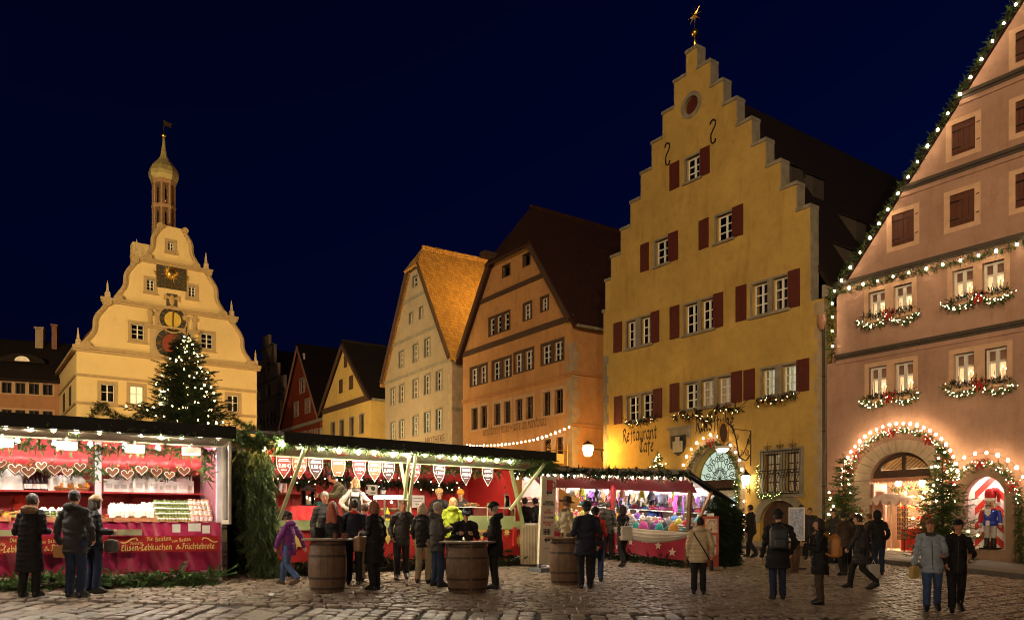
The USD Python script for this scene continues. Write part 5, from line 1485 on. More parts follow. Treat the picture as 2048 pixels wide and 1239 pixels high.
def banner(x0,px_off):
 xb0,zb1 = x0 + .06,l1(330,1070.5)[1]
 w = xR - .03 - (xD + .03) - .05
 b = part('banner',bx(xb0,xb0 + w,-.135,-.128,l1(330,1102)[1],zb1),BANM,st1)
 h = zb1 - l1(330,1102)[1]; z0 = l1(330,1102)[1]
 mb = []
 def put(text,fx,fz,fw,fh,rot=3,**k):
  g = affinity.rotate(fit_text(text,fw * w,fh * h,**k),rot,origin=(0,0))
  mb.append(affinity.translate(g,xb0 + fx * w,z0 + fz * h))
 put('Elisen-',.145,.10,.17,.34,2,nib=.2); put('Lebkuchen',.31,.12,.27,.34,1,nib=.2); put('&',.61,.17,.045,.26,0,nib=.18); put('Früchtebrote',.665,.17,.30,.34,0,nib=.2)
 put('Die',.36,.70,.055,.22,3,nib=.2); put('Besten',.435,.66,.14,.26,5,nib=.2); put('vom',.58,.57,.05,.17,8,nib=.16); put('Besten',.645,.62,.10,.22,6,nib=.18)
 put('Feinste',.22,.47,.11,.16,3,nib=.16)
 for fx,sgn in ((.2,1),(.93,-1)):
  pth = np.array([(fx - .055 * sgn * 1,.62),(fx - .03 * sgn,.58),(fx,.66),(fx + .03 * sgn,.82),(fx + .07 * sgn,.88),(fx + .08 * sgn,.75)])
  mb.append(LineString([(xb0 + p[0] * w,z0 + p[1] * h) for p in pth]).buffer(.012))
 part('lettering',prism(unary_union(mb),-.142,-.1365),GILTPRINT,b)
 part('emblem',prism(Point(xb0 + .06 * w,z0 + h * .42).buffer(h * .42,16),-.15,-.137),mat('emblem_green',(.55,.58,.33),.6),b)
 part('emblem_figure',prism(unary_union([Point(xb0 + .06 * w,z0 + h * .45).buffer(h * .1),sbox(xb0 + .06 * w - h * .04,z0 + h * .15,xb0 + .06 * w + h * .04,z0 + h * .42),sbox(xb0 + .06 * w - h * .14,z0 + h * .12,xb0 + .06 * w + h * .14,z0 + h * .18)]),-.157,-.151),mat('emblem_brown',(.2,.06,.03)),b)
banner(xD,0); banner(xD - (xR - xD) - .04,0)
for a,b_,c in ((213,282,1059),(0,27,1061)):
 x0,x1 = l1(a,c)[0],l1(b_,c)[0]
 part('counter_plate',bx(x0,x1,-.16,-.145,l1(240,1070)[1] + .005,l1(240,1058)[1]),mat('brass_plate',(.42,.42,.24),.35,metal=.3),st1)
for px,py,w in ((350,1056,.07),(386,1054,.11),(409,1058,.07)):
 x,z = l1(px,py)
 part('price_card',MB().box(x - w,x + w,-.165,-.155,z - .07,z + .08),CARD,st1)
# posts, back wall, roof, raised flap
zr = l1(300,900)[1]           # lower edge of the flap at the opening
RO,RI = -.75,-.02
zi = lambda px: l1(px,869 + px * .0466)[1]
z_in = l1(220,880)[1]
zo_b = local(M1,225,866,RO)[1]; zo_t = local(M1,225,839,RO)[1]
part('flap',slab((xL,RO,zo_b + .02),(xR + .05,RO,zo_b + .02),(xR + .05,RI,z_in + .02),(xL,RI,z_in + .02),t=.03),CANVAS,st1)
part('flap_edge',bx(xL,xR + .06,RI - .035,RI + .03,z_in - .035,z_in + .015),CREAMP,st1)
part('roof_fascia',bx(xL - .1,xR + .12,RO - .08,RO - .005,zo_b + .02,zo_t),TARP,st1)
part('roof',slab((xL - .1,RO - .08,zo_t + .01),(xR + .12,RO - .08,zo_t + .01),(xR + .12,2.6,zo_t + .35),(xL - .1,2.6,zo_t + .35),t=.05),TARP,st1)
for x in (xD - .06,xR - .06,xL):
 part('post',bx(x,x + .1,-.0,.1,zg - .1,z_in),mat('mauve_post',(.55,.48,.55),.5),st1)
part('back_wall',bx(xL,xR,1.9,1.98,zg,z_in + .3),mat('stall_back',(.24,.008,.010),.7),st1)
part('side_wall',bx(xR - .03,xR,.12,1.9,zg,z_in + .2),SATIN,st1)
part('side_wall',bx(xL,xL + .03,.12,1.9,zg,z_in + .2),SATIN,st1)
for a,b in ((xL + .1,xD - .1),(xD + .08,xR - .1)):       # swagged satin above the shelves
 part('swag',sheet(lambda p,q: (a + (b - a) * p,1.5 - .12 * np.sin(q * PI) - .03 * np.sin(p * 40),z_in - .12 - .36 * q - .05 * np.abs(np.sin(p * PI * 3)) * q),40,10),mat('pink_swag',(.34,.012,.014),.5,sheen=.3),st1,True)
zs = l1(300,985,1.55)[1]
part('shelf',bx(xL + .05,xR - .06,1.3,1.9,zs - .03,zs),REDPAINT,st1)
# open glazed shutter at the right end
xs0 = .03
fr = MB().box(xs0,xs0 + .05,-.62,-.56,zt - .02,z_in + .05).box(xs0,xs0 + .05,-.06,-.0,zt - .02,z_in + .05).box(xs0,xs0 + .05,-.56,-.06,zt - .02,zt + .06).box(xs0,xs0 + .05,-.56,-.06,z_in - .03,z_in + .05)
sp = part('side_shutter',fr,mat('aluminium',(.6,.55,.42),.4,metal=.5),st1)
part('shutter_pane',bx(xs0 + .02,xs0 + .03,-.55,-.07,zt + .07,z_in - .04),GLASS,sp)
for px in (5,133,268,380):
 x,z = l1(px,886 + px * .036,-.02)
 spot_lamp(st1,x,-.15,z_in - .2)
for xx in np.linspace(xL + .5,xR - .4,9):                  # lamps out of view under the roof, placed to light the goods
 b = part('unseen_ceiling_lamp',moved(bulb_mesh(.05),t=(xx,.9,z_in - .02)),glow('stall_lamp',(1,.92,.80),330),st1,True)
bul = []
for (px,py) in ((-60,851),(-20,853),(12,854),(61,857),(107,858),(153,862),(199,863),(240,864),(283,869),(323,873),(363,873),(401,874),(437,876)):
 x,z = local(M1,px,py,RO + .05); bul.append(S1.w(x,RO + .05,z))
bul = np.array(bul)
light_string('light_string','string of bright white bulbs along the eave of the gingerbread stall',bul + np.array([0,0,.06]),bul,.042,glow('bulb_bright',(1.0,.88,.68),1100))
g1_ = thing('fir_garland','fir garland along the eave of the gingerbread stall','garland')
part('fir_sprigs',sprigs(*(lambda p: (p,RNG2.normal(size=p.shape) * [1,1,.5] + [0,-.5,-.55],RNG2.uniform(.5,.95,len(p))))(resample(bul + np.array([0,0,.1]),.022)),RNG2),FIR,g1_,kind='stuff')
g2_ = thing('fir_garland','fir garland framing both bays of the gingerbread stall','garland')
fr_pts = []
for pth in ([(xL,z_in - .12),(xR - .1,z_in - .12)],[(xD - .02,z_in - .1),(xD - .02,zt + .75)],[(xR - .28,z_in - .1),(xR - .2,zt + .85)],[(xL + .1,zs + .42),(xR - .25,zs + .42)]):
 y_ = 0.02 if pth[0][1] < zs + .2 or pth[0][1] > zs + .5 else 1.3
 fr_pts.append(np.array([S1.w(p[0],y_,p[1]) for p in pth]))
V_ = MB()
for k,p in enumerate(fr_pts): V_.add(*fir_rope(p,.075,90,RNG2,.8,.4))
part('fir_sprigs',V_,FIR,g2_,kind='stuff')
orn = MB()
for p in fr_pts:
 for q in resample(p,.17): orn.add(*ball(q + RNG2.normal(size=3) * .05,RNG2.uniform(.015,.03),1))
part('ornaments',orn,mat('gold_ornament',(.7,.35,.08),.3,metal=.6),g2_,kind='stuff')
g3_ = thing('fir_branches','loose green fir branches laid along the foot of the gingerbread stall','fir branches')
P_b = np.array([S1.w(x,RNG2.uniform(-.22,.05),0) for x in np.linspace(xL,.05,420)])
P_b[:,2] = gz(P_b[:,0],P_b[:,1]) + RNG2.uniform(.02,.2,len(P_b))
D_b = RNG2.normal(size=P_b.shape) * [1,.7,.35] + [.1,-.35,.12]
part('fir_sprigs',sprigs(P_b,D_b,RNG2.uniform(.9,1.7,len(P_b)),RNG2),FIR,g3_,kind='stuff')
# goods on the counter and shelves: jars, bags, boxes
def nth(k): return '%d%s' % (k,{1: 'st',2: 'nd',3: 'rd'}.get(k if k < 20 else k % 10,'th'))
def places(spots):
 """for each spot, in words: which one from the left, and in which row or bay"""
 key = [(round(a[1] / .09),round(a[2] / .09),a[0] < xD) for a in spots]
 rows = sorted(set(key)); out = []
 for k,a in enumerate(spots):
  left = 1 + sum(1 for j,b in enumerate(spots) if key[j] == key[k] and (b[0],j) < (a[0],k))
  same = [r for r in rows if r[2] == key[k][2]]
  out.append('%s from left%s%s' % (nth(left),', %s row' % nth(1 + same.index(key[k])) if len(same) > 1 else '',(' of left bay' if key[k][2] else ' of right bay') if len(set(r[2] for r in rows)) > 1 else ''))
 return out
def goods(proto_fn,name,label,cat,group,spots,M):
 first,tmpl = None,label
 for (x,y,z,rz,s),where in zip(spots,places(spots)):
  label = tmpl + ', ' + where
  m_ = M @ place(x,y,z,rz,s)
  if first is None:
   first = thing(name,label,cat,m_,group); proto_fn(first)
  else:
   copy_of(first,name,m_,label,cat,group)
def jar(t,body=mat('jar_green',(.20,.24,.06),.25),lid=mat('jar_lid',(.05,.06,.03),.4),lab=WHPRINT):
 part('body',lathe([(.001,0),(.033,0),(.036,.01),(.036,.075),(.026,.09),(.001,.09)],10),body,t,40)
 part('lid',lathe([(.029,.088),(.03,.105),(.001,.106)],10),lid,t,40)
 part('paper_label',lathe([(.0372,.03),(.0372,.055)],10),lab,t,True)
def cellobag(t):
 v,f_ = sheet(lambda p,q: ((.08 - .05 * np.maximum(q - .75,0) * 4) * np.cos(p * 2 * PI) * (1 + .1 * np.sin(9 * p * PI + q * 5)),(.055 - .035 * np.maximum(q - .75,0) * 4) * np.sin(p * 2 * PI),.2 * q + .015 * np.sin(p * 20) * (q > .9)),17,9)
 part('bag',(v,f_),mat('cellophane_white',(.82,.8,.76),.25),t,True)
 part('tie',moved(lathe([(.034,0),(.04,.008),(.034,.016)],8),t=(0,0,.155)),REDBOW,t)
def gift_box(t):
 part('box',bx(-.085,.085,-.04,.04,0,.24),mat('white_box',(.84,.82,.78),.5,var=.06),t)
 part('box_label',bx(-.05,.05,-.0425,-.041,.07,.15),mat('box_print',(.6,.55,.5),.6),t)
def tub(t):
 part('cup',lathe([(.001,0),(.038,0),(.05,.085),(.001,.085)],10),mat('white_tub',(.82,.8,.76),.5),t,40)
 part('lid',lathe([(.052,.085),(.05,.1),(.03,.118),(.001,.12)],10),mat('brown_tub_lid',(.35,.18,.09),.5),t,40)
def bottle(t):
 part('body',lathe([(.001,0),(.036,0),(.038,.01),(.038,.15),(.014,.2),(.013,.25),(.001,.25)],10),mat('bottle_dark',(.04,.015,.02),.12),t,40)
 part('paper_label',lathe([(.0385,.03),(.0385,.11)],10),WHPRINT,t,True)
def tray(t):
 part('tray',MB().box(-.16,.16,-.1,.1,0,.015).box(-.16,.16,-.1,-.088,.015,.07).box(-.16,.16,.088,.1,.015,.07).box(-.16,-.148,-.088,.088,.015,.07).box(.148,.16,-.088,.088,.015,.07),mat('wicker',(.35,.17,.06),.7,bump=.5),t)
 mb = MB()
 for k in range(11): mb.add(*moved(ball((0,0,0),(.045,.045,.02),1),t=(random.uniform(-.11,.11),random.uniform(-.06,.06),random.uniform(.03,.09))))
 part('gingerbread',mb,mat('gingerbread',(.34,.14,.04),.7,island=.4),t,kind='stuff')
def span(pa,pb,n,y,py,rows=1,dz=0,dy=0,rz=0,s=1.0,M=M1,jit=.006):
 out = []
 for r in range(rows):
  for k in range(n):
   px = pa + (pb - pa) * (k + .5) / n
   x,z = local(M,px,py,y + dy * r)
   out.append((x + random.uniform(-jit,jit),y + dy * r + random.uniform(-jit,jit),z + dz * r,rz + random.uniform(-.15,.15),s * random.uniform(.94,1.06)))
 return out
def flat(sp,z): return [(a,b,z + (c * 0),d,e) for a,b,c,d,e in sp]
ctr = zt + .03
# stepped rack for the jars
rk = thing('display_rack','stepped wooden rack of jars and tubs on the right of the gingerbread counter','rack',M1)
ja,jb = l1(316,1040)[0],l1(428,1040)[0]
for r in range(4):
 part('step',bx(ja - .02,jb,.22 + .1 * r,.319 + .1 * r,ctr,ctr + .012 + .1 * r),mat('rack_wood',(.38,.22,.1),.7),rk)
jm,tm_ = [],[]
for r in range(4):
 n = 11
 for k in range(n):
  jm.append((ja + .03 + (.62 * (jb - ja) - .05) * k / (n - 1) + random.uniform(-.004,.004),.27 + .1 * r,ctr + .014 + .1 * r,random.uniform(0,6),random.uniform(.95,1.1)))
 for k in range(5):
  tm_.append((ja + .66 * (jb - ja) + .32 * (jb - ja) * k / 4,.27 + .1 * r,ctr + .014 + .1 * r,random.uniform(0,6),random.uniform(.98,1.15)))
goods(jar,'spice_jar','small green jar on the stepped rack','jar','green jars on the stepped rack',jm,M1)
goods(tub,'white_tub','white paper tub on the stepped rack','tub','white tubs on the stepped rack',tm_,M1)
xb0,xb1 = l1(232,1040)[0],l1(312,1040)[0]
goods(tray,'gingerbread_tray','wicker gingerbread tray on the counter','tray','wicker trays on the gingerbread counter',[(x,.28,ctr,random.uniform(-.2,.2),1.0) for x in (l1(212,1040)[0],l1(246,1040)[0],l1(272,1040)[0],l1(298,1040)[0])] + [(x,.3,ctr,0,1) for x in (xD - .35,xD - .75,xD - 1.5,xD - 1.95)],M1)
goods(cellobag,'cellophane_bag','white cellophane bag behind the trays','bag','white bags behind the trays',[(xb0 + (xb1 - xb0) * k / 9,.5 + .12 * r,ctr + .06 + .08 * r,random.uniform(0,3),random.uniform(.9,1.15)) for r in range(2) for k in range(10)] + [(xD - .3 - .14 * k,.55,ctr + .05,random.uniform(0,3),1) for k in range(6)],M1)
sx0,sx1 = l1(206,985,1.55)[0],l1(388,985,1.55)[0]
goods(gift_box,'gift_box','white box on the back shelf','box','white boxes on the back shelf',[(sx0 + .1 + (sx1 - sx0 - .2) * k / 11,1.5 + .05 * (k % 2),zs,random.uniform(-.1,.1),random.uniform(.95,1.3)) for k in range(12)] + [(sx0 + .2 + (sx1 - sx0 - .3) * k / 9,1.66,zs + .27,random.uniform(-.1,.1),.9) for k in range(10)],M1)
bx0,bx1 = l1(52,980,1.55)[0],l1(106,980,1.55)[0]
goods(bottle,'wine_bottle','dark bottle on the left back shelf','bottle','bottles on the left back shelf',[(bx0 + (bx1 - bx0) * k / 7,1.5 + .1 * r,zs,0,1.15) for r in range(2) for k in range(8)],M1)
lx0,lx1 = l1(108,980,1.55)[0],l1(160,980,1.55)[0]
goods(cellobag,'sweet_bag','white biscuit bag on the left back shelf','bag','white bags on the left back shelf',[(lx0 + (lx1 - lx0) * k / 5,1.52,zs,random.uniform(0,3),1.5) for k in range(6)] + [(l1(px,980,1.55)[0],1.52,zs,0,1.9) for px in (-20,0,15,28)],M1)
goods(jar,'preserve_jar','small jar on the left counter','jar','jars on the left counter',[(xD - .5 - .1 * (k % 9),.35 + .12 * (k // 9),ctr + .05 * (k // 9),0,1.3) for k in range(18)],M1)
def heart(t):
 a = np.linspace(0,2 * PI,28)
 hx,hz = 16 * np.sin(a) ** 3,13 * np.cos(a) - 5 * np.cos(2 * a) - 2 * np.cos(3 * a) - np.cos(4 * a)
 g = Polygon(np.stack([hx,hz - 14],1) * .0075)
 part('gingerbread',prism(g,-.012,.012),mat('heart_brown',(.24,.09,.03),.7),t)
 part('icing',prism(g.buffer(-.012).difference(g.buffer(-.022)),-.02,-.0125),CARD,t)
 part('ribbon',tube([(-.04,0,-.03),(0,0,.08),(.04,0,-.03)],.006,4),REDBOW,t)
goods(heart,'gingerbread_heart','iced gingerbread heart under the swag','gingerbread heart','hanging gingerbread hearts',[(x,.95 + .1 * (k % 2),z_in - .34 - .05 * (k % 3),random.uniform(-.3,.3),random.uniform(.8,1.1)) for k,x in enumerate(list(np.linspace(xD - 1.5,xD - .25,7)) + list(np.linspace(xD + .3,xR - .5,6)))],M1)
def tin(m):
 def f_(t):
  part('body',lathe([(.001,0),(.06,0),(.06,.13),(.001,.13)],14),m,t,40); part('lid',lathe([(.063,.13),(.063,.155),(.001,.16)],14),GOLD,t,40)
 return f_
for cn,cc,ph in (('red',(.45,.02,.02),0),('blue',(.04,.1,.4),1),('gold',(.6,.38,.08),2),('green',(.05,.22,.07),3)):
 goods(tin(mat('tin_' + cn,cc,.3)),'biscuit_tin','round %s biscuit tin in the gingerbread stall' % cn,'tin',cn + ' biscuit tins',[(xD - .2 - .13 * q,1.75,zs,0,random.uniform(.8,1.2)) for q in range(ph,16,4)] + [(xD + .2 + .2 * q,.7,ctr,0,.9) for q in range(ph,6,4)] + [(xD - 1.1 - .16 * q,.62,ctr,0,1.1) for q in range(ph,8,4)],M1)
def orange_pile(t):
 mb = MB()
 for q in range(16): mb.add(*ball((random.uniform(-.13,.13),random.uniform(-.07,.07),.05 + random.uniform(0,.1)),.04,1))
 part('oranges',mb,mat('orange_peel',(.62,.22,.02),.45,island=.2),t,kind='stuff'); part('basket',lathe([(.001,0),(.12,0),(.17,.06),(.165,.065),(.001,.02)],14),mat('wicker',(.35,.17,.06)),t)
goods(orange_pile,'orange_basket','basket of oranges in the gingerbread stall','basket','orange baskets in the left bay',[(l1(px,980,1.55)[0],1.48,zs,0,1.0) for px in (125,145,160)] + [(xD - .22,.45,ctr,0,1.1),(xD - 1.25,.4,ctr,0,1.1)],M1)
# ===== second stall: food and mulled wine
S2 = Face(548,16.5,3000)
M2 = S2.M.copy()
l2 = lambda px,py,y=0.0: local(M2,px,py,y)
xR2 = l2(1046,1045)[0]
zt2 = l2(800,1041)[1]; zb2 = (l2(560,1122)[1] + l2(1040,1111)[1]) / 2; zg2 = float(gz(*S2.w(3.0)[:2]))
z_in2 = (l2(537,911)[1] + l2(1027,936)[1]) / 2
RO2 = -.85
zo_b2 = (local(M2,548,890,RO2)[1] + local(M2,1060,917,RO2)[1]) / 2
zo_t2 = (local(M2,548,863,RO2)[1] + local(M2,1060,901,RO2)[1]) / 2
st2 = thing('food_stall','red food stall with olive counter, price pennants and bright bulbs under its flap','market stall',M2)
part('counter',MB().box(0,xR2,.02,.8,zt2 - .05,zt2).box(-.02,xR2 + .02,-.03,.02,zt2 - .2,zt2 + .01),OLIVE,st2)
part('counter_front',bx(.02,xR2 - .02,0,.06,zb2,zt2 - .203),REDPAINT,st2)
part('counter_trim',bx(.0,xR2,-.012,-.002,zt2 - .23,zt2 - .205),REDDEEP,st2)
GSTAR = mat('gold_star',(.55,.38,.10),.5)
stars(M2,st2,[(775,1070,.22),(963,1062,.24),(637,1082,.2),(690,1084,.2),(868,1082,.18),(590,1084,.2)],GSTAR,n=6,inner=.5)
stars(M2,st2,[(1013,1063,.12),(1037,1080,.17)],GSTAR,n=8,inner=.45)
part('door_handle',MB().box(l2(1025,1075)[0],l2(1029,1075)[0] + .03,-.06,-.003,l2(1025,1090)[1],l2(1025,1053)[1]),REDDEEP,st2)
part('flap',slab((-.1,RO2,zo_b2 + .02),(xR2 + .25,RO2,zo_b2 + .02),(xR2 + .05,-.02,z_in2 + .03),(-.05,-.02,z_in2 + .03),t=.03),mat('olive_canvas',(.17,.18,.10),.8,var=.15),st2)
RSTAR = mat('faded_red_star',(.22,.05,.025),.8)
nrm = np.array([0,-(zo_b2 - z_in2),-(RO2 + .02)]); nrm /= np.linalg.norm(nrm)
for k in range(8):
 x = .5 + (xR2 - .8) * k / 7
 sv,sf_ = prism(star_poly((0,0),.16,5),0,.004)
 a = math.atan2(zo_b2 - z_in2,abs(RO2))
 R_ = np.array([[1,0,0],[0,0,-math.cos(a)],[0,0,0]])
 yy = RO2 * .5; z0_ = (zo_b2 + z_in2) / 2 + .02 - .034
 v2 = np.stack([sv[:,0] + x,yy - sv[:,2] * math.cos(a),z0_ + sv[:,2] * math.sin(a) - sv[:,1] - .004],1)
 part('flap_star',(v2,sf_),RSTAR,st2)
part('flap_edge',bx(-.06,xR2 + .06,-.05,.0,z_in2 - .02,z_in2 + .02),OLIVE,st2)
part('roof_fascia',bx(-.15,xR2 + .35,RO2 - .08,RO2 - .005,zo_b2 + .02,zo_t2),TARP,st2)
part('roof',slab((-.15,RO2 - .08,zo_t2 + .01),(xR2 + .35,RO2 - .08,zo_t2 + .01),(xR2 + .35,2.9,zo_t2 + .42),(-.15,2.9,zo_t2 + .42),t=.05),TARP,st2)
part('back_wall',bx(0,xR2,2.5,2.58,zg2,z_in2 + .5),REDDEEP,st2)
for k in range(1,9):
 x = xR2 * k / 9
 part('wall_batten',bx(x - .05,x + .05,2.46,2.498,zg2 + .5,z_in2 + .4),REDPAINT,st2)
part('side_wall',bx(-.06,-.0,.0,2.5,zg2,z_in2 + .3),REDDEEP,st2)
part('side_wall',bx(xR2,xR2 + .06,.6,2.5,zg2,z_in2 + .3),REDPAINT,st2)
part('stall_floor',bx(0,xR2,.1,2.5,zg2 + .02,zg2 + .14),DKWOOD,st2)
part('roof_lining',bx(0,xR2,0,2.5,z_in2 + .28,z_in2 + .31),mat('lining',(.3,.1,.07),.8),st2)
GPOLE = mat('pale_green_pole',(.45,.50,.28),.5)
for (xa,ya,za,xb_,yb_,zb_) in [(.35,RO2 + .06,zo_b2,.1,-.02,zt2),(local(M2,835,905,RO2)[0],RO2 + .06,zo_b2,l2(812,1000)[0],-.02,zt2 + .02),(local(M2,822,905,RO2)[0],RO2 + .06,zo_b2,l2(806,1000)[0],-.04,zt2 + .35),(l2(798,930)[0],-.06,z_in2,l2(822,1040)[0],-.03,zt2),(xR2 + .1,RO2 + .06,zo_b2,xR2 - .45,-.02,zt2 + .3)]:
 a_,b_ = np.array([xa,ya,za]),np.array([xb_,yb_,zb_])
 d_ = (b_ - a_) / 2; n1 = np.cross(d_,[0,1,0]); n1 /= np.linalg.norm(n1); n2 = np.cross(d_,n1); n2 /= np.linalg.norm(n2)
 part('strut',MB().obox((a_ + b_) / 2,d_,n1 * .035,n2 * .02),GPOLE,st2)
# slanting end posts
part('end_post',prism(Polygon([(0,zt2),(.06,zt2),(-.08,z_in2),(-.16,z_in2)]),-.05,.03),CREAMP,st2)
ep = part('end_panel',prism(Polygon([(xR2 - .1,zt2),(xR2 + .02,zt2),(xR2 - .36,z_in2),(xR2 - .62,z_in2)]),.1,.16),REDPAINT,st2)
part('end_rail',prism(Polygon([(xR2 - .02,zt2),(xR2 + .06,zt2),(xR2 - .32,z_in2),(xR2 - .40,z_in2)]),.02,.095),OLIVE,st2)
zs3 = l2(600,985,2.2)[1]
part('shelf',bx(.02,xR2 * .42,2.1,2.5,zs3 - .03,zs3),REDPAINT,st2)
for xx in np.linspace(.5,xR2 - .5,8):
 part('unseen_ceiling_lamp',moved(bulb_mesh(.045),t=(xx,.9,z_in2 + .1)),glow('stall_lamp2',(1,.86,.66),200),st2,True)  # out of view, placed to brighten the stall inside
# price pennants
PENR = mat('pennant_red',(.26,.018,.012),.55,var=.5,scale=9); PEND = mat('pennant_dark',(.045,.012,.012),.55,var=.8,scale=9); PENO = mat('pennant_orange',(.34,.075,.014),.55,var=.5,scale=9)
ztp = z_in2 - .02
pl = [(567,'2.00 €',PENR,0),(598,'4.50 €',PENO,0),(631,'3.50 €',PEND,0),(676,None,PENO,1),(718,'4.50 €',PENR,0),(748.5,'2.50 €',PENO,0),(776,'3.50 €',PEND,0),(828,'4.50 €',PENR,0),(878,'4.50 €',PEND,0),(931,'3.50 €',PEND,0),(975,'4.50 €',PEND,0)]
for k,(px,price,m_,trap) in enumerate(pl):
 x,_ = l2(px,930,-.06)
 w = .165; h_ = .46
 if trap: pg = Polygon([(x - w,ztp),(x + w,ztp),(x + w,ztp - .2),(x + w * .62,ztp - .36),(x - w * .62,ztp - .36),(x - w,ztp - .2)])
 else: pg = Polygon([(x - w,ztp),(x + w,ztp),(x + w,ztp - .15),(x + w * .8,ztp - .27),(x,ztp - h_),(x - w * .8,ztp - .27),(x - w,ztp - .15)])
 where = 'leftmost','second','third','blunt ended','fifth','sixth','seventh','eighth','ninth','tenth','rightmost'
 pn = thing('price_pennant',('blunt ended orange pennant under the flap of the food stall' if trap else '%s pointed price pennant from the left under the food stall flap' % where[k]) if k not in (0,10) else '%s pointed price pennant under the food stall flap' % where[k],'pennant',M2)
 bd = part('border',prism(pg,-.075,-.07),WHPRINT,pn)
 part('pennant_face',prism(pg.buffer(-.012),-.082,-.0755),m_,pn)
 if price:
  tm2 = meshkit.text_mesh(price,.07,.003,True); v_ = np.array(tm2.vertices); wd = v_[:,0].max()
  part('price',(np.stack([(v_[:,0] - wd / 2) * min(1,.24 / wd) + x,-.083 - v_[:,2],v_[:,1] + ztp - .22],1),np.array(tm2.faces)),WHPRINT,pn)
 ln = MB()
 for q,ww in ((.05,.2),(.085,.24),(.27,.12)):
  ln.box(x - ww / 2,x + ww / 2,-.085,-.083,ztp - q - .018,ztp - q)
 part('text_rule',ln,WHPRINT,pn,kind='stuff')
bul2 = []
for (px,py) in ((562,886),(602,891),(644,895),(678,902),(717,904),(748,904),(786,909),(815,909),(850,909),(880,912),(909,915),(940,917),(968,918),(993,920),(1020,922)):  # first bulb is added to light the fir curtain
 x,z = local(M2,px,py,RO2 + .06); bul2.append(S2.w(x,RO2 + .06,z))
bul2 = np.array(bul2)
light_string('light_string','string of dazzling bulbs along the eave of the food stall',bul2 + np.array([0,0,.08]),bul2,.05,BULB)
g4 = thing('fir_garland','fir garland along the eave of the food stall','garland')
pe = np.array([S2.w(x,RO2 + .0,zo_b2 + .03) for x in (-.1,xR2 + .3)])
q_ = resample(pe,.016)
part('fir_sprigs',sprigs(q_,RNG2.normal(size=q_.shape) * [1,1,.5] + [0,-.5,-.6],RNG2.uniform(.5,.9,len(q_)),RNG2),FIR,g4,kind='stuff')
pe = np.array([S2.w(xR2 + .3,RO2 + .1,zo_b2 - .02),S2.w(xR2 + .35,.5,zo_b2 - .12),S2.w(xR2 + .3,1.5,zo_b2 - .1)])
q_ = resample(pe,.01)
part('fir_sprigs',sprigs(q_ + RNG2.normal(size=q_.shape) * .05,RNG2.normal(size=q_.shape) * [1,1,.5] + [.2,-.3,-.7],RNG2.uniform(.8,1.4,len(q_)),RNG2),FIR,g4,kind='stuff')
g5 = thing('fir_garland','dark fir garland with tiny lights on the back wall of the food stall','garland')
pe = np.array([S2.w(x,2.38,l2(700,962,2.4)[1] + .06 * math.sin(x * 3)) for x in np.linspace(.1,xR2 - .3,40)])
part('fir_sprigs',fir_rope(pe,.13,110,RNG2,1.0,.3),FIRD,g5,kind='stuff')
part('tiny_lights',led_specks(resample(pe,.16) + RNG2.normal(size=(len(resample(pe,.16)),3)) * [.04,.02,.1] + [0,-.12,0],.016),LED,g5,kind='stuff')
g6 = thing('fir_garland','pale lit fir swag behind the price pennants of the food stall','garland')
pe = np.array([S2.w(x,.35,z_in2 - .06) for x in (.05,xR2 - .5)])
part('fir_sprigs',fir_rope(pe,.1,80,RNG2,.9,.6),FIR,g6,kind='stuff')
# things on and behind the counter
def lantern(t,s=1.0,m=IRON):
 fr = MB()
 for x in (-1,1):
  for y in (-1,1): fr.box(x * .1 * s - .01,x * .1 * s + .01,y * .1 * s - .01,y * .1 * s + .01,0,.3 * s)
 fr.box(-.12 * s,.12 * s,-.12 * s,.12 * s,0,.025 * s).box(-.12 * s,.12 * s,-.12 * s,.12 * s,.3 * s,.32 * s)
 part('frame',fr,m,t)
 part('lantern_roof',lathe([(.15 * s,.32 * s),(.05 * s,.4 * s),(.05 * s,.44 * s),(.001,.45 * s)],4),m,t)
 part('candle',MB().add(*moved(lathe([(.001,0),(.035 * s,0),(.035 * s,.12 * s),(.001,.12 * s)],10),t=(-.03 * s,0,.026 * s))).add(*moved(lathe([(.001,0),(.03 * s,0),(.03 * s,.09 * s),(.001,.09 * s)],10),t=(.045 * s,.03,.026 * s))),CREAMP,t)
 part('flame',MB().add(*ball((-.03 * s,0,.17 * s),(.018,.018,.035),1)).add(*ball((.045 * s,.03,.14 * s),(.016,.016,.03),1)),glow('flame',(1,.55,.16),120),t)
 for k in range(4):
  a = k * PI / 2
  part('pane',moved(bx(-.088 * s,.088 * s,-.002,.002,.03 * s,.295 * s),place(.1 * s * math.sin(a),-.1 * s * math.cos(a),0,a)),GLASS,t)
x,z = l2(610,1008,.9)
tb = thing('draped_table','small table under a bright red draped cloth inside the food stall','table',M2)
part('table_cloth',sheet(lambda p,q: (x - .42 + 1.1 * p + .02 * np.sin(q * 7),.75 - .05 * np.abs(np.sin(p * 17)) * q,zt2 + .33 - .38 * q),60,6),mat('bright_red_cloth',(.6,.012,.02),.5,sheen=.3),tb,True)
part('table_top',bx(x - .42,x + .68,.75,1.3,zt2 + .32,zt2 + .34),mat('bright_red_cloth',(.6,.012,.02)),tb)
L1_ = thing('candle_lantern','black candle lantern with glowing candles on the red draped table','lantern',M2 @ place(x + .1,.95,zt2 + .342)); lantern(L1_,1.15)
x,z = l2(1019,1010,.3)
L2_ = thing('candle_lantern','grey candle lantern on the glass counter case at the right of the food stall','lantern',M2 @ place(x + .05,.32,zt2 + .36)); lantern(L2_,1.1,mat('grey_metal',(.2,.2,.18),.5,metal=.5))
bw = thing('fir_spray','small fir spray with red and gold tips on the grey candle lantern','fir spray',None)
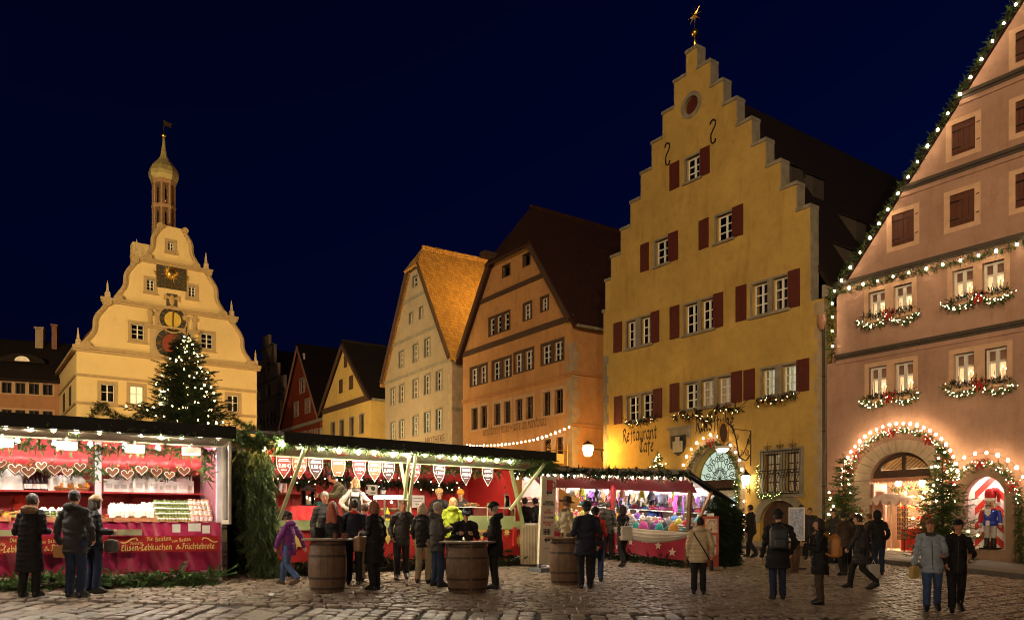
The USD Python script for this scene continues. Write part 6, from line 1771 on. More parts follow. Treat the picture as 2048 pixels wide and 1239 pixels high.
pw = (M2 @ np.array([x + .05,.3,zt2 + .88,1]))[:3]
part('fir_sprigs',sprigs(np.repeat(pw[None],30,0),RNG2.normal(size=(30,3)) + [0,0,.6],.8,RNG2),FIR,bw,kind='stuff')
x0,x1 = l2(917,1030)[0],l2(1033,1030)[0]
gc = thing('glass_counter_case','glass food case with cream frame on the food stall counter','display case',M2)
zc0,zc1 = zt2 + .01,zt2 + .34
fr = MB()
for xx in (x0,(x0 + x1) / 2,x1 - .02):
 for yy in (.05,.5): fr.box(xx,xx + .02,yy,yy + .02,zc0,zc1)
fr.box(x0,x1,.05,.07,zc1,zc1 + .02).box(x0,x1,.5,.52,zc1,zc1 + .02).box(x0,x0 + .02,.07,.5,zc1,zc1 + .02).box(x1 - .02,x1,.07,.5,zc1,zc1 + .02)
part('frame',fr,CREAMP,gc)
part('front_pane',bx(x0 + .02,x1 - .02,.055,.06,zc0 + .14,zc1),GLASS,gc)
part('top_pane',bx(x0 + .02,x1 - .02,.07,.5,zc1 + .004,zc1 + .01),GLASS,gc)
part('front_board',bx(x0 + .02,x1 - .02,.05,.065,zc0,zc0 + .135),OLIVE,gc)
fd = MB()
for k in range(30): fd.add(*ball((random.uniform(x0 + .1,x1 - .1),random.uniform(.12,.42),zc0 + random.uniform(.04,.1)),(.07,.05,.04),1))
part('food',fd,mat('food_brown',(.3,.13,.05),.6,island=.4),gc,kind='stuff')
for (px,nm,m_,lab) in ((941,'salad_plate',mat('salad',(.5,.24,.06),.6,island=.6),'plate of orange and green garnish on the glass food case'),(985,'herb_bunch',mat('herbs',(.2,.34,.06),.6,island=.4),'bunch of green leeks lying on the glass food case')):
 xx = l2(px,1010,.3)[0]
 t = thing(nm,lab,'food',M2)
 mb = MB()
 for k in range(22): mb.add(*ball((xx + random.gauss(0,.1),.3 + random.gauss(0,.06),zc1 + .06 + random.uniform(0,.06)),(.05,.03,.025),1))
 part('leaves',mb,m_,t,kind='stuff'); part('plate',moved(lathe([(.001,0),(.14,0),(.17,.02),(.16,.022),(.001,.006)],16),t=(xx,.3,zc1 + .022)),WHITE,t)
# heated cabinet in the middle
x0,x1 = l2(775,1030)[0],l2(822,1030)[0]
hc = thing('heated_cabinet','glowing glass snack cabinet with white lit top on the food stall counter','display cabinet',M2)
fr = MB()
for xx in (x0,x1 - .03):
 for yy in (.15,.55): fr.box(xx,xx + .03,yy,yy + .03,zt2,zt2 + .52)
fr.box(x0,x1,.15,.58,zt2,zt2 + .04)
part('frame',fr,mat('steel',(.5,.48,.42),.35,metal=.8),hc)
part('lit_top',bx(x0 - .03,x1 + .02,.12,.6,zt2 + .52,zt2 + .6),glow('lit_top',(1,.9,.72),3.2),hc)
part('front_pane',bx(x0 + .03,x1 - .03,.16,.165,zt2 + .04,zt2 + .52),GLASS,hc)
mb = MB()
for k in range(16): mb.add(*ball((random.uniform(x0 + .08,x1 - .08),random.uniform(.25,.5),zt2 + random.choice((.1,.27))),(.07,.05,.04),1))
part('snacks',mb,mat('snacks',(.45,.25,.08),.6,island=.3),hc,kind='stuff')
part('heat_bulb',ball(((x0 + x1) / 2,.36,zt2 + .45),.035,1),LED,hc)
x,z = l2(776,1036,.05)
yb = thing('mustard_bottle','tall yellow squeeze bottle on the food stall counter','bottle',M2 @ place(x,.07,zt2))
part('body',lathe([(.001,0),(.05,0),(.052,.02),(.052,.2),(.03,.25),(.001,.25)],12),mat('mustard_yellow',(.7,.5,.03),.35),yb,40)
part('nozzle',lathe([(.02,.25),(.008,.32),(.001,.32)],8),mat('mustard_yellow',(.7,.5,.03)),yb)
part('paper_label',lathe([(.0525,.06),(.0525,.16)],12),BLACK,yb,True)
x,z = l2(836,1002,1.0)
nt = thing('price_notice','white paper notice on the red back wall of the food stall','notice',M2)
x,z = l2(836,1002,2.44)
part('paper',bx(x - .2,x + .2,2.43,2.44,z - .17,z + .17),CARD,nt)
part('print_rule',MB().box(x - .15,x + .15,2.424,2.429,z + .07,z + .1).box(x - .15,x + .1,2.424,2.429,z,z + .02).box(x - .1,x + .1,2.424,2.429,z - .08,z - .06),mat('grey_print',(.3,.28,.25)),nt,kind='stuff')
x,z = l2(743,977,2.3)
rd = thing('shelf_radio','small cream box radio on the back shelf of the food stall','radio',M2 @ place(x,2.3,zs3))
part('case',bx(-.13,.13,-.08,.08,0,.26),CREAMP,rd)
part('speaker',moved(lathe([(.001,0),(.06,0),(.06,.01),(.001,.012)],14),np.array([[1,0,0,0],[0,0,-1,-.081],[0,1,0,.17],[0,0,0,1.0]])),BLACK,rd)
part('dial',bx(-.07,.07,-.086,-.081,.04,.07),BLACK,rd)
for k,px in enumerate((561,570)):
 x,z = l2(px,980,2.3)
 cp_ = thing('paper_cups','stack of white paper cups on the left shelf of the food stall, %s of two' % ('left','right')[k],'cups',M2 @ place(x,2.3,zs3))
 for q in range(4): part('cup',moved(lathe([(.035,0),(.05,.12),(.046,.12),(.001,.01)],12),t=(0,0,q * .035)),mat('paper_cup_%d' % k,((.75,.72,.8),(.7,.6,.5))[k],.6),cp_,40)
for k,px in enumerate((628,636,644)):
 x,z = l2(px,1008,1.0)
 mg = thing('teal_mug','teal patterned mug on the red draped table, %s of three' % ('left','middle','right')[k],'mug',M2 @ place(x,.9,zt2 + .342))
 part('body',lathe([(.001,0),(.035,0),(.04,.1),(.036,.1),(.03,.01),(.001,.01)],12),mat('teal_glaze',(.03,.22,.2),.25,var=.6,scale=40),mg,40)
 part('handle',tube([(.038,0,.08),(.065,0,.07),(.065,0,.04),(.036,0,.025)],.007,5),mat('teal_glaze',(.03,.22,.2)),mg)
for k,(px,py) in enumerate(((690,0),(700,0),(735,0),(764,0),(768,0))):
 x,z = l2(px,975,2.3)
 bo = thing('liquor_bottle','dark liquor bottle on the food stall back shelf, %s from left' % nth(k + 1),'bottle',M2 @ place(x,2.3,zs3,0,1.2),'liquor bottles on the food stall shelf'); bottle(bo)
# mulled wine kettle at the left
x,z = l2(583,1032,.4)
kt = thing('dark_kettle','dark ornate round kettle on the left of the food stall counter','kettle',M2 @ place(l2(567,1030,.4)[0],.4,zt2))
part('body',lathe([(.001,0),(.16,0),(.2,.06),(.19,.14),(.1,.22),(.001,.23)],16),mat('dark_pot',(.05,.03,.025),.3,metal=.6),kt,40)
part('lid_knob',ball((0,0,.25),.03,1),GOLD,kt)
# greenery along the foot of the food stall, and the curtain of boughs at its left end
g7 = thing('fir_branches','dark fir branches tucked under the counter of the food stall','fir branches')
P_b = np.array([S2.w(x,RNG2.uniform(-.05,.3),0) for x in np.linspace(0,xR2,500)])
P_b[:,2] = gz(P_b[:,0],P_b[:,1]) + RNG2.uniform(.02,.4,len(P_b))
part('fir_sprigs',sprigs(P_b,RNG2.normal(size=P_b.shape) * [1,.7,.4] + [0,-.3,-.2],RNG2.uniform(.9,1.6,len(P_b)),RNG2),FIRD,g7,kind='stuff')
g8 = thing('fir_curtain','tall curtain of hanging fir boughs at the left end of the food stall','fir boughs')
n = 3400
xx = -RNG2.uniform(0,1,n) ** 1.0 * .98 + .06
zz_ = RNG2.uniform(0,1,n)
topz = z_in2 + .1 - .0 * xx
lean = -.13 + .30 * (1 - zz_)                            # the boughs follow the slanting end post
gzz = zg2 + .05
xloc = .02 - .15 * zz_ + (xx - .06) * (.22 + .42 * np.clip(zz_ * 1.5,0,1))
P_c = np.array([S2.w(a,b,0) for a,b in zip(xloc,RNG2.uniform(-.12,.16,n))])
P_c[:,2] = gzz + (topz - gzz) * zz_
D_c = RNG2.normal(size=P_c.shape) * [.35,.3,.2] + [0,-.12,-1.0]
part('fir_sprigs',sprigs(P_c,D_c,RNG2.uniform(1.0,1.9,n),RNG2),needles('fir_needles_grey',(.07,.11,.05),(.22,.29,.13)),g8,kind='stuff')
part('lath_frame',MB().box(0,0,0,0,0,0) if False else moved(MB().box(-.3,.02,.2,.24,gzz,gzz + .1).box(-.7,-.1,.2,.24,topz[0] - .1,topz[0]).box(-.25,-.2,.2,.24,gzz + .1,topz[0] - .1).mesh(),M2),DKWOOD,g8)
# black sheet standing in for the deep shade between the two stalls
pa,pb = S1.w(.35,1.0),S2.w(-.2,1.1)
hd = thing('dark_gap_sheet','black sheet standing in for the shaded gap between gingerbread and food stalls','shade_screen')
d_ = (pb - pa)[:2]; L_ = np.linalg.norm(d_); a_ = math.atan2(d_[1],d_[0])
MH = place(pa[0],pa[1],zg + .0,a_)
part('shade_sheet',moved(sheet(lambda p,q: (L_ * p,.05 * np.sin(p * 21) * (.4 + q),2.75 * q),40,6),MH),TARP,hd,True)
part('top_rail',moved(bx(0,L_,-.03,.03,2.72,2.8),MH),DKWOOD,hd)
P_h = np.stack([RNG2.uniform(0,L_,160),RNG2.uniform(-.12,-.05,160),RNG2.uniform(.1,1.9,160)],1)
part('fir_sprigs',moved(sprigs(P_h,RNG2.normal(size=P_h.shape) * [1,.2,.6] + [0,-.3,-.5],RNG2.uniform(1,1.6,160),RNG2),MH),FIRD,hd,kind='stuff')
pr = [S1.w(.15,RO,zo_t - .1),S1.w(.55,-.3,zo_t - .22),S2.w(-.5,-.6,zo_b2 - .0),S2.w(-.1,RO2,zo_b2 + .05)]
g9 = thing('fir_garland','thick fir garland bridging the gap between the first two stalls','garland')
part('fir_sprigs',fir_rope(np.array(pr),.13,150,RNG2,1.0,.35),FIR,g9,kind='stuff')
pbulb = np.array(at_depth(528,897,15.9))
light_string('amber_bulb','single amber bulb hanging at the left corner of the food stall',np.array([pbulb + [0,0,.15],pbulb + [0,0,.08]]),[pbulb],.05,glow('amber_bulb',(1,.52,.14),330),cat='bulb')
# ===== third stall: knitted hats and gloves (it follows the slope of the square)
S3 = Face(1375,21.6,-600)
xL3 = S3.u(1082)
gR,gL = S3.g(0),S3.g(xL3)
tilt = math.atan2(gR - gL,-xL3)
M3 = S3.M @ np.array([[math.cos(tilt),0,-math.sin(tilt),0],[0,1,0,0],[math.sin(tilt),0,math.cos(tilt),0],[0,0,0,1.0]])
M3[2,3] = gR
l3 = lambda px,py,y=0.0: local(M3,px,py,y)
zt3 = (l3(1240,1056)[1] + l3(1360,1062)[1]) / 2
zr3 = (l3(1100,950)[1] + l3(1380,952)[1]) / 2
st3 = thing('knitwear_stall','knitwear stall with dark red canopy, swagged counter and white star cloth','market stall',M3)
dep = 2.1
CAN = mat('wine_canopy',(.40,.02,.05),.7,sheen=.2,trans=0)
WOODP = mat('brown_post',(.18,.09,.045),.6)
zfr = zr3 - .1
part('roof',slab((xL3 - .35,-.55,zr3 + .16),(.22,-.55,zr3 + .16),(.22,dep,zr3 - .62),(xL3 - .35,dep,zr3 - .62),t=.05),TARP,st3)
part('roof_fascia',bx(xL3 - .35,.24,-.6,-.555,zr3 + .0,zr3 + .2),mat('grey_fascia',(.2,.18,.15),.7),st3)
part('canopy',sheet(lambda p,q: (xL3 - .2 + (.32 - xL3) * p,-.45 + (dep - .5) * .35 * q,zfr + .02 - .33 * q + .05 * np.sin(p * 26) * np.sin(q * PI)),60,8),CAN,st3,True)
part('valance',sheet(lambda p,q: (xL3 + .1 + (-.16 - xL3) * p,.08 - .02 * np.sin(p * 60),zfr - .17 - .1 * q),60,3),CAN,st3)
for x in (xL3 + .05,xL3 * .5,-.12):
 part('post',bx(x,x + .09,0,.09,0,zfr),WOODP,st3)
for x in (xL3 + .05,-.12):
 part('post',bx(x,x + .09,dep - .2,dep - .11,0,zr3 - .7),WOODP,st3)
part('wrapped_cloth',MB().tube([(xL3 * .5 + .04,-.03,zfr - .05),(xL3 * .5 + .07,-.05,zfr - .5),(xL3 * .5 + .03,-.03,zt3 + .5),(xL3 * .5 + .06,-.05,zt3)],[.09,.07,.075,.09],8),CAN,st3,True)
part('slanted_rail',MB().obox((.06,.55,(zt3 + zr3) / 2 - .1),(0,.42,.55),(.03,0,0),(0,.03,-.02)),mat('light_wood',(.38,.2,.09),.6),st3)
part('table',bx(xL3 + .1,-.05,.02,1.1,zt3 - .06,zt3),WOODP,st3)
part('counter_cloth',sheet(lambda p,q: (xL3 + .05 + (-.05 - xL3) * p,-.01 - .03 * np.sin(p * 30 + 3 * q) * (1 - q),.2 + (zt3 - .2) * q),60,8),mat('wine_cloth',(.36,.015,.045),.6,sheen=.2),st3,True)
nsw = 2
part('grey_swag',sheet(lambda p,q: (xL3 + .05 + (-.05 - xL3) * p,-.06 - .05 * np.sin(q * PI) - .02 * np.sin(q * 24),zt3 + .02 - q * (.08 + .30 * np.abs(np.sin(p * PI * 2.0)) ** .7)),70,12),mat('grey_satin',(.38,.33,.27),.45,sheen=.3),st3,True)
stars(M3,st3,[(1292,1076,.155),(1264,1083,.1),(1319,1090,.12),(1347,1103,.13),(1238,1092,.1)],mat('white_star',(.7,.6,.45),.6),y=-.06)
part('back_cloth',sheet(lambda p,q: (xL3 + .1 + (-.2 - xL3) * p,1.95 + .04 * np.sin(p * 40),.1 + (zr3 - .7) * q),50,4),mat('pale_back_cloth',(.62,.52,.5),.8),st3,True)
part('shelf',bx(xL3 + .2,-.2,1.45,1.9,l3(1240,1015,1.5)[1] - .03,l3(1240,1015,1.5)[1]),WHITE,st3)
part('roof_lining',slab((xL3 - .2,-.35,zr3 + .02),(.05,-.35,zr3 + .02),(.05,dep - .05,zr3 - .74),(xL3 - .2,dep - .05,zr3 - .74),t=.02),mat('pale_lining',(.6,.5,.47),.8),st3)
part('hanging_rail',tube([(xL3 + .15,1.2,zr3 - .38),(-.15,1.2,zr3 - .38)],.015,6),IRON,st3)
part('hanging_rail',tube([(xL3 + .15,.55,zr3 - .34),(-.15,.55,zr3 - .34)],.015,6),IRON,st3)
for xx in np.linspace(xL3 + .35,-.35,7):
 part('unseen_ceiling_lamp',moved(bulb_mesh(.045),t=(xx,.75,zr3 - .5)),glow('stall_lamp3',(1,.88,.82),420),st3,True)  # unseen lamps that light the hanging knitwear
bul3 = [(M3 @ np.array([x,-.5,zr3 - .03 - .02 * (k % 2),1]))[:3] for k,x in enumerate(np.linspace(xL3 - .2,-.05,22))]
bul3 = np.array(bul3)
light_string('light_string','string of warm white bulbs along the front of the knitwear stall',bul3 + [0,0,.05],bul3,.035,glow('bulb_soft',(1,.8,.5),190))
g10 = thing('fir_garland','dark fir garland along the roof edge of the knitwear stall','garland')
pe = np.array([(M3 @ np.array([x,-.62,zr3 + .06 + .04 * math.sin(x * 5),1]))[:3] for x in np.linspace(xL3 - .3,.25,24)])
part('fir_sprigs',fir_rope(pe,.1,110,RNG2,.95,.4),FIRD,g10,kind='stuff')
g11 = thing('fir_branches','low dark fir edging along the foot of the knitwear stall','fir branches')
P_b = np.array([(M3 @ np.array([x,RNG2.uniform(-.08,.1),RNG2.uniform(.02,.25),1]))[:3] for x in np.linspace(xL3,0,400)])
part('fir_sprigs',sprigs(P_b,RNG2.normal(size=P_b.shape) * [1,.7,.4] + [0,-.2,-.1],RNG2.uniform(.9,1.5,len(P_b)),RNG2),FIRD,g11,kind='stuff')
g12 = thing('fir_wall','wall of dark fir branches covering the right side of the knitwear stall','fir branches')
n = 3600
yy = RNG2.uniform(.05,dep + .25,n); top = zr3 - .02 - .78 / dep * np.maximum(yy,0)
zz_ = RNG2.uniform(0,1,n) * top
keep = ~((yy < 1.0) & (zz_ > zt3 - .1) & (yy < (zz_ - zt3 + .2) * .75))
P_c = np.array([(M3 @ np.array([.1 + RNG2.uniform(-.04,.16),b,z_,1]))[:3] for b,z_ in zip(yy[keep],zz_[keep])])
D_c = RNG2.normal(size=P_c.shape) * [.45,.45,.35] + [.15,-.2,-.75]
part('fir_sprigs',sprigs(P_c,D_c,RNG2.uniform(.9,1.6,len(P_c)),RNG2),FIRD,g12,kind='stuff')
part('backing_board',moved(bx(.02,.06,.9,dep,.02,zr3 - .85),M3),DKWOOD,g12)
# knitted things: mittens, caps, scarves, hung and heaped
KC = [(.5,.02,.05),(.03,.03,.05),(.25,.12,.06),(.55,.5,.42),(.12,.03,.22),(.02,.12,.35),(.55,.25,.03),(.02,.28,.3),(.4,.42,.05),(.45,.05,.28),(.16,.15,.14)]
KN = ['red','black','brown','cream','violet','blue','orange','teal','lime','pink','grey']
KM = [mat('knit_%s' % a,c,.9,var=.35,scale=25,bump=.5,bscale=90,sheen=.4) for a,c in zip(KN,KC)]
def mitten(t,m):
 part('hand',MB().add(*moved(ball((0,0,0),(.055,.03,.1),2),t=(0,0,-.16))).add(*moved(ball((0,0,0),(.025,.022,.05),1),place(.06,0,-.12))),m,t,True)
 part('cuff',moved(lathe([(.04,-.09),(.048,-.05),(.045,0),(.001,0)],10),np.diag([1,.65,1,1.0])),m,t,True)
def cap(t,m):
 part('crown',lathe([(.1,0),(.115,.03),(.108,.1),(.075,.16),(.03,.19),(.001,.195)],14),m,t,True)
 part('brim',lathe([(.098,-.01),(.12,-.005),(.124,.045),(.108,.05)],14),m,t,True)
 part('pompom',ball((0,0,.22),.038,1),KM[3],t,True)
def hung_cap(t,m):
 part('crown',lathe([(.09,-.28),(.11,-.24),(.1,-.12),(.05,-.04),(.001,0)],12),m,t,True)
 part('ear_flap',MB().add(*ball((-.09,0,-.33),(.035,.02,.07),1)).add(*ball((.09,0,-.33),(.035,.02,.07),1)),m,t,True)
def scarf(t,m):
 part('cloth',sheet(lambda p,q: (-.07 + .14 * p + .012 * np.sin(q * 9),-.02 + .02 * np.sin(p * 9 + q * 4),-.62 * q),8,12,.012),m,t,True)
 part('fringe',MB().box(-.07,-.04,-.02,-.005,-.69,-.62).box(-.02,.01,-.02,-.005,-.7,-.62).box(.035,.06,-.02,-.005,-.68,-.62),m,t)
def folded(t,m):
 part('fold',MB().add(*moved(ball((0,0,0),(.13,.1,.035),2),t=(0,0,.035))).add(*moved(ball((0,0,0),(.12,.095,.03),2),t=(.01,0,.09))),m,t,True)
_kp = {}
def knit(kind,fn,ci,M,label,group):
 key = (kind,ci)
 if key in _kp: copy_of(_kp[key],kind,M,label,kind.replace('_',' '),group)
 else:
  t = thing(kind,label,kind.replace('_',' '),M,group); fn(t,KM[ci]); _kp[key] = t
r3 = random.Random(4)
for row,(y,z0,n) in enumerate(((1.2,zr3 - .40,22),(1.72,zr3 - .52,22),(.55,zr3 - .36,9))):
 for k in range(n):
  x = xL3 + .25 + (-.45 - xL3) * (k + r3.uniform(.2,.8)) / n
  kind,fn = r3.choice((('mitten_pair',mitten),('hung_hat',hung_cap),('hung_hat',hung_cap),('scarf',scarf)))
  ci = r3.randrange(11)
  if row == 2 and kind == 'scarf': kind,fn = 'mitten_pair',mitten
  knit(kind,fn,ci,M3 @ place(x,y,z0,r3.uniform(-.8,.8),r3.uniform(.9,1.25)),{'mitten_pair': '%s mitten','hung_hat': '%s ear flap hat','scarf': '%s scarf'}[kind] % KN[ci] + ' hanging in the knitwear stall, %s from left on the %s rail' % (nth(k + 1),('middle','back','front')[row]),KN[ci] + ' ' + kind.replace('_',' ') + ' hanging in the knitwear stall')
for row in range(4):
 n = 19
 for k in range(n):
  x = xL3 + .25 + (-.4 - xL3) * (k + r3.uniform(.25,.75)) / n
  ci = r3.choice((0,1,2,2,3,3,4,5,6,7,8,9,10,10))
  kind,fn = ('knitted_cap',cap) if r3.random() < .55 else ('folded_knit',folded)
  knit(kind,fn,ci,M3 @ place(x,.14 + .24 * row,zt3 + .015 + .07 * row,r3.uniform(0,6),r3.uniform(.9,1.2)),'%s %s on the knitwear table, %s from left, %s row from front' % (KN[ci],'bobble cap' if kind == 'knitted_cap' else 'folded knit',nth(k + 1),nth(row + 1)),KN[ci] + ' ' + kind.replace('_',' ') + 's on the knitwear table')
zsh = l3(1240,1015,1.5)[1]
for k in range(22):
 x = xL3 + .3 + (-.55 - xL3) * k / 21
 ci = r3.choice((0,4,5,3,9,10,7,8));
 knit('folded_knit',folded,ci,M3 @ place(x,1.62,zsh + .002,r3.uniform(-.3,.3),r3.uniform(1,1.2)),'%s folded knit on the knitwear back shelf, %s from left' % (KN[ci],nth(k + 1)),KN[ci] + ' folded knits on the back shelf')
 if k % 2: knit('knitted_cap',cap,(ci + 3) % 11,M3 @ place(x,1.6,zsh + .14,0,1),'%s bobble cap on the knitwear back shelf, above the %s fold' % (KN[(ci + 3) % 11],nth(k + 1)),KN[(ci + 3) % 11] + ' caps on the back shelf')
# ===== a fourth stall behind, seen between the food stall and the sign
S4 = Face(1088,27.5,-3000)
M4 = S4.M.copy(); x0 = S4.u(1012); zg4 = S4.g(-.6)
st4 = thing('bright_back_stall','brightly lit stall glimpsed between the food stall and the white sign','market stall',M4)
z0,z1 = local(M4,1050,1050)[1],local(M4,1050,950)[1]
part('counter',MB().box(x0,0,0,.6,zg4,z0 - .25),REDPAINT,st4)
part('back_wall',bx(x0,0,1.6,1.65,zg4,z1 + .2),mat('rosy_wall',(.6,.36,.33),.8),st4)
part('roof',slab((x0 - .2,-.6,z1 + .1),(.3,-.6,z1 + .1),(.3,2,z1 + .45),(x0 - .2,2,z1 + .45),t=.08),TARP,st4)
part('side_post',MB().obox((-.12,-.1,(z0 + z1) / 2 - .2),(.25,0,.85),(.05,0,-.01),(0,.04,0)),mat('light_wood',(.38,.2,.09)),st4)
for k in range(5): part('unseen_ceiling_lamp',moved(bulb_mesh(.045),t=(x0 + .2 - x0 * .9 * k / 4 * 1.0,.6,z1 - .05)),glow('stall_lamp4',(1,.8,.68),420),st4,True)  # unseen lamps, make the inside of this stall bright
for k in range(3): part('shelf',bx(x0 + .05,-.1,1.3,1.58,z0 + .05 + .42 * k,z0 + .08 + .42 * k),WHITE,st4)
mb = MB()
for k in range(70): mb.add(*ball((random.uniform(x0 + .1,-.15),1.35 + random.uniform(0,.15),z0 + .14 + .42 * random.randrange(3)),random.uniform(.05,.09),1))
part('baubles',mb,mat('baubles',(.7,.35,.3),.2,island=.6),st4,kind='stuff')
b4 = np.array([S4.w(x,-.62,z1 + .02) for x in np.linspace(x0,.1,9)])
light_string('light_string','short string of warm bulbs on the eave of the bright back stall',b4 + [0,0,.06],b4,.04,glow('bulb_soft',(1,.8,.5),190))
# ------------------------------------------------------------------ trees, garlands on the houses, barrels, small furniture
R4 = np.random.default_rng(77)
def conifer(name,label,x,y,h,r,whorls,per,step,size,firm,bulb_n,bulb_r,bulb_m,extra=None,base=.06,group=None,cat='fir tree',z=None,seed=1):
 rg = np.random.default_rng(seed)
 z0 = float(gz(x,y)) if z is None else z
 t = thing(name,label,cat,place(x,y,z0),group)
 part('trunk',tube([(0,0,-.1),(0,0,h * .5),(0,0,h * .98)],[.018 * h + .02,.010 * h + .01,.006],7),BARK,t,True)
 P,D,S,tips = [],[],[],[]
 br = MB()
 for i in range(whorls):
  f_ = base + (1 - base) * (i + rg.uniform(-.3,.3)) / whorls
  zz = h * f_
  L = r * (1 - f_) ** .85 * rg.uniform(.8,1.1) + .05 * h * .1
  n = max(4,int(per * (1 - f_ * .55)))
  for k in range(n):
   a = rg.uniform(0,2 * PI); l = L * rg.uniform(.6,1.08); q1 = rg.uniform(-.1,.6)
   tt = np.linspace(0,1,max(3,int(l / step)))
   d = np.array([math.cos(a),math.sin(a),0])
   pts = d[None] * (tt * l)[:,None] + np.stack([0 * tt,0 * tt,zz + l * (q1 * tt - .55 * tt ** 2 + .32 * tt ** 3)],1)
   if l > .25: br.tube([pts[0],pts[len(pts) // 2],pts[-1]],[.006 * h ** .5,.004 * h ** .5,.002],3,False)
   side = np.array([-d[1],d[0],0])
   for j,p in enumerate(pts[1:]):
    for sg_ in (-1,1):
     P.append(p); D.append(d * .7 + side * sg_ * rg.uniform(.3,1.0) + np.array([0,0,rg.uniform(-.75,.45)])); S.append(size * rg.uniform(.75,1.2) * (1 - .3 * tt[j + 1]))
   P.append(pts[-1]); D.append(d + np.array([0,0,.2])); S.append(size)
   tips.append(pts[-1] * np.array([1.05,1.05,1]) + np.array([0,0,.06]))
 for k in range(5): P.append(np.array([0,0,h * (.9 + .025 * k)])); D.append(np.array([rg.normal() * .3,rg.normal() * .3,1.0])); S.append(size)
 part('branches',br,BARK,t)
 part('crown',sprigs(np.array(P),np.array(D),np.array(S),rg),firm,t)
 tips = np.array(tips)
 if bulb_n:
  sel = tips[rg.choice(len(tips),min(bulb_n,len(tips)),False)]
  ls = thing('tree_lights','lights on the ' + label,'string of lights',place(x,y,z0))
  o = np.argsort(np.arctan2(sel[:,1],sel[:,0]) + sel[:,2] * 2.2)
  for p in sel: part('bulb',ball(p,bulb_r,1),bulb_m,ls,True)
  part('wire',tube(sel[np.argsort(sel[:,2])][::3],.004,3),BLACK,ls)
 return t,tips,z0
x,y,_ = at_depth(372,900,30.0)
zt_ = at_depth(366,672,30.0)[2]; zg_ = float(gz(x,y))
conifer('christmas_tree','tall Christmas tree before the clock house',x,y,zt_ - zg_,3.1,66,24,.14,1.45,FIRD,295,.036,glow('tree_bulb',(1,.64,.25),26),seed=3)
def ornaments(tips,x,y,z0,n,label):
 t = thing('tree_ornaments',label,'tree ornaments',place(x,y,z0))
 sel = tips[R4.choice(len(tips),n,False)]
 for k,p in enumerate(sel):
  if k % 3 == 0: part('red_star',moved(prism(star_poly((0,0),.075,5),-.01,.01),place(p[0],p[1],p[2] - .06,R4.uniform(0,6))),REDBOW,t)
  elif k % 3 == 1: part('gold_ball',ball(p - [0,0,.06],.035,1),mat('gold_ornament',(.7,.35,.08),.3,metal=.6),t,True)
  else: part('red_ball',ball(p - [0,0,.06],.035,1),mat('red_ball',(.5,.03,.03),.25),t,True)
for (px,pyb,pyt,D,lab,sd) in ((1687,1090,914,28.2,'small decorated fir left of the shop arch',5),(1885,1108,892,25.6,'small decorated fir between shop arch and niche',6)):
 x,y,_ = at_depth(px,pyb,D)
 zg_ = float(gz(x,y)) + .13
 h_ = at_depth(px,pyt,D)[2] - zg_
 t,tips,z0 = conifer('decorated_fir',lab,x,y,h_,1.05 if sd == 5 else 1.2,30,13,.075,.85,FIR,22,.038,glow('fir_bulb',(1,.70,.34),36),z=zg_,seed=sd)
 ornaments(tips,x,y,z0,36,'stars and balls on the ' + lab)
u_,z_ = FY.uz(1316,945,-.4); p_ = FY.w(u_,-.4,z_)
conifer('ledge_tree','little lit fir on the ledge behind the knitwear stall roof',p_[0],p_[1],.95,.5,12,7,.08,.8,FIR,22,.028,LED,z=p_[2] - .05,seed=8)
part('ledge',bx(u_ - 1.6,u_ + .9,-.75,-.0,z_ - .35,z_ - .06),STONE,Y.t)
# gable garland and eaves garland of the pink house
def pw(px,py,y=-.2):
 u_,z_ = FY.uz(px,py,y); return FY.w(u_,y,z_)
gp = [(2052,-15),(2031.7,9.7),(2008,47),(1985,83),(1963,119),(1941,155),(1919.8,189),(1896,227),(1875.6,260),(1855,292.4),(1835,324),(1816,354),(1796,386.5),(1775.7,419),(1757.9,447),(1740,475.6),(1720,505),(1700.6,534.6),(1683,561),(1669,582),(1664.5,607),(1664.5,634),(1664.5,662),(1665,692)]
bp = np.array([pw(a,b,-.3) for a,b in gp])
light_string('light_string','chain of bright bulbs up the sloping gable edge of the pink house',bp + [0,0,.1],bp,.05,glow('gable_bulb',(1,.72,.42),42))
t = thing('fir_garland','fir garland following the gable edge of the pink house','garland')
gpath = np.array([pw(a - 4,b,-.2) for a,b in gp] + [pw(1664,712,-.2)])
part('fir_sprigs',fir_rope(gpath,.10,55,R4,.95,.2),FIR,t,kind='stuff')
hp = [(1698,576),(1726,568),(1755.5,561.8),(1786,553),(1817.5,545.8),(1852.7,537.6),(1885.4,529),(1920.7,521),(1957,511),(1992.3,502.4),(2034,489),(2070,480)]
bp = np.array([pw(a,b,-.3) for a,b in hp])
light_string('light_string','row of bright bulbs along the horizontal moulding of the pink house',bp + [0,0,.1],bp,.05,glow('gable_bulb',(1,.72,.42),42))
t = thing('fir_garland','fir garland along the horizontal moulding of the pink house','garland')
part('fir_sprigs',fir_rope(np.array([pw(a,b,-.2) for a,b in [(1672,582)] + hp]),   .095,50,R4,.9,.3),FIR,t,kind='stuff')
LD = glow('swag_led',(1,.84,.42),16)
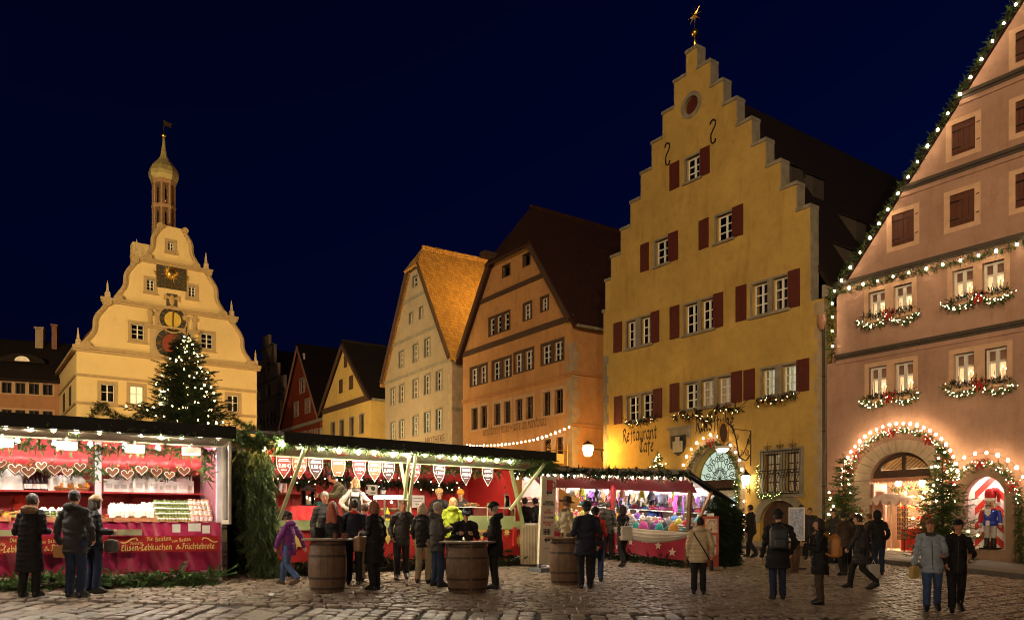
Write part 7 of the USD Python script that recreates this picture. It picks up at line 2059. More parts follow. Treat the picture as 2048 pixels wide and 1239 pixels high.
for k,(xa,ya,xb,yb,sag,where) in enumerate(((1716,640,1838,622,17,'upper left'),(1887,607,2026,583,15,'upper right'),(1721,802,1838,788,12,'lower left'),(1888,774,2030,765,18,'lower right'))):
 xm,ym = (xa + xb) / 2,(ya + yb) / 2 - 2
 pth = []
 for (x0_,y0_,x1_,y1_) in ((xa,ya,xm,ym),(xm,ym,xb,yb)):
  for q in np.linspace(0,1,9): pth.append(pw(x0_ + (x1_ - x0_) * q,y0_ + (y1_ - y0_) * q + sag * 4 * q * (1 - q),-.28))
 pth = np.array(pth)
 t = thing('fir_swag','lit fir swag with red bow under the %s windows of the pink house' % where,'fir swag')
 part('fir_sprigs',fir_rope(pth,.10,75,R4,.85,.3),FIR,t,kind='stuff')
 boxp = np.array([pw(xa + 10,ya - 6,-.22),pw(xb - 10,yb - 6,-.22)])
 part('fir_box',fir_rope(boxp,.09,70,R4,.8,-.4),FIRD,t,kind='stuff')
 lp_ = resample(pth,.055) + R4.normal(size=(len(resample(pth,.055)),3)) * .055 + np.array([-.07,-.05,0])
 part('tiny_lights',led_specks(lp_,.017),LD,t,kind='stuff')
 bc = pw(xm,ym - 2,-.42)
 part('bow',moved((bow((0,0,0),.26)).mesh(),place(bc[0],bc[1],bc[2],math.atan2(FY.d[1],FY.d[0]))),REDBOW,t)
 u0_ = FY.uz(xa,ya,-.1)[0]; u1_ = FY.uz(xb,yb,-.1)[0]
 for q in (.25,.5,.75):
  pq = FY.w(u0_ + (u1_ - u0_) * q,-.25,bc[2] + .25)
  part('rail_post',tube([pq + [0,0,-.3],pq + [0,0,.12]],.012,4),IRON,t)
def arch_string(name,lab1,lab2,ua_,ub_,zs_,za_,off_b,off_g,nb,br_,bm,y=-.2,face=FY,ext=0.0,rope=.12,leds=True,bows=()):
 pts = np.array([face.w(x,y,z) for x,z in arch_pts(ua_ - off_b,ub_ + off_b,zs_ - ext,za_ + off_b,20)])
 b = resample(pts,1e9 if nb < 2 else np.linalg.norm(np.diff(pts,axis=0),axis=1).sum() / (nb - 1))
 light_string('light_string',lab1,b,b - np.array([0,0,0]) + np.array([[face.n[0],face.n[1],0]]) * -.08,br_,bm,socks=False)
 pts = np.array([face.w(x,y + .02,z) for x,z in arch_pts(ua_ - off_g,ub_ + off_g,zs_ - ext,za_ + off_g,20)])
 t = thing('fir_garland',lab2,'garland')
 part('fir_sprigs',fir_rope(pts,rope,75,R4,.85,.15),FIR,t,kind='stuff')
 if leds:
  q = resample(pts,.05); part('tiny_lights',led_specks(q + R4.normal(size=q.shape) * .07 + np.array([-.06,-.05,0]),.017),LD,t,kind='stuff')
 for a_ in bows:
  i_ = int(a_ * (len(pts) - 1)); p = pts[i_] + np.array([[face.n[0],face.n[1],0]])[0] * -.15
  part('bow',moved(bow((0,0,0),.24).mesh(),place(p[0],p[1],p[2],math.atan2(face.d[1],face.d[0]))),REDBOW,t)
ABULB = glow('arch_bulb',(1,.66,.34),36)
ua,ub,_,zt = FY.rect(1741,1864,903,1095)
arch_string('a','arc of round warm bulbs over the large shop arch of the pink house','fir garland with red bows and tiny lights over the large shop arch',ua,ub,zS,zA2,1.02,.78,27,.058,ABULB,ext=.1,bows=(.14,.3,.55,.8,.92))
arch_string('b','arc of round warm bulbs over the soldier niche','fir garland with red bows and tiny lights over the soldier niche',na,nb,nS,nz,.78,.42,14,.058,ABULB,bows=(.2,.5,.75))
t = thing('fir_garland','fir garland hanging down the right side of the soldier niche','garland')
part('fir_sprigs',fir_rope(np.array([FY.w(nb + .45,-.18,nS + .1),FY.w(nb + .5,-.2,nB - .5)]),.13,90,R4,.95,.6),FIR,t,kind='stuff')
# doorway of the ochre house
arch_string('c','warm bulbs round the pointed doorway of the ochre house','fir garland round the pointed doorway of the ochre house',uDl,uDr,zDs,zDa,.52,.2,15,.055,ABULB,ext=.0,leds=False,rope=.1,bows=(.5,))
rb = np.array([FY.w(uDr + .55,-.22,zDs - .35 - .62 * k) for k in range(4)])
light_string('light_string','short drop of bulbs down the right jamb of the ochre doorway',rb,rb + [0,0,0],.05,ABULB,socks=False)
t = thing('fir_garland','fir garland hanging down the right jamb of the ochre doorway','garland')
part('fir_sprigs',fir_rope(np.array([FY.w(uDr + .15,-.2,zDs + .1),FY.w(uDr + .18,-.2,zGd + .4)]),.13,90,R4,.95,.6),FIR,t,kind='stuff')
q = resample(np.array([FY.w(uDr + .15,-.3,zDs + .1),FY.w(uDr + .18,-.3,zGd + .6)]),.12)
part('tiny_lights',led_specks(q + R4.normal(size=q.shape) * .06,.014),LEDG,t,kind='stuff')
# window garlands of the ochre house
for k,(pts_,lab) in enumerate((([(1250,842),(1262,846),(1280,843),(1300,838),(1309,836)],'left'),([(1347,838),(1362,822),(1378,838),(1396,820),(1412,848),(1432,815),(1455,815),(1482,818)],'middle'),([(1516,804),(1530,796),(1550,800),(1575,790),(1592,790)],'right'))):
 t = thing('window_garland','dark fir garland with bells under the %s first floor windows of the ochre house' % lab,'garland')
 pth = np.array([pw(a,b,-.3) for a,b in pts_])
 part('fir_sprigs',fir_rope(pth,.13,70,R4,1.0,.3),FIRD,t,kind='stuff')
 q = resample(pth,.5)
 part('red_berries',led_specks(resample(pth,.12) + R4.normal(size=(len(resample(pth,.12)),3)) * .1 - np.array([0,.08,0]),.028),REDBOW,t,kind='stuff')
 for p in q[1::2]:
  part('bell',moved(lathe([(.1,-.1),(.07,-.03),(.05,.06),(.001,.09)],10),t=p + np.array([-.1,-.14,-.2])),GOLD,t,True)
 q2 = resample(pth,.22)
 part('tiny_lights',led_specks(q2 + R4.normal(size=q2.shape) * .1 - np.array([.08,.1,.05]),.016),LED,t,kind='stuff')
t = thing('grille_garland','thin garland with yellow green lights left of the barred window','garland')
pth = np.array([pw(1516,930,-.3),pw(1517,950,-.35),pw(1514,975,-.4),pw(1520,992,-.35),pw(1560,988,-.3)])
part('fir_sprigs',fir_rope(pth,.07,70,R4,.7,.3),FIR,t,kind='stuff')
q = resample(pth,.09); part('tiny_lights',led_specks(q + R4.normal(size=q.shape) * .05 - [.04,.05,0],.016),glow('lime_led',(.9,1,.25),12),t,kind='stuff')
# clock house swags
for k,pts_ in enumerate(([(160,860),(175,838),(203,806),(220,828),(262,838),(300,825)],[(462,828),(480,846),(512,858)])):
 t = thing('fir_garland',('dark fir swag peaked under a window of the clock house','dark fir swag at the right corner of the clock house')[k],'garland')
 pth = []
 for a,b in pts_:
  u_,z_ = FC.uz(a,b,-.4); pth.append(FC.w(u_,-.4,z_))
 part('fir_sprigs',fir_rope(np.array(pth),.2,50,R4,1.7,.3),FIRD,t,kind='stuff')
# barrel tables
OAK = mat('oak_stave',(.17,.095,.05),.6,var=.35,scale=9,bump=.45,bscale=35,island=.25)
HOOP = mat('rusty_hoop',(.06,.04,.03),.6,metal=.5,var=.4,bump=.3)
TOPW = mat('table_top_wood',(.20,.15,.11),.35,var=.3,scale=7,bump=.2)
def barrel(px,py,label,rb,hb,rtop):
 x,y,z = gnd(px,py)
 y += rb * .8; x *= (y / (y - rb * .8)); z = float(gz(x,y))
 t = thing('barrel_table',label,'barrel table',place(x,y,z,random.uniform(0,6)))
 n = 18
 zz = np.linspace(0,hb,9)
 rr = rb * (.84 + .16 * np.sin(np.linspace(.05,PI - .05,9)))
 for k in range(n):
  a0,a1 = k * 2 * PI / n + .008,(k + 1) * 2 * PI / n - .008
  d = random.uniform(-.004,.004)
  v = []
  for zi_,ri in zip(zz,rr):
   v += [((ri + d) * math.cos(a0),(ri + d) * math.sin(a0),zi_),((ri + d + .004) * math.cos((a0 + a1) / 2),(ri + d + .004) * math.sin((a0 + a1) / 2),zi_),((ri + d) * math.cos(a1),(ri + d) * math.sin(a1),zi_)]
  f_ = []
  for i in range(8):
   for j in (0,1):
    q = i * 3 + j; f_ += [(q,q + 1,q + 4),(q,q + 4,q + 3)]
  part('stave',(np.array(v),np.array(f_)),OAK,t,30)
 part('core',lathe([(.001,.02),(rr[0] - .02,.02),(rb * .93,hb / 2),(rr[-1] - .02,hb - .01),(.001,hb - .01)],18),DKWOOD,t)
 for q in (.05,.25,.68,.9):
  ri = np.interp(q * hb,zz,rr) + .008; r2 = np.interp(q * hb + .045,zz,rr) + .008
  part('hoop',lathe([(ri,q * hb),(r2,q * hb + .045),(r2 - .015,q * hb + .045),(ri - .015,q * hb),(ri,q * hb)],24),HOOP,t,40)
 part('table_top',lathe([(.001,hb + .002),(rtop - .01,hb + .002),(rtop,hb + .012),(rtop,hb + .03),(rtop - .008,hb + .038),(.001,hb + .038)],36),TOPW,t,30)
 return x,y,z + hb + .039
B1 = barrel(655,1186,'round barrel table with three mugs before the left end of the food stall',.355,.95,.47)
B2 = barrel(935,1187,'wide barrel table with pale top where the striped beanie stands',.42,.95,.55)
B3 = barrel(1133,1171,'barrel table leaning man in navy coat before the white sign',.37,.98,.45)
CLAY = mat('brown_mug_glaze',(.12,.045,.025),.2,var=.3)
def mug(x,y,z,label,rz):
 t = thing('mug',label,'mug',place(x,y,z,rz))
 part('body',lathe([(.001,0),(.036,0),(.042,.03),(.04,.1),(.036,.1),(.034,.015),(.001,.015)],14),CLAY,t,40)
 part('handle',tube([(.04,0,.085),(.07,0,.075),(.07,0,.035),(.038,0,.02)],.008,6),CLAY,t)
for k,(dx,dy) in enumerate(((.17,-.1),(.30,.02),(.37,-.08))):
 mug(B1[0] + dx,B1[1] + dy,B1[2],'brown mug on the barrel table of the red haired woman, %s of three' % ('left','middle','right')[k],1.2 * k)
mug(B3[0] - .1,B3[1] + .1,B3[2],'brown mug on the barrel table before the white sign',2.0)
t = thing('candle_glass','small glass with a candle on the wide barrel table','candle',place(B2[0] - .06,B2[1] - .28,B2[2]))
part('glass',lathe([(.001,0),(.04,0),(.042,.09),(.038,.09),(.036,.01),(.001,.01)],12),GLASS,t,True)
part('candle',lathe([(.001,.012),(.03,.012),(.03,.05),(.001,.05)],10),CREAMP,t); part('flame',ball((0,0,.065),(.008,.008,.016),1),glow('flame',(1,.55,.16),120),t)
for k,(dx,a) in enumerate(((.02,.3),(.1,-.5))):
 t = thing('paper_bag','tall brown paper bag standing on the rightmost barrel table, %s one' % ('left','right')[k],'paper bag',place(B3[0] + .18 + dx,B3[1] - .08 + .1 * k,B3[2],a))
 part('bag',MB().add(*hprism(sbox(-.09,-.045,.09,.045),0,.3)).mesh(),mat('kraft_paper',(.42,.24,.12),.8),t)
 for yy in (-.04,.04): part('handle',tube([(-.04,yy,.3),(-.03,yy,.37),(.03,yy,.37),(.04,yy,.3)],.005,5),mat('kraft_paper',(.42,.24,.12)),t)
t = thing('bread_board','pale board hanging over the edge of the rightmost barrel table','board',place(B3[0] - .3,B3[1] - .2,B3[2],.3))
part('board',bx(-.22,.22,-.12,.12,0,.02),mat('light_wood',(.38,.2,.09)),t)
# slatted waste bin
x,y,z = gnd(1066,1133)
SLAT = mat('bin_slat',(.30,.22,.12),.6,var=.25,bump=.3,island=.2)
t = thing('slatted_bin','slatted wooden waste bin at the right end of the food stall','waste bin',place(x,y + .25,float(gz(x,y + .25)),-.15))
w_,hb_ = .27,1.04
for sd in range(4):
 M_ = place(0,0,0,sd * PI / 2)
 for k in range(7):
  xx = -w_ + 2 * w_ * (k + .5) / 7
  part('slat',moved(bx(xx - .03,xx + .03,-w_ - .02,-w_,.06,hb_),M_),SLAT,t)
part('liner',bx(-w_ + .01,w_ - .01,-w_ + .01,w_ - .01,.05,hb_ - .03),BLACK,t)
part('lid_rim',MB().box(-w_ - .04,w_ + .04,-w_ - .04,-w_ + .03,hb_,hb_ + .03).box(-w_ - .04,w_ + .04,w_ - .03,w_ + .04,hb_,hb_ + .03).box(-w_ - .04,-w_ + .03,-w_ + .03,w_ - .03,hb_,hb_ + .03).box(w_ - .03,w_ + .04,-w_ + .03,w_ - .03,hb_,hb_ + .03),SLAT,t)
part('bag_rim',moved(lathe([(.2,0),(.22,.05),(.17,.06),(.16,0)],16),t=(0,0,hb_ + .02)),mat('bin_bag',(.5,.45,.38),.5),t)
# white cup-return sign
D_ = 19.4
FZ = Face(1086,D_,2400)
x0,zt_ = FZ.uz(1087,951); zb_ = FZ.uz(1080,1127)[1]; wS = FZ.u(1114) - FZ.u(1087)
sg = thing('cup_return_sign','tall white cup return sign with red mug and arrows beside the slatted bin','sign',FZ.M)
H_ = zt_ - zb_; lean = FZ.u(1087) - FZ.u(1080)
pl_ = Polygon([(-lean,zb_),(-lean + wS * .98,zb_),(wS,zt_),(0,zt_)])
BRD = mat('sign_board',(.60,.54,.40),.6,var=.06)
part('board',prism(pl_,0,.05),BRD,sg)
part('edge',prism(Polygon([(-lean - .03,zb_),(-lean - .003,zb_),(-.003,zt_),(-.03,zt_)]),-.004,.06),BRD,sg)
part('foot',MB().box(-lean - .1,wS + .05,-.12,.3,zb_ - .22,zb_ - .1).box(-lean + .05,-lean + .12,.06,.12,zb_ - .1,zb_ + .3),mat('grey_foot',(.12,.13,.14),.5),sg)
SR = mat('sign_red',(.42,.03,.03),.6); SKK = mat('sign_black',(.03,.025,.02),.6)
def sz(v): return zt_ - H_ * v            # v: 0 top .. 1 bottom
def sx(h,v): return -lean * v + wS * h
mz = sz(.105)
part('mug_symbol',prism(Polygon([(sx(.3,.1),mz + .14),(sx(.74,.1),mz + .14),(sx(.72,.1),mz - .13),(sx(.68,.1),mz - .16),(sx(.36,.1),mz - .16),(sx(.31,.1),mz - .12)]).union(Point(sx(.78,.1),mz + .02).buffer(.09).difference(Point(sx(.78,.1),mz + .02).buffer(.055))),-.006,-.002),SR,sg)
def arrow(v):
 a,b,z_ = sx(.26,v),sx(.70,v),sz(v)
 return prism(Polygon([(a,z_),(a + .09,z_ + .085),(a + .09,z_ + .035),(b,z_ + .035),(b,z_ - .035),(a + .09,z_ - .035),(a + .09,z_ - .085)]),-.006,-.002)
part('arrow_symbol',arrow(.185),SKK,sg); part('arrow_symbol',arrow(.725),SKK,sg)
def sline(text,v,m,hgt,wid):
 tm_ = meshkit.text_mesh(text,hgt,.004,True); vv = np.array(tm_.vertices); w0 = vv[:,0].max()
 k_ = min(1.15,wid * wS / w0)
 part('lettering',(np.stack([(vv[:,0] - w0 / 2) * k_ + sx(.5,v),-.002 - vv[:,2],vv[:,1] + sz(v)],1),np.array(tm_.faces)),m,sg)
sline('TASSEN',.305,SKK,.055,.66); sline('RÜCKGABE',.333,SKK,.055,.86); sline('CUP',.40,SR,.05,.36); sline('DEPOSIT',.427,SR,.05,.66); sline('DEPOSITO',.54,SR,.05,.76); sline('TAZZE',.567,SR,.05,.5)
# the Japanese line, in strokes
JP = {'コ': [[(.1,.8),(.85,.8),(.85,.15)],[(.08,.15),(.95,.15)]],'ッ': [[(.15,.6),(.25,.4)],[(.42,.64),(.5,.45)],[(.8,.62),(.7,.3),(.4,.08)]],'プ': [[(.08,.78),(.82,.78),(.7,.35),(.3,.05)],[(.88,.9),(.95,.86),(.9,.8),(.84,.86),(.88,.9)]],
      'の': [[(.5,.8),(.4,.3),(.15,.25),(.1,.5),(.4,.8),(.75,.75),(.9,.45),(.65,.1)]],'返': [[(.1,.85),(.2,.75)],[(.05,.5),(.25,.5),(.15,.2),(.95,.08)],[(.38,.85),(.9,.85)],[(.42,.85),(.3,.25)],[(.5,.6),(.8,.6),(.45,.2)],[(.5,.45),(.9,.2)]],'却': [[(.05,.7),(.5,.7)],[(.28,.9),(.28,.45)],[(.02,.45),(.55,.45)],[(.28,.45),(.1,.12),(.5,.2)],[(.65,.8),(.65,.02)],[(.65,.8),(.92,.8),(.92,.3),(.8,.25)]]}
gg = []
for k,ch in enumerate('コップの返却'):
 for stv in JP[ch]: gg.append(LineString([((p[0] + k * 1.1) * .062 + sx(.14,.485),p[1] * .06 + sz(.485)) for p in stv]).buffer(.0045))
part('lettering',prism(unary_union(gg),-.006,-.002),SKK,sg)
part('people_panel',bx(sx(.16,.64),sx(.7,.64),-.005,-.001,sz(.67),sz(.6)),mat('panel_grey',(.3,.27,.2)),sg)
for h_ in (.32,.54):
 c_ = sx(h_,.64)
 part('figure_symbol',prism(unary_union([Point(c_,sz(.61)).buffer(.022),Polygon([(c_ - .04,sz(.622)),(c_ + .04,sz(.622)),(c_ + .05,sz(.645)),(c_ + .025,sz(.645)),(c_ + .02,sz(.668)),(c_ - .02,sz(.668)),(c_ - .025,sz(.645)),(c_ - .05,sz(.645))])]),-.01,-.006),SKK,sg)
part('print_rule',MB().box(sx(.25,.83),sx(.75,.83),-.004,-.001,sz(.83),sz(.825)),SKK,sg)
# red notice cabinet by the knitwear stall
x,y,z = gnd(1424,1138)
t = thing('red_notice_cabinet','narrow red cabinet with framed pictures right of the knitwear stall','cabinet',place(x,y + .15,z,-.12))
RC = mat('red_cabinet',(.42,.05,.02),.4,var=.12)
part('body',bx(-.2,.2,-.14,.14,.08,1.45),RC,t); part('base',bx(-.3,.3,-.25,.22,0,.078),mat('stone_base',(.3,.22,.15),.8),t)
PIC = mat('pale_picture',(.55,.42,.28),.6,var=.5,scale=12)
part('picture',MB().box(-.16,.16,-.152,-.142,1.0,1.38),PIC,t); part('picture',bx(-.06,.13,-.152,-.142,.68,.93),PIC,t); part('picture',bx(-.06,.13,-.152,-.142,.38,.62),PIC,t)
part('picture_arch',tube([(-.1,-.158,1.25),(-.05,-.158,1.33),(.05,-.158,1.33),(.1,-.158,1.25)],.012,4),mat('grey_print',(.3,.28,.25)),t)
part('picture_mark',bx(-.02,.02,-.157,-.1525,1.06,1.12),SR,t)
part('white_slot',bx(-.03,.0,-.158,-.153,.7,.9),WHITE,t)
part('top_card',bx(-.09,.09,-.02,.02,1.452,1.53),CARD,t)
# slanted wooden bin and menu stand near the cellar door
x,y,z = gnd(1590,1146)
t = thing('wooden_planter','small wooden stave planter behind the man with the backpack','planter',place(x,y + .3,z))
for k in range(14):
 a0,a1 = k * 2 * PI / 14 + .02,(k + 1) * 2 * PI / 14 - .02
 v = [(r_ * math.cos(a),r_ * math.sin(a),zz_) for zz_,r_ in ((.02,.19),(.75,.28)) for a in (a0,a1)] + [(r_ * math.cos(a),r_ * math.sin(a),zz_) for zz_,r_ in ((.02,.165),(.75,.25)) for a in (a0,a1)]
 part('stave',(np.array(v),np.array([[0,1,3],[0,3,2],[4,7,5],[4,6,7],[2,3,7],[2,7,6],[0,2,6],[0,6,4],[1,5,7],[1,7,3]])),OAK,t)
part('earth',lathe([(.001,.68),(.24,.68),(.17,.02),(.001,.02)],14),BLACK,t)
p_ = at_depth(1585,1088,22.5)
t = thing('menu_stand','upright menu stand with white lit frame beside the man with the backpack','menu stand',place(p_[0] + .12,p_[1],float(gz(p_[0],p_[1])),-.5))
part('post',MB().box(-.02,.02,-.02,.02,0,1.0).box(-.25,.25,-.15,.15,0,.03),IRON,t); part('frame',bx(-.22,.22,-.03,.03,.8,1.75),mat('silver_frame',(.6,.58,.52),.35,metal=.6),t)
part('menu',bx(-.19,.19,-.04,-.031,.84,1.71),mat('menu_print',(.35,.38,.5),.5,var=.6,scale=14),t)
# the wooden soldier in the niche
t = thing('wooden_soldier','tall painted nutcracker soldier with red cap standing in the striped niche','statue',FY.M @ place(cx_ - .03,.5,nB))
s_ = 1.88
WB = mat('soldier_blue',(.015,.04,.42),.3); WR = mat('soldier_red',(.5,.012,.015),.3); WW = mat('soldier_white',(.7,.68,.66),.35); WK = mat('soldier_black',(.015,.013,.012),.25); WF = mat('soldier_face',(.62,.36,.24),.4)
part('plinth',bx(-.28,.28,-.2,.2,0,.06),WK,t)
for sx_ in (-.11,.11):
 part('boot',MB().add(*moved(lathe([(.085,0),(.08,.2),(.085,.33),(.001,.33)],12),t=(sx_,0,.06))).add(*ball((sx_,-.08,.1),(.08,.12,.05),1)),WK,t,40)
 part('leg',moved(lathe([(.08,0),(.095,.25),(.1,.42),(.001,.42)],12),t=(sx_,0,.392)),mat('soldier_grey',(.42,.40,.40),.4),t,40)
part('belly',moved(lathe([(.001,0),(.2,.0),(.24,.06),(.24,.14),(.2,.19),(.001,.19)],16),np.array([[1,0,0,0],[0,.8,0,0],[0,0,1,.81],[0,0,0,1.0]])),WB,t,40)
part('belt_panel',bx(-.06,.06,-.215,-.19,.82,.99),WW,t)
part('chest',moved(lathe([(.001,0),(.19,0),(.22,.12),(.24,.3),(.17,.36),(.001,.36)],16),np.array([[1,0,0,0],[0,.75,0,0],[0,0,1,1.0],[0,0,0,1.0]])),WB,t,40)
for k in range(4): part('chest_button',ball((-.06 + .12 * (k % 2),-.185,1.12 + .1 * (k // 2)),.018,1),GOLD,t)
part('beard',moved(prism(Polygon([(-.1,.0),(.1,.0),(.09,-.18),(.0,-.26),(-.09,-.18)]),-.21,-.17),t=(0,0,1.4)),WW,t)
part('collar',moved(lathe([(.17,0),(.19,.03),(.16,.06),(.001,.06)],14),t=(0,0,1.36)),WR,t,40)
part('head',moved(lathe([(.001,0),(.13,0),(.15,.08),(.15,.24),(.001,.24)],14),t=(0,0,1.42)),WF,t,40)
part('moustache',MB().add(*ball((-.05,-.145,1.5),(.06,.03,.022),1)).add(*ball((.05,-.145,1.5),(.06,.03,.022),1)),WK,t)
for sx_ in (-.055,.055): part('eye',ball((sx_,-.142,1.58),(.02,.012,.025),1),WK,t)
part('nose',ball((0,-.16,1.54),(.025,.035,.035),1),WF,t)
part('teeth',bx(-.045,.045,-.165,-.15,1.44,1.475),WW,t)
part('hair',MB().add(*ball((-.15,.03,1.5),(.05,.09,.1),1)).add(*ball((.15,.03,1.5),(.05,.09,.1),1)),WW,t)
part('cap_fur',moved(lathe([(.15,0),(.19,.03),(.19,.1),(.15,.13)],14),t=(0,0,1.64)),mat('white_fur',(.8,.77,.72),.95,bump=.6),t)
part('cap',MB().add(*moved(lathe([(.17,0),(.175,.14),(.16,.27),(.1,.34),(.001,.35)],14),t=(0,0,1.76))).tube([(.05,0,2.03),(.2,.03,2.0),(.26,.03,1.85),(.26,.02,1.62)],[.1,.1,.08,.05],8),mat('cap_red',(.5,.02,.02),.8),t,40)
part('cap_pompom',ball((.26,.02,1.56),.06,1),mat('white_fur',(.8,.77,.72)),t,True)
for sx_,m_ in ((-1,WR),(1,WB)):
 part('arm',MB().tube([(sx_ * .25,0,1.32),(sx_ * .32,0,1.1),(sx_ * .32,0,.84)],[.075,.07,.06],10),m_,t,40)
 part('epaulette',ball((sx_ * .27,0,1.35),(.09,.08,.035),1),GOLD,t)
 part('cuff',moved(lathe([(.066,0),(.07,.07),(.06,.07)],10),t=(sx_ * .32,0,.84)),WW,t)
 part('hand',ball((sx_ * .32,0,.79),(.05,.045,.06),1),WF,t,True)
# flocked bunch at the foot of the second fir
p_ = at_depth(1922,1085,25.3)
t = thing('frosted_branches','frosted white and red twig bunch at the foot of the niche','twigs')
P_ = np.array(p_) + R4.normal(size=(160,3)) * [.16,.12,.4] + [0,0,.35]
part('twigs',sprigs(P_,R4.normal(size=P_.shape) + [0,0,.4],.8,R4),mat('frosted',(.6,.58,.5),.8),t,kind='stuff')
# shop display
ua,ub,_,zt = FY.rect(1741,1864,903,1095)
def sh(name,label,cat,u_,y_,rz=0): return thing(name,label,cat,FY.M @ place(u_,y_,zG,rz))
t = sh('draped_display_table','display table under a red pleated cloth in the shop entrance','table',ub - .95,1.3)
part('cloth',sheet(lambda p,q: (-.7 + 1.4 * p,-.35 - .04 * np.abs(np.sin(p * 42)) * (1 - q),.02 + .8 * q),80,4),mat('shop_red_cloth',(.55,.02,.012),.6),t,True)
part('table_top',bx(-.72,.72,-.38,.4,.82,.86),mat('shop_red_cloth',(.55,.02,.012)),t)
mb = MB()
for k in range(60): mb.add(*ball((random.uniform(-.65,.65),random.uniform(-.3,.3),.9 + random.uniform(0,.12)),random.uniform(.03,.06),1))
part('trinkets',mb,mat('trinkets',(.75,.6,.5),.3,island=.6,var=.6,scale=9),t,kind='stuff')
for k,(uu,yy) in enumerate(((ua + .2,3.3),(ua + 1.7,3.4),(ub + .1,3.2))):
 t = sh('ornament_shelf','tall shelf of glittering ornaments inside the shop, %s one' % ('left','middle','right')[k],'shelf',uu,yy)
 for q in range(6): part('shelf_board',bx(-.7,.7,-.2,.2,.3 + .42 * q,.33 + .42 * q),mat('shop_wood',(.4,.2,.07),.5),t)
 for xx in (-.72,.69): part('shelf_side',bx(xx,xx + .03,-.2,.2,0,2.6),mat('shop_wood',(.4,.2,.07)),t)
 for cname,cc in (('red',(.55,.03,.03)),('gold',(.7,.42,.1)),('white',(.8,.78,.74)),('green',(.06,.25,.06))):
  mb = MB()
  for _ in range(40): mb.add(*ball((random.uniform(-.65,.65),random.uniform(-.18,.1),.38 + .42 * random.randrange(6) + random.uniform(0,.1)),random.uniform(.03,.065),1))
  part(cname + '_ornaments',mb,mat('ornament_' + cname,cc,.25),t,kind='stuff')
 for xx in (-.4,.4): part('unseen_shelf_lamp',ball((xx,-.35,2.3),.06,1),glow('shop_lamp',(1,.76,.48),330),t)  # unseen lamps placed to brighten the ornaments
t = sh('card_rack','wire rack of small cards and pendants in the shop entrance','rack',ua + 1.15,.3)
fr = MB().tube([(0,0,0),(0,0,1.75)],.02,6)
for q in range(8):
 zz_ = .45 + .17 * q
 fr.tube([(-.22,-.1,zz_),(.22,-.1,zz_)],.008,4).tube([(-.22,.1,zz_),(.22,.1,zz_)],.008,4)
part('frame',fr,IRON,t)
mb = MB()
for q in range(7):
 for k in range(7): mb.box(-.21 + .06 * k,-.165 + .06 * k,-.115,-.108,.47 + .17 * q,.59 + .17 * q)
part('cards',mb,mat('rack_cards',(.4,.24,.1),.5,island=.6),t,kind='stuff')
t = sh('market_parasol','small pale scalloped parasol over the rack in the shop entrance','parasol',ua + .75,.1)
part('canopy',lathe([(.75,1.9),(.72,1.98),(.4,2.12),(.001,2.2)],14),mat('pale_rose_canopy',(.6,.45,.4),.8),t); part('pole',tube([(0,0,0),(0,0,2.1)],.02,6),CREAMP,t)
mb = MB()
for k in range(14):
 a = (k + .5) * 2 * PI / 14
 mb.add(*moved(prism(Polygon([(-.15,0),(.15,0),(.1,-.12),(0,-.18),(-.1,-.12)]),-.005,.005),place(.74 * math.sin(a),-.74 * math.cos(a),1.9,a)))
part('scallops',mb,mat('pale_rose_canopy',(.6,.45,.4)),t)
p_ = FY.w(ua + 1.75,2.6,zG)
conifer('shop_tree','small green tree full of white lights inside the shop',p_[0],p_[1],2.0,.75,14,8,.1,.8,FIR,60,.03,LED,z=p_[2],seed=12)
for k,(u0_,u1_,zz_) in enumerate(((ua + .3,ua + 1.2,zb1 - .35),(ua + 1.3,ub - .1,zb1 - .5))):
 t = thing('fir_garland','short fir garland under the shop ceiling, %s one' % ('left','right')[k],'garland')
 part('fir_sprigs',fir_rope(np.array([FY.w(u0_,1.0,zz_),FY.w((u0_ + u1_) / 2,1.0,zz_ - .08),FY.w(u1_,1.0,zz_)]),.08,80,R4,.7,.3),FIR,t,kind='stuff')
# white litter bag scrap on the setts
x,y,z = gnd(541,1193)
t = thing('paper_scrap','crumpled white paper scrap on the cobbles left of the first barrel','litter',place(x,y,z + .03))
part('paper',sheet(lambda p,q: (-.09 + .18 * p,-.06 + .12 * q,.02 + .02 * np.sin(p * 7 + q * 5)),6,5,.003),CARD,t)
# ------------------------------------------------------------------ people
def _sph(p,r,sx=1.0,sy=1.0,sz=1.0,n=10):
 return mf.Manifold.sphere(1.0,n).scale((r * sx,r * sy,r * sz)).translate(tuple(float(q) for q in p))
def chain(pr,n=10):
 """hulls between consecutive (point, radius[, sx, sy, sz])"""
 s_ = [_sph(q[0],*q[1:],n=n) for q in pr]
 return [mf.Manifold.batch_hull([a,b]) for a,b in zip(s_[:-1],s_[1:])]
def fuse(ms): return mf.Manifold.batch_boolean(ms,mf.OpType.Add)
def soft(m,length=.035,it=8,fn=None):
 m = m.refine_to_length(length)
 me = m.to_mesh()
 tm = trimesh.Trimesh(me.vert_properties[:,:3],me.tri_verts,process=True)
 if it: trimesh.smoothing.filter_taubin(tm,iterations=it)
 if fn is not None:
  v = np.array(tm.vertices); v = v + np.array(tm.vertex_normals) * fn(v)[:,None]
  tm.vertices = v
 return np.array(tm.vertices),np.array(tm.faces)
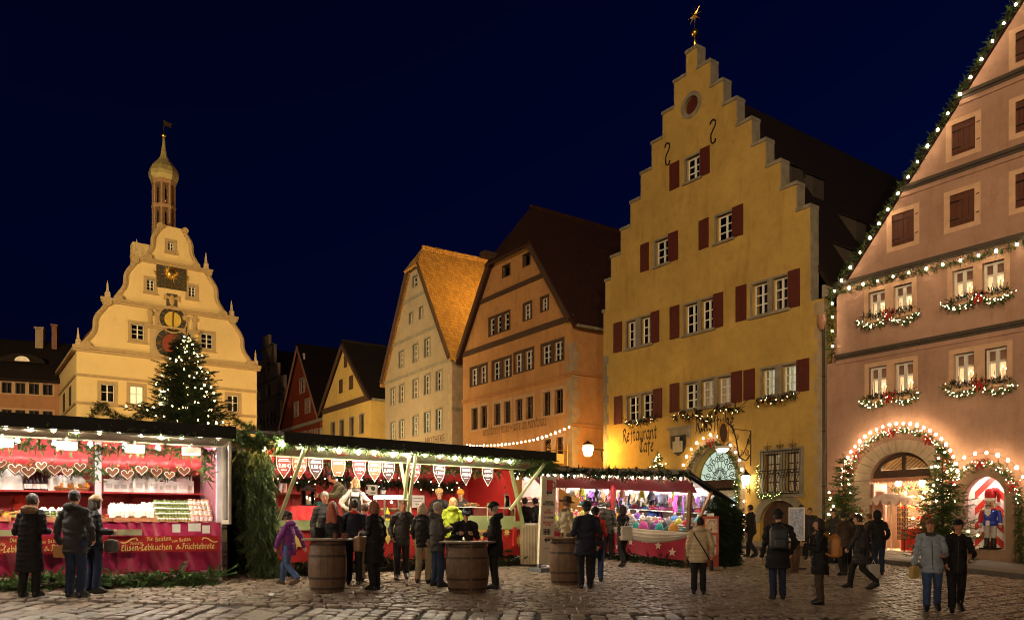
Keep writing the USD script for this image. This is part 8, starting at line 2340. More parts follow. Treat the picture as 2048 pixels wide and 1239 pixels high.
ARMS = {'down': ((.06,-.02,-.28),(.065,.05,-.53)),'hold': ((.07,.02,-.28),(-.06,.24,-.22)),'pocket': ((.10,-.07,-.27),(.03,.08,-.47)),'bent': ((.06,-.03,-.28),(.02,.21,-.31)),
  'hips': ((.20,-.05,-.22),(.03,.06,-.40)),'reach': ((.08,.16,-.2),(.0,.42,-.2)),'swingf': ((.07,.10,-.27),(.05,.25,-.48)),'swingb': ((.08,-.14,-.25),(.08,-.2,-.50)),'carry': ((.07,-.02,-.29),(.07,.03,-.56))}
SKIN = [mat('skin_fair',(.50,.27,.17),.55,var=.1,scale=12),mat('skin_ruddy',(.52,.23,.14),.55,var=.12,scale=12)]
HAIRM = {k: mat('hair_' + k,c,.55,var=.4,scale=50,bump=.6,bscale=150) for k,c in dict(dark=(.03,.018,.012),brown=(.13,.06,.03),red=(.28,.06,.02),blond=(.50,.31,.12),grey=(.30,.26,.22),auburn=(.2,.075,.03),black=(.012,.010,.009),greyblond=(.42,.32,.2)).items()}
CL = {k: mat('cloth_' + k,c,r,var=.2,scale=9,bump=.25,bscale=45,spec=.25) for k,(c,r) in dict(black=((.014,.013,.013),.75),navy=((.016,.017,.032),.75),charcoal=((.035,.032,.032),.75),brown=((.07,.045,.03),.8),grey=((.12,.11,.10),.85),darkgrey=((.05,.047,.047),.8),denim=((.05,.085,.19),.8),darkdenim=((.02,.03,.065),.8),purple=((.16,.03,.19),.5),lime=((.36,.44,.03),.55),red=((.42,.03,.015),.65),cream=((.50,.40,.25),.55),lightblue=((.30,.36,.42),.7),white=((.65,.6,.55),.8),beige=((.40,.28,.17),.8),olive=((.10,.09,.05),.8),pink=((.5,.04,.1),.7),orange=((.62,.22,.02),.8),blue=((.03,.06,.22),.7),khaki=((.26,.21,.13),.8),tan=((.22,.13,.07),.8)).items()}
FUR = mat('fur_trim',(.20,.11,.06),.95,var=.5,scale=60,bump=1.0,bscale=120)
LEATHER = mat('black_leather',(.018,.016,.016),.35,bump=.2); BROWNL = mat('brown_leather',(.10,.055,.03),.45,bump=.2); TANL = mat('tan_leather',(.32,.2,.11),.5,bump=.2)
def person(px,py,H,face,label,coat='black',legs='black',shoes=LEATHER,hem=.78,hair=('short','dark'),hat=None,arms=('down','down'),stride=0.0,turn=0.0,nod=0.0,puff=0.0,hood=False,fur=False,scarf=None,female=False,apron=None,at=None,wide=1.0,lean=0.0,skin=0,hem_m=None,collar=True):
 """One person standing at picture point (px, py); face in degrees: 0 looks away from the viewer, 180 towards, 90 to the left."""
 if at is None: x,y,z = gnd(px,py)
 else: x,y,z = at
 s = H / 1.755
 M = place(x,y,z,math.radians(face),s)
 t = thing('person',label,'person',M)
 sh = (.165 if female else .185) * wide
 P = lambda *q: np.array(q,float)
 sd_ = sum(map(ord,label)) % 997
 pr_ = np.random.default_rng(sd_)
 sway,tiltz = pr_.uniform(-.05,.05),pr_.uniform(-.018,.018)
 if not turn: turn = pr_.uniform(-22,22)
 if not nod: nod = pr_.uniform(-4,12)
 a = stride or pr_.uniform(-.07,.07)
 hips = {1: P(.09,0,.91),-1: P(-.09,0,.91)}
 kn = {1: P(.095,.05 + .20 * a,.50),-1: P(-.095,.03 - .05 * a,.49)}
 an = {1: P(.10,.02 + .30 * a,.085),-1: P(-.10,-.01 - .34 * a,.085 + .10 * a)}
 to = {1: P(.12,.17 + .30 * a,.035),-1: P(-.12,.14 - .30 * a,.035)}
 lean = lean or pr_.uniform(-.02,.06)
 L = lambda p: p + P(sway * max(p[2] - .8,0),lean * max(p[2] - .95,0),0)
 shd = {k: L(P(k * sh,k * pr_.uniform(-.03,.03),1.405 + k * tiltz)) for k in (1,-1)}
 el,wr = {},{}
 for k,nm in ((1,arms[0]),(-1,arms[1])):
  e,w = ARMS[nm]
  jt = pr_.uniform(-.025,.025,2)
  el[k] = shd[k] + P(k * e[0] + jt[0],e[1] + jt[1],e[2]); wr[k] = shd[k] + P(k * w[0] + jt[1],w[1] + jt[0] * 1.6,w[2] + abs(jt[1]))
 nb,hc = L(P(0,.0,1.49)),L(P(0,.02,1.635))
 # body: one continuous skin
 ms = chain([(L(P(0,0,.95)),.13,1.15,.8),(L(P(0,0,1.12)),.11,1.1,.8),(L(P(0,0,1.33)),.112,1.15,.75)],8)
 ms += chain([(L(P(0,-.01,1.38)),.07),(L(P(0,0,1.50)),.05),(hc + P(0,-.01,-.05),.055)],8)
 ca,sa = math.cos(math.radians(turn)),math.sin(math.radians(turn))
 cn,sn = math.cos(math.radians(nod)),math.sin(math.radians(nod))
 def hd(p):
  p = np.asarray(p,float)
  p = np.array([p[0],p[1] * cn + p[2] * sn,-p[1] * sn + p[2] * cn])
  return hc + np.array([p[0] * ca - p[1] * sa,p[0] * sa + p[1] * ca,p[2]])
 HB = np.eye(4)
 c0 = hd((0,0,0)); HB[:3,3] = c0
 for k,e in enumerate(np.eye(3)): HB[:3,k] = hd(e) - c0
 hm = [_sph((0,0,.02),1,.076,.095,.105,n=16),mf.Manifold.batch_hull([_sph((0,.02,.0),.066,n=12),_sph((0,.058,-.085),.032,1.15,n=10),_sph((0,-.02,-.03),.06,n=10)]),
          mf.Manifold.batch_hull([_sph((0,.092,.022),.008,n=6),_sph((0,.112,-.018),.013,n=6),_sph((0,.085,-.022),.016,n=6)])]
 for k in (-1,1):
  hm.append(_sph((k * .078,-.005,.0),1,.012,.022,.034,n=8))
 hm = [h_.transform(HB[:3,:4]) for h_ in hm]
 hands = []
 for k in (1,-1):
  ms += chain([(shd[k] + P(-k * .02,0,-.02),.04),(el[k],.036),(wr[k],.030)],8)
  ms += chain([(hips[k],.085),(kn[k],.058),(an[k],.042)],8) + chain([(an[k] + P(0,-.03,-.03),.04),(to[k],.032)],8)
  d = wr[k] - el[k]; d /= np.linalg.norm(d)
  side = np.cross(d,P(1,0,0)); side /= np.linalg.norm(side); nrm = np.cross(side,d)
  pc = wr[k] + d * .05
  hands.append(mf.Manifold.batch_hull([_sph(wr[k],.028,n=8),_sph(pc + side * .028 + d * .03,.014,n=8),_sph(pc - side * .028 + d * .03,.014,n=8),_sph(pc + d * .038,.016,n=8)]))
  for i_,(o,ln) in enumerate(((-.03,.055),(-.01,.068),(.01,.064),(.03,.05))):
   b = pc + side * o + d * .035; m_ = b + d * ln * .55 - nrm * k * .010; e_ = m_ + d * ln * .35 - nrm * k * .03
   hands += chain([(b,.0095),(m_,.009),(e_,.008)],6)
  b = pc - side * .03 - d * .02; hands += chain([(b,.012),(b - side * .025 + d * .03,.0105),(b - side * .02 + d * .055 - nrm * k * .012,.009)],6)
 body = fuse(ms + hm + hands)
 part('body',soft(body,.03,5),SKIN[skin],t,True)
 for k in (-1,1): part('eye',moved(ball((k * .031,.086,.028),(.011,.006,.007),1),HB),BLACK,t)
 for k in (-1,1): part('eyebrow',moved(bx(k * .031 - .017,k * .031 + .017,.082,.093,.048,.055),HB),HAIRM[hair[1]],t)
 part('mouth',moved(ball((0,.089,-.05),(.024,.006,.006),1),HB),mat('lips',(.32,.09,.07),.5),t)
 # trousers, shoes
 tr = chain([(P(0,0,.93),.135,1.2,.85),(P(0,0,.98),.13,1.2,.85)],10)
 for k in (1,-1):
  tr += chain([(hips[k] + P(0,-.01,0),.105),(kn[k],.076),(an[k] + P(0,-.012,.03),.066)],10)
 part('trousers',soft(fuse(tr),.03,6,lambda v: .022 * (meshkit.fbm(v * [14,14,24] + sd_,3) - .5)),CL[legs],t,True)
 for k in (1,-1):
  fw = to[k] - an[k]
  sh_ = mf.Manifold.batch_hull([_sph(an[k] + P(0,-.01,.02),.058,n=10),_sph(P(an[k][0],an[k][1] - .05,max(an[k][2] - .05,.035)),.038,n=10),_sph(P(to[k][0],to[k][1],.038),.036,1.15,1.2,.9,n=10),_sph(P(an[k][0] * .5 + to[k][0] * .5,an[k][1] * .4 + to[k][1] * .6,.05),.045,n=10)])
  part('shoe',soft(sh_,.03,3),shoes,t,True)
 # coat
 g_ = 1 + .35 * (puff > 0)
 ct = chain([(L(P(0,-.01,1.47)),.062,1.1,1),(L(P(0,-.005,1.38)),.105,1.3 * wide,.95),(L(P(0,.0,1.26)),.145,1.16 * wide,.96),(L(P(0,.0,1.05)),.143,1.18 * wide,1.0),(P(0,.01,hem + .05),.152 + (.02 if hem < .7 else 0),1.2 * wide,1.0 + .25 * abs(a))],14)
 for k in (1,-1): ct += chain([(nb + P(k * .03,-.01,-.02),.055),(shd[k] + P(-k * .015,0,0),.064)],10)
 for k in (1,-1):
  ct += chain([(shd[k] + P(-k * .01,0,-.005),.068 * g_ ** .5),(el[k],.059 * g_ ** .5),(wr[k],.046)],10)
 coat_m = fuse(ct)
 coat_m = coat_m - mf.Manifold.cube((2,2,1.0)).translate((-1,-1,hem - 1.0))
 def fold(v):
  w_ = .034 * (meshkit.fbm(v * [9,9,13] + sd_,3) - .5) + .010 * np.sin(v[:,2] * 38 + 9 * meshkit.noise(v * 6 + sd_))
  if puff: w_ = w_ * .3 + puff * (np.abs(np.sin(v[:,2] * PI / .085)) ** .6 - .6)
  return w_
 part('coat',soft(coat_m,.022 if puff else .026,5,fold),CL[coat],t,True)
 if face > 120 and not apron: part('zip',tube([(sway * .5,.155 + lean * .3,1.36),(sway * .3,.168 + lean * .15,1.15),(0,.175,hem + .06)],.008,5),BLACK,t)
 if hem_m: pass
 if collar and not hood and not fur:
  part('collar',soft(fuse(chain([(nb + P(-.06,-.02,-.03),.045),(nb + P(0,-.055,.0),.042),(nb + P(.06,-.02,-.03),.045)],8) + chain([(nb + P(.06,-.01,-.03),.04),(nb + P(.03,.06,-.07),.03)],8) + chain([(nb + P(-.06,-.01,-.03),.04),(nb + P(-.03,.06,-.07),.03)],8)),.03,4),CL[coat],t,True)
 if hood or fur:
  hdm = chain([(nb + P(-.10,-.03,-.02),.055),(nb + P(-.03,-.11,.0),.07),(nb + P(.03,-.11,.0),.07),(nb + P(.10,-.03,-.02),.055)],10)
  hdm += chain([(nb + P(.10,-.02,-.02),.05),(nb + P(.05,.06,-.06),.03)],8) + chain([(nb + P(-.10,-.02,-.02),.05),(nb + P(-.05,.06,-.06),.03)],8)
  part('hood',soft(fuse(hdm),.022,4,(lambda v: .035 * (meshkit.fbm(v * 45,2) - .35)) if fur else (lambda v: .015 * (meshkit.fbm(v * 14 + sd_,2) - .5))),FUR if fur else CL[coat],t,True)
 if scarf:
  part('scarf',soft(fuse(chain([(nb + P(.07 * math.cos(q),.07 * math.sin(q),-.01),.042) for q in np.linspace(0,2 * PI,9)],8)),.025,3,lambda v: .02 * (meshkit.fbm(v * 22,2) - .5)),CL[scarf],t,True)
 if apron:
  part('apron',sheet(lambda p,q: ((-.15 + .3 * p) * (1 - .35 * np.maximum(q - .6,0) * 2),.165 - .25 * (p - .5) ** 2 + lean * .2,.62 + .72 * q),9,9,.008),CL[apron],t,True)
  part('apron_strap',MB().tube([(-.1,.155,1.33),(-.11,.09,1.44),(-.06,-.06,1.5)],.012,5).tube([(.1,.155,1.33),(.11,.09,1.44),(.06,-.06,1.5)],.012,5),CL[apron],t)
 # hair and hat
 st_,hcx = hair
 cap_ = _sph((0,-.008,.028),1,.087,.104,.113,n=16) - mf.Manifold.cube((.4,.3,.3)).translate((-.2,.035,-.25)) - mf.Manifold.cube((.4,.2,.16)).translate((-.2,.055,-.1)) - mf.Manifold.cube((.4,.4,.2)).translate((-.2,-.2,-.265))
 hs = [cap_]
 if st_ == 'long':
  hs += [mf.Manifold.batch_hull([_sph((0,-.06,.03),.075,n=10),_sph((-.06,-.07,-.12),.05,n=10),_sph((.06,-.07,-.12),.05,n=10),_sph((-.07,-.10,-.3),.05,n=10),_sph((.07,-.10,-.3),.05,n=10)])]
  hs += [mf.Manifold.batch_hull([_sph((k * .075,.01,.03),.025,n=8),_sph((k * .085,.0,-.2),.035,n=8)]) for k in (-1,1)]
 elif st_ == 'bob':
  hs += [mf.Manifold.batch_hull([_sph((0,-.05,.03),.08,n=10),_sph((-.06,-.05,-.09),.05,n=10),_sph((.06,-.05,-.09),.05,n=10)])]
  hs += [mf.Manifold.batch_hull([_sph((k * .075,.01,.05),.03,n=8),_sph((k * .08,.015,-.08),.034,n=8)]) for k in (-1,1)]
 elif st_ == 'curly':
  rr = np.random.default_rng(sd_)
  hs += [_sph((.07 * math.cos(q),-.02 + .08 * math.sin(q),.06 + .05 * rr.random()),.035,n=8) for q in np.linspace(0,2 * PI,12)] + [_sph((.04 * math.cos(q),-.01 + .05 * math.sin(q),.115),.035,n=8) for q in np.linspace(0,2 * PI,6)]
 if not (hat and hat[0] == 'hooded'):
  part('hair',soft(fuse([h_.transform(HB[:3,:4]) for h_ in hs]),.02,3,lambda v: .012 * (meshkit.fbm(v * [40,40,14],2) - .45)),HAIRM[hcx],t,True)
 if hat:
  kind,hm_ = hat[0],(CL[hat[1]] if isinstance(hat[1],str) else hat[1])
  if kind == 'beanie':
   b = _sph((0,-.008,.04),1,.094,.112,.122,n=16) - mf.Manifold.cube((.4,.5,.3)).translate((-.2,-.25,-.255))
   p_ = part('hat',soft(b.transform(HB[:3,:4]),.02,3),hm_,t,True)
   part('hat_rim',soft(fuse([mf.Manifold.batch_hull([_sph((.088 * math.cos(q),-.008 + .106 * math.sin(q),zq),.014,n=6) for zq in (.045,.075)] + [_sph((.088 * math.cos(q + .45),-.008 + .106 * math.sin(q + .45),zq),.014,n=6) for zq in (.045,.075)]) for q in np.arange(14) * 2 * PI / 14]).transform(HB[:3,:4]),.03,2),hm_,p_,True)
   if len(hat) > 2:
    for zq in (.085,.115): part('hat_stripe',moved(lathe([(.094 - (zq - .07) * .28,zq),(.0955 - (zq - .07) * .28,zq + .008),(.09 - (zq - .07) * .3,zq + .016)],16),HB @ np.diag([1,1.18,1,1.0])),CL[hat[2]],p_,True)
  elif kind == 'flatcap':
   part('hat',soft(fuse([mf.Manifold.batch_hull([_sph((0,-.02,.10),1,.105,.12,.035,n=14),_sph((0,.05,.085),1,.085,.07,.022,n=12)]),mf.Manifold.batch_hull([_sph((-.05,.09,.07),.012,n=6),_sph((.05,.09,.07),.012,n=6),_sph((0,.145,.055),.012,n=6)])]).transform(HB[:3,:4]),.02,2),hm_,t,True)
  elif kind == 'brim':
   part('hat',moved(lathe([(.17,.045),(.175,.05),(.10,.062),(.095,.09),(.085,.16),(.05,.175),(.001,.165)],18),HB @ np.diag([1,1.12,1,1.0])),hm_,t,40)
  elif kind == 'cap':
   part('hat',soft(fuse([_sph((0,-.008,.05),1,.093,.11,.105,n=16) - mf.Manifold.cube((.4,.5,.3)).translate((-.2,-.25,-.25)),mf.Manifold.batch_hull([_sph((-.05,.08,.055),.01,n=6),_sph((.05,.08,.055),.01,n=6),_sph((0,.17,.045),.012,n=6)])]).transform(HB[:3,:4]),.02,2),hm_,t,True)
  elif kind == 'santa':
   p_ = part('hat',soft(fuse(chain([((0,-.01,.06),.098,1,1.1,.8),((0,-.04,.16),.07),((.05,-.1,.22),.035),((.09,-.15,.15),.02)],12)).transform(HB[:3,:4]) ,.03,2),CL['red'],t,True)
   part('hat_rim',soft(fuse([_sph((.09 * math.cos(q),-.008 + .108 * math.sin(q),.055),.028,n=8) for q in np.arange(18) * 2 * PI / 18]).transform(HB[:3,:4]),.03,2),CL['white'],p_,True)
  elif kind == 'hooded':
   part('raised_hood',soft((_sph((0,-.02,.02),1,.115,.13,.15,n=16) - _sph((0,.10,-.01),1,.085,.1,.11,n=12) - mf.Manifold.cube((.5,.5,.3)).translate((-.25,-.25,-.46))).transform(HB[:3,:4]),.025,3),hm_,t,True)
 return dict(t=t,M=M,wr={k: (M @ np.r_[wr[k],1])[:3] for k in wr},shd=shd,s=s,xyz=(x,y,z))
def carried(name,label,cat,M,mats,kind,s=1.0):
 t = thing(name,label,cat,M)
 if kind == 'backpack':
  part('pack',soft(mf.Manifold.batch_hull([_sph((i * .12,j * .05,k),.05,n=8) for i in (-1,1) for j in (-1,1) for k in (.06,.38)] + [_sph((0,0,.44),.06,1.6,n=8)]),.05,2),mats,t,True)
  part('pocket',soft(mf.Manifold.batch_hull([_sph((i * .09,-.10,k),.035,n=8) for i in (-1,1) for k in (.07,.2)]),.05,2),mats,t,True)
  for i in (-1,1): part('strap',tube([(i * .1,.09,.42),(i * .11,.2,.5),(i * .12,.34,.4),(i * .13,.3,.15),(i * .14,.1,.05)],.018,6),mats,t)
 elif kind == 'handbag':
  part('bag',soft(mf.Manifold.batch_hull([_sph((i * .13 * s,j * .03,-.3 + k),.045,n=8) for i in (-1,1) for j in (-1,1) for k in (0,.2 * s)]),.05,2),mats,t,True)
  part('handle',tube([(-.1 * s,0,-.08),(-.05,0,.02),(.05,0,.02),(.1 * s,0,-.08)],.012,6),mats,t)
 elif kind == 'shopping':
  part('bag',soft(mf.Manifold.batch_hull([_sph((i * .12 * s,j * .04 * s,k * s),.02,n=6) for i in (-1,1) for j in (-1,1) for k in (-.38,-.1)]),.06,1,lambda v: .02 * (meshkit.fbm(v * 14,2) - .5)),mats,t,True)
  part('handle',tube([(-.06 * s,0,-.1 * s),(0,0,.02),(.06 * s,0,-.1 * s)],.008,5),mats,t)
 return t
def in_hand(p,k,rz=0,dz=-.06): w_ = p['wr'][k]; return place(w_[0],w_[1],w_[2] + dz,rz)
# --- before the gingerbread stall
person(58,1193,1.68,-4,'woman from behind in long black quilted coat with brown fur collar','black','black',hem=.42,hair=('short','dark'),puff=.012,fur=True,female=True,arms=('bent','bent'),wide=1.12)
p = person(150,1194,1.76,-8,'man from behind in black jacket holding a paper bag at the gingerbread stall','charcoal','darkdenim',hem=.72,hair=('short','dark'),hood=True,arms=('pocket','down'),wide=1.1)
carried('paper_bag','small orange brown paper bag in the hand of the man at the gingerbread stall','paper bag',in_hand(p,-1,.2,.02),mat('kraft_orange',(.5,.25,.08),.8),'shopping',.6)
p = person(186,1186,1.66,-40,'woman in beige hat and shiny black quilted jacket behind the dark haired man','black','darkdenim',hem=.72,hair=('bob','dark'),hat=('beanie','beige'),puff=.012,female=True,arms=('bent','bent'))
carried('handbag','grey leather handbag of the woman in the beige hat','handbag',in_hand(p,1,-.4,.0),mat('grey_leather',(.07,.065,.06),.4,bump=.2),'handbag',.62)
q = at_depth(38,950,15.2)
person(0,0,1.72,170,'vendor in red pointed cap inside the left bay of the gingerbread stall','red','black',hat=('santa','red'),hair=('short','dark'),arms=('bent','bent'),at=(q[0],q[1],q[2] - 1.78))
# --- before the food stall
person(578,1169,1.42,72,'child walking left in purple quilted jacket and light jeans with dark cap','purple','denim',BROWNL,hem=.72,hair=('short','dark'),hat=('beanie','black'),puff=.014,stride=.8,arms=('swingb','swingf'),hood=True)
p = person(662,1178,1.66,-10,'woman with long red hair in black coat behind the first barrel table','black','black',hem=.6,hair=('long','red'),female=True,arms=('bent','bent'),at=(B1[0] - .05,B1[1] + .62,float(gz(B1[0],B1[1] + .62))))
carried('handbag','soft black shoulder bag of the red haired woman','handbag',place(B1[0] - .3,B1[1] + .55,B1[2] + .3,.9),LEATHER,'handbag',.85)
person(690,1150,1.70,5,'dark haired person in dark jacket with red scarf behind the first barrel table','navy','black',hair=('short','dark'),scarf='red',arms=('bent','bent'),at=(B1[0] + .3,B1[1] + .95,float(gz(B1[0],B1[1] + .95))))
q = at_depth(653,983,16.6)
person(0,0,1.78,180,'grey haired man in dark quilted jacket facing out beside the red haired woman','darkgrey','black',hair=('short','grey'),puff=.012,arms=('down','down'),at=(q[0],q[1],q[2] - 1.78),skin=1)
q = at_depth(683,950,18.4)
person(0,0,1.80,110,'man in dark cap and grey jacket leaning forward inside the food stall','olive','black',hair=('short','dark'),hat=('cap','charcoal'),lean=.55,arms=('reach','reach'),at=(q[0] + .2,q[1],q[2] - 1.72),skin=1)
q = at_depth(712,956,17.9)
person(0,0,1.68,184,'blond woman vendor in white blouse, black apron and grey scarf','white','black',hair=('bob','blond'),scarf='grey',apron='black',arms=('hips','hips'),female=True,at=(q[0],q[1],q[2] - 1.69),collar=False)
p = person(750,1179,1.70,62,'woman in long black coat with auburn hair in profile carrying a beige handbag','black','black',hem=.52,hair=('bob','auburn'),female=True,arms=('down','bent'),wide=1.15)
carried('handbag','beige leather handbag hanging from the arm of the woman in the long black coat','handbag',place(p['wr'][-1][0] - .02,p['wr'][-1][1] - .02,p['wr'][-1][2] + .0,1.2),TANL,'handbag')
person(733,1163,1.62,20,'person in pink jacket half hidden behind the woman in the long black coat','pink','beige',BROWNL,hair=('short','brown'),female=True)
p = person(803,1158,1.70,188,'old man in flat cap and dark jacket walking towards the viewer past the food stall','charcoal','black',hair=('short','grey'),hat=('flatcap','tan'),arms=('pocket','down'),hem=.76,skin=1,turn=6,stride=.25)
p = person(846,1166,1.66,-14,'woman from behind with light brown bob and black jacket','black','khaki',hem=.8,hair=('bob','greyblond'),female=True,arms=('bent','bent'),stride=.15)
t_ = thing('yellow_carton','folded yellow and white carton hanging from the hand of the woman with the bob','carton',place(*(np.array(gnd(829,1118)) + [0,.0,.35]),.5))
part('carton',moved(bx(-.1,.1,-.02,.02,-.15,.22),place(0,0,0,0)),mat('yellow_carton',(.55,.38,.08),.6),t_); part('white_band',bx(-.07,.07,-.026,-.021,-.05,.12),CARD,t_); part('string',tube([(0,0,.22),(.02,0,.45)],.006,4),BLACK,t_)
p = person(874,1173,1.70,-62,'person with short grey hair and black hooded jacket holding a phone','darkgrey','darkdenim',hem=.74,hair=('short','grey'),hood=True,arms=('hold','hold'),nod=14,wide=1.1)
w_ = p['wr'][1]; t_ = thing('phone','dark phone in the hands of the grey haired person','phone',place(w_[0] + .03,w_[1] + .1,w_[2] + .06,.6,1,.8)); part('case',bx(-.035,.035,-.075,.075,-.006,.006),BLACK,t_); part('screen',bx(-.03,.03,-.07,.07,.0062,.008),mat('phone_glass',(.03,.03,.04),.1),t_)
q = at_depth(905,994,18.6)
person(0,0,1.68,-8,'blond person from behind in yellow green jacket at the food counter','lime','black',hair=('bob','blond'),hood=True,arms=('bent','bent'),at=(q[0],q[1],q[2] - 1.69),wide=1.1)
q = at_depth(878,980,19.9)
person(0,0,1.72,176,'vendor with curly fair hair looking down inside the food stall','black','black',hair=('curly','blond'),nod=28,arms=('bent','bent'),at=(q[0],q[1],q[2] - 1.70))
q = at_depth(922,980,20.2)
person(0,0,1.72,172,'vendor in orange knitted beanie and dark hooded jacket inside the food stall','charcoal','black',hair=('short','brown'),hat=('beanie','orange'),hood=True,nod=16,arms=('bent','bent'),at=(q[0],q[1],q[2] - 1.71))
person(926,0,1.58,182,'youth in striped navy beanie and black jacket looking down behind the wide barrel table','black','black',hair=('short','dark'),hat=('beanie','navy','lightblue'),nod=30,arms=('hold','hold'),at=(B2[0] - .1,B2[1] + .62,float(gz(B2[0] - .1,B2[1] + .62))),wide=1.15)
person(991,1177,1.74,82,'man in black beanie and black coat facing left at the wide barrel table','black','black',hem=.66,hair=('short','grey'),hat=('beanie','black'),hood=True,arms=('bent','bent'),wide=1.12)
# --- round the right-hand barrel and the stalls behind
for k,(px_,py_,D_,lab,fc) in enumerate(((1050,1000,22.6,'man in dark coat seen from behind at the bright back stall',-20),(1073,1003,23.4,'dark haired man in dark coat in profile left of the white sign',60))):
 q = at_depth(px_,py_,D_)
 person(0,0,1.74,fc,lab,'black','black',hair=('short','dark'),at=(q[0],q[1],float(gz(q[0],q[1]))),arms=('bent','bent'))
q = at_depth(1134,992,17.6)
person(0,0,1.72,-60,'person in brown brimmed hat and grey green coat behind the rightmost barrel table','khaki','brown',hair=('short','brown'),hat=('brim','brown'),arms=('hold','bent'),at=(q[0],q[1],q[2] - 1.76),skin=1,scarf='brown')
person(1171,1177,1.80,8,'tall man from behind in navy coat and dark cap at the rightmost barrel table','navy','black',hem=.68,hair=('short','dark'),hat=('beanie','black'),arms=('down','bent'),wide=1.15,stride=.1)
person(1193,1162,1.66,-14,'person in bright red jacket and jeans behind the tall man in the navy coat','red','denim',hair=('short','black'),hat=('beanie','black'),hood=True,arms=('bent','bent'))
p = person(1246,1133,1.66,30,'walker in black with brown hair before the knitwear stall','black','black',hair=('bob','dark'),female=True,stride=.4,arms=('swingf','swingb'))
carried('shopping_bag','pale grey shopping bag of the walker before the knitwear stall','shopping bag',place(p['xyz'][0] + .05,p['xyz'][1] - .25,p['xyz'][2] + 1.2,.4),mat('pale_plastic',(.5,.46,.4),.5),'shopping',1.2)
person(1308,1000,1.66,175,'vendor in blue jacket and grey knitted hat inside the knitwear stall','blue','black',hair=('short','dark'),hat=('beanie','grey'),scarf='black',arms=('bent','bent'),at=(lambda q: (q[0],q[1],q[2] - 1.70))(at_depth(1310,1000,24.3)))
p = person(1397,1188,1.58,-14,'woman from behind in cream quilted jacket with a black strap across her back','cream','black',hem=.74,hair=('short','black'),puff=.016,hood=True,female=True,arms=('down','down'),wide=1.2,stride=.12)
t_ = thing('shoulder_bag','black bag and strap across the back of the woman in the cream jacket','bag',p['M'])
part('strap',tube([(-.12,.02,1.46),(-.08,-.17,1.36),(.05,-.19,1.15),(.2,-.16,.9),(.27,-.05,.74)],.016,6),LEATHER,t_); part('bag',soft(mf.Manifold.batch_hull([_sph((.29,j * .08,k),.045,n=8) for j in (-1,1) for k in (.6,.76)]),.05,2),LEATHER,t_,True)
p = person(1503,1114,1.72,42,'dark walker with white carrier bag near the ochre doorway','black','black',hair=('short','dark'),stride=.6,arms=('swingf','carry'))
carried('carrier_bag','small white carrier bag of the walker near the ochre doorway','carrier bag',in_hand(p,1,.3,-.02),mat('pale_plastic',(.5,.46,.4),.5),'shopping',.7)
p = person(1556,1198,1.80,-4,'man from behind in long dark coat with a black backpack','black','darkdenim',hem=.62,hair=('short','black'),hat=('beanie','black'),wide=1.18,arms=('down','down'),stride=.08)
w_ = p['M'] @ place(-.05,-.26,.98)
carried('backpack','black backpack on the man in the long dark coat','backpack',w_,mat('black_nylon',(.025,.03,.035),.5),'backpack')
person(1619,1118,1.70,150,'person in dark striped jacket behind the man with the backpack','charcoal','black',hair=('short','brown'),puff=.012,arms=('pocket','pocket'))
p = person(1641,1208,1.68,76,'woman in dark coat with brown trousers facing left with an orange backpack','black','brown',hem=.62,hair=('bob','dark'),female=True,arms=('hold','hold'),turn=10,wide=1.1)
carried('backpack','orange and black backpack on the woman in brown trousers','backpack',p['M'] @ place(0,-.27,.95),mat('orange_nylon',(.42,.17,.03),.5),'backpack')
person(1687,1150,1.70,10,'person in brown grey jacket before the left fir of the shop','brown','black',hair=('short','dark'),stride=.25,wide=1.12,arms=('bent','bent'))
p = person(1724,1177,1.72,64,'striding person in dark coat with a pale bag before the shop','charcoal','black',hem=.6,hair=('short','dark'),stride=.85,arms=('swingb','swingf'),lean=.1,scarf='brown')
carried('shopping_bag','pale carrier bag swinging beside the striding person before the shop','shopping bag',place(p['xyz'][0] + .22,p['xyz'][1] - .1,p['xyz'][2] + .66,.2),mat('pale_plastic',(.5,.46,.4),.5),'shopping',1.0)
person(1757,1149,1.74,-12,'man from behind in black hooded jacket and jeans looking into the shop','black','darkdenim',hair=('short','dark'),hat=('hooded','black'),hood=True,arms=('pocket','pocket'),stride=.1)
p = person(1864,1221,1.74,158,'person in light blue jacket and jeans walking arm in arm before the shop','lightblue','denim',BLACK,hem=.74,hair=('short','brown'),stride=.3,arms=('down','bent'),skin=1,turn=-8,scarf='darkgrey',wide=1.08)
carried('yellow_bag','small yellow paper bag in the hand of the person in the light blue jacket','paper bag',in_hand(p,1,.5,.0),mat('yellow_bag',(.55,.4,.12),.7),'shopping',.7)
person(1912,1223,1.74,160,'person all in black walking beside the light blue jacket','black','black',hem=.72,hair=('short','dark'),hat=('cap','black'),stride=.6,arms=('swingf','bent'),skin=1)
u_ = FY.uz(1838,1090)[0]; w_ = FY.w(u_ + .05,.55)
person(0,0,1.62,150,'shop visitor in red top holding things in the shop entrance','red','khaki',hair=('short','brown'),arms=('hold','hold'),at=(w_[0],w_[1],zG),skin=1)
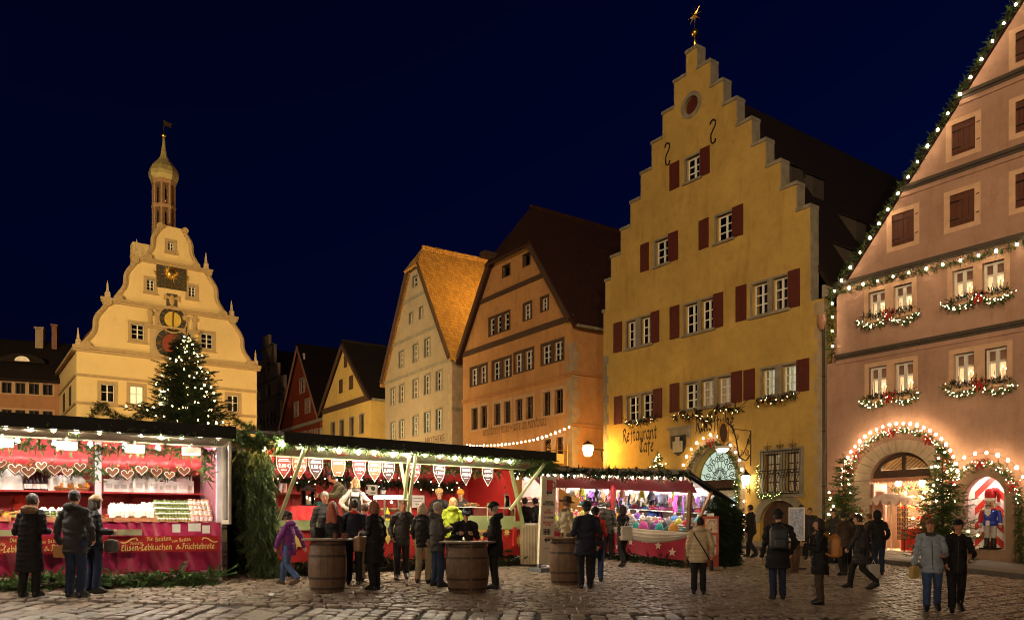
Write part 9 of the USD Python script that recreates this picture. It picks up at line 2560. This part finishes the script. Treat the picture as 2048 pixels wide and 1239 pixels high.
for px_,py_,H_,fc,co,lab in ((1668,1126,1.7,100,'darkgrey','person in dark grey jacket half hidden left of the little fir'),(1705,1132,1.66,-20,'black','woman with brown bob in black coat close to the shop steps'),(1600,1112,1.74,-60,'navy','person in navy coat passing the cellar door'),(1738,1128,1.6,30,'brown','short person in brown jacket by the shop door'),(1468,1118,1.68,-70,'black','dark figure beside the fir wall of the knitwear stall'),(1215,1118,1.7,-20,'charcoal','customer in charcoal jacket at the knitwear counter')):
 person(px_,py_,H_,fc,lab,co,'black',hair=('bob' if 'woman' in lab else 'short','brown' if 'brown' in lab else 'dark'),hat=('beanie','charcoal') if co == 'navy' else None,hood=co in ('black','navy'),arms=('bent','pocket'),stride=.3 if 'passing' in lab else .1)
# ------------------------------------------------------------------ floodlight masts outside the view: their visors keep the beam on the house fronts
def flood(x,y,h,aim,color,power,label,visor=.26,r=.16):
 """An unseen mast with a floodlight head turned to the place aim; the plate under the lamp cuts the beam off towards the square."""
 z = float(gz(x,y))
 a = math.atan2(aim[1] - y,aim[0] - x) - PI / 2
 t = thing('unseen_floodlight_mast',label,'floodlight',place(x,y,z,a))
 part('post',tube([(0,-.25,0),(0,-.25,h + .1)],[.11,.07],8),IRON,t)
 hd = MB().box(-.6,.6,-.3,-.27,h - .32,h + .32).box(-.6,.6,-.27,1.0,h - .3,h - .27).box(-.63,-.6,-.3,1.0,h - .3,h + .32).box(.6,.63,-.3,1.0,h - .3,h + .32)
 part('lamp_housing',hd,IRON,t)
 part('lamp_glass',ball((0,0,h),r,2),glow('flood_glow_%d' % (int(power) % 10000),color,power),t)
flood(-8,-22,17,(4,45),(1,.69,.36),52000,'unseen floodlight mast behind the viewer to the left, lighting the house fronts')
flood(6,-24,18,(14,38),(1,.69,.38),20001,'unseen floodlight mast behind the viewer to the right, lighting the house fronts')
flood(-33,22,10,(-26,62),(1,.74,.36),46002,'unseen floodlight mast past the left edge of view, lighting the clock house')
# unseen lamp behind the orange house, placed to gild the beige house roof
t = thing('unseen_roof_lamp','unseen sodium lamp behind the orange house, lighting the beige house roof','street lamp',place(1.5,56,0))
part('post',tube([(0,0,8),(0,0,20.3)],[.09,.05],8),IRON,t)
part('lamp_glass',ball((0,0,20.6),.26,2),glow('alley_glow',(1,.58,.12),1300),t)
part('lamp_cap',lathe([(.4,20.95),(.3,21.05),(.001,21.1)],10),IRON,t)
# added lantern behind the viewer, a faint fill light on the setts
x,y = -3.0,-9.0
t = thing('added_fill_lantern','added fill lantern on a post behind the viewer','street lamp',place(x,y,float(gz(x,y))))
part('post',tube([(0,0,0),(0,0,5.2)],[.08,.05],8),IRON,t)
part('lamp_glass',ball((0,0,5.45),.2,2),glow('fill_lantern_glow',(1,.70,.45),3000),t)
t = thing('unseen_lane_lamp','unseen street lamp behind the food stall, lighting the small lane houses','street lamp',place(-14.5,55,float(gz(-14.5,55))))  # unseen lamp, placed to light the small houses in the lane
part('post',tube([(0,0,0),(0,0,4.4)],[.08,.05],8),IRON,t)
part('lamp_glass',ball((0,0,4.65),.25,2),glow('lane_glow',(1,.66,.28),1500),t)
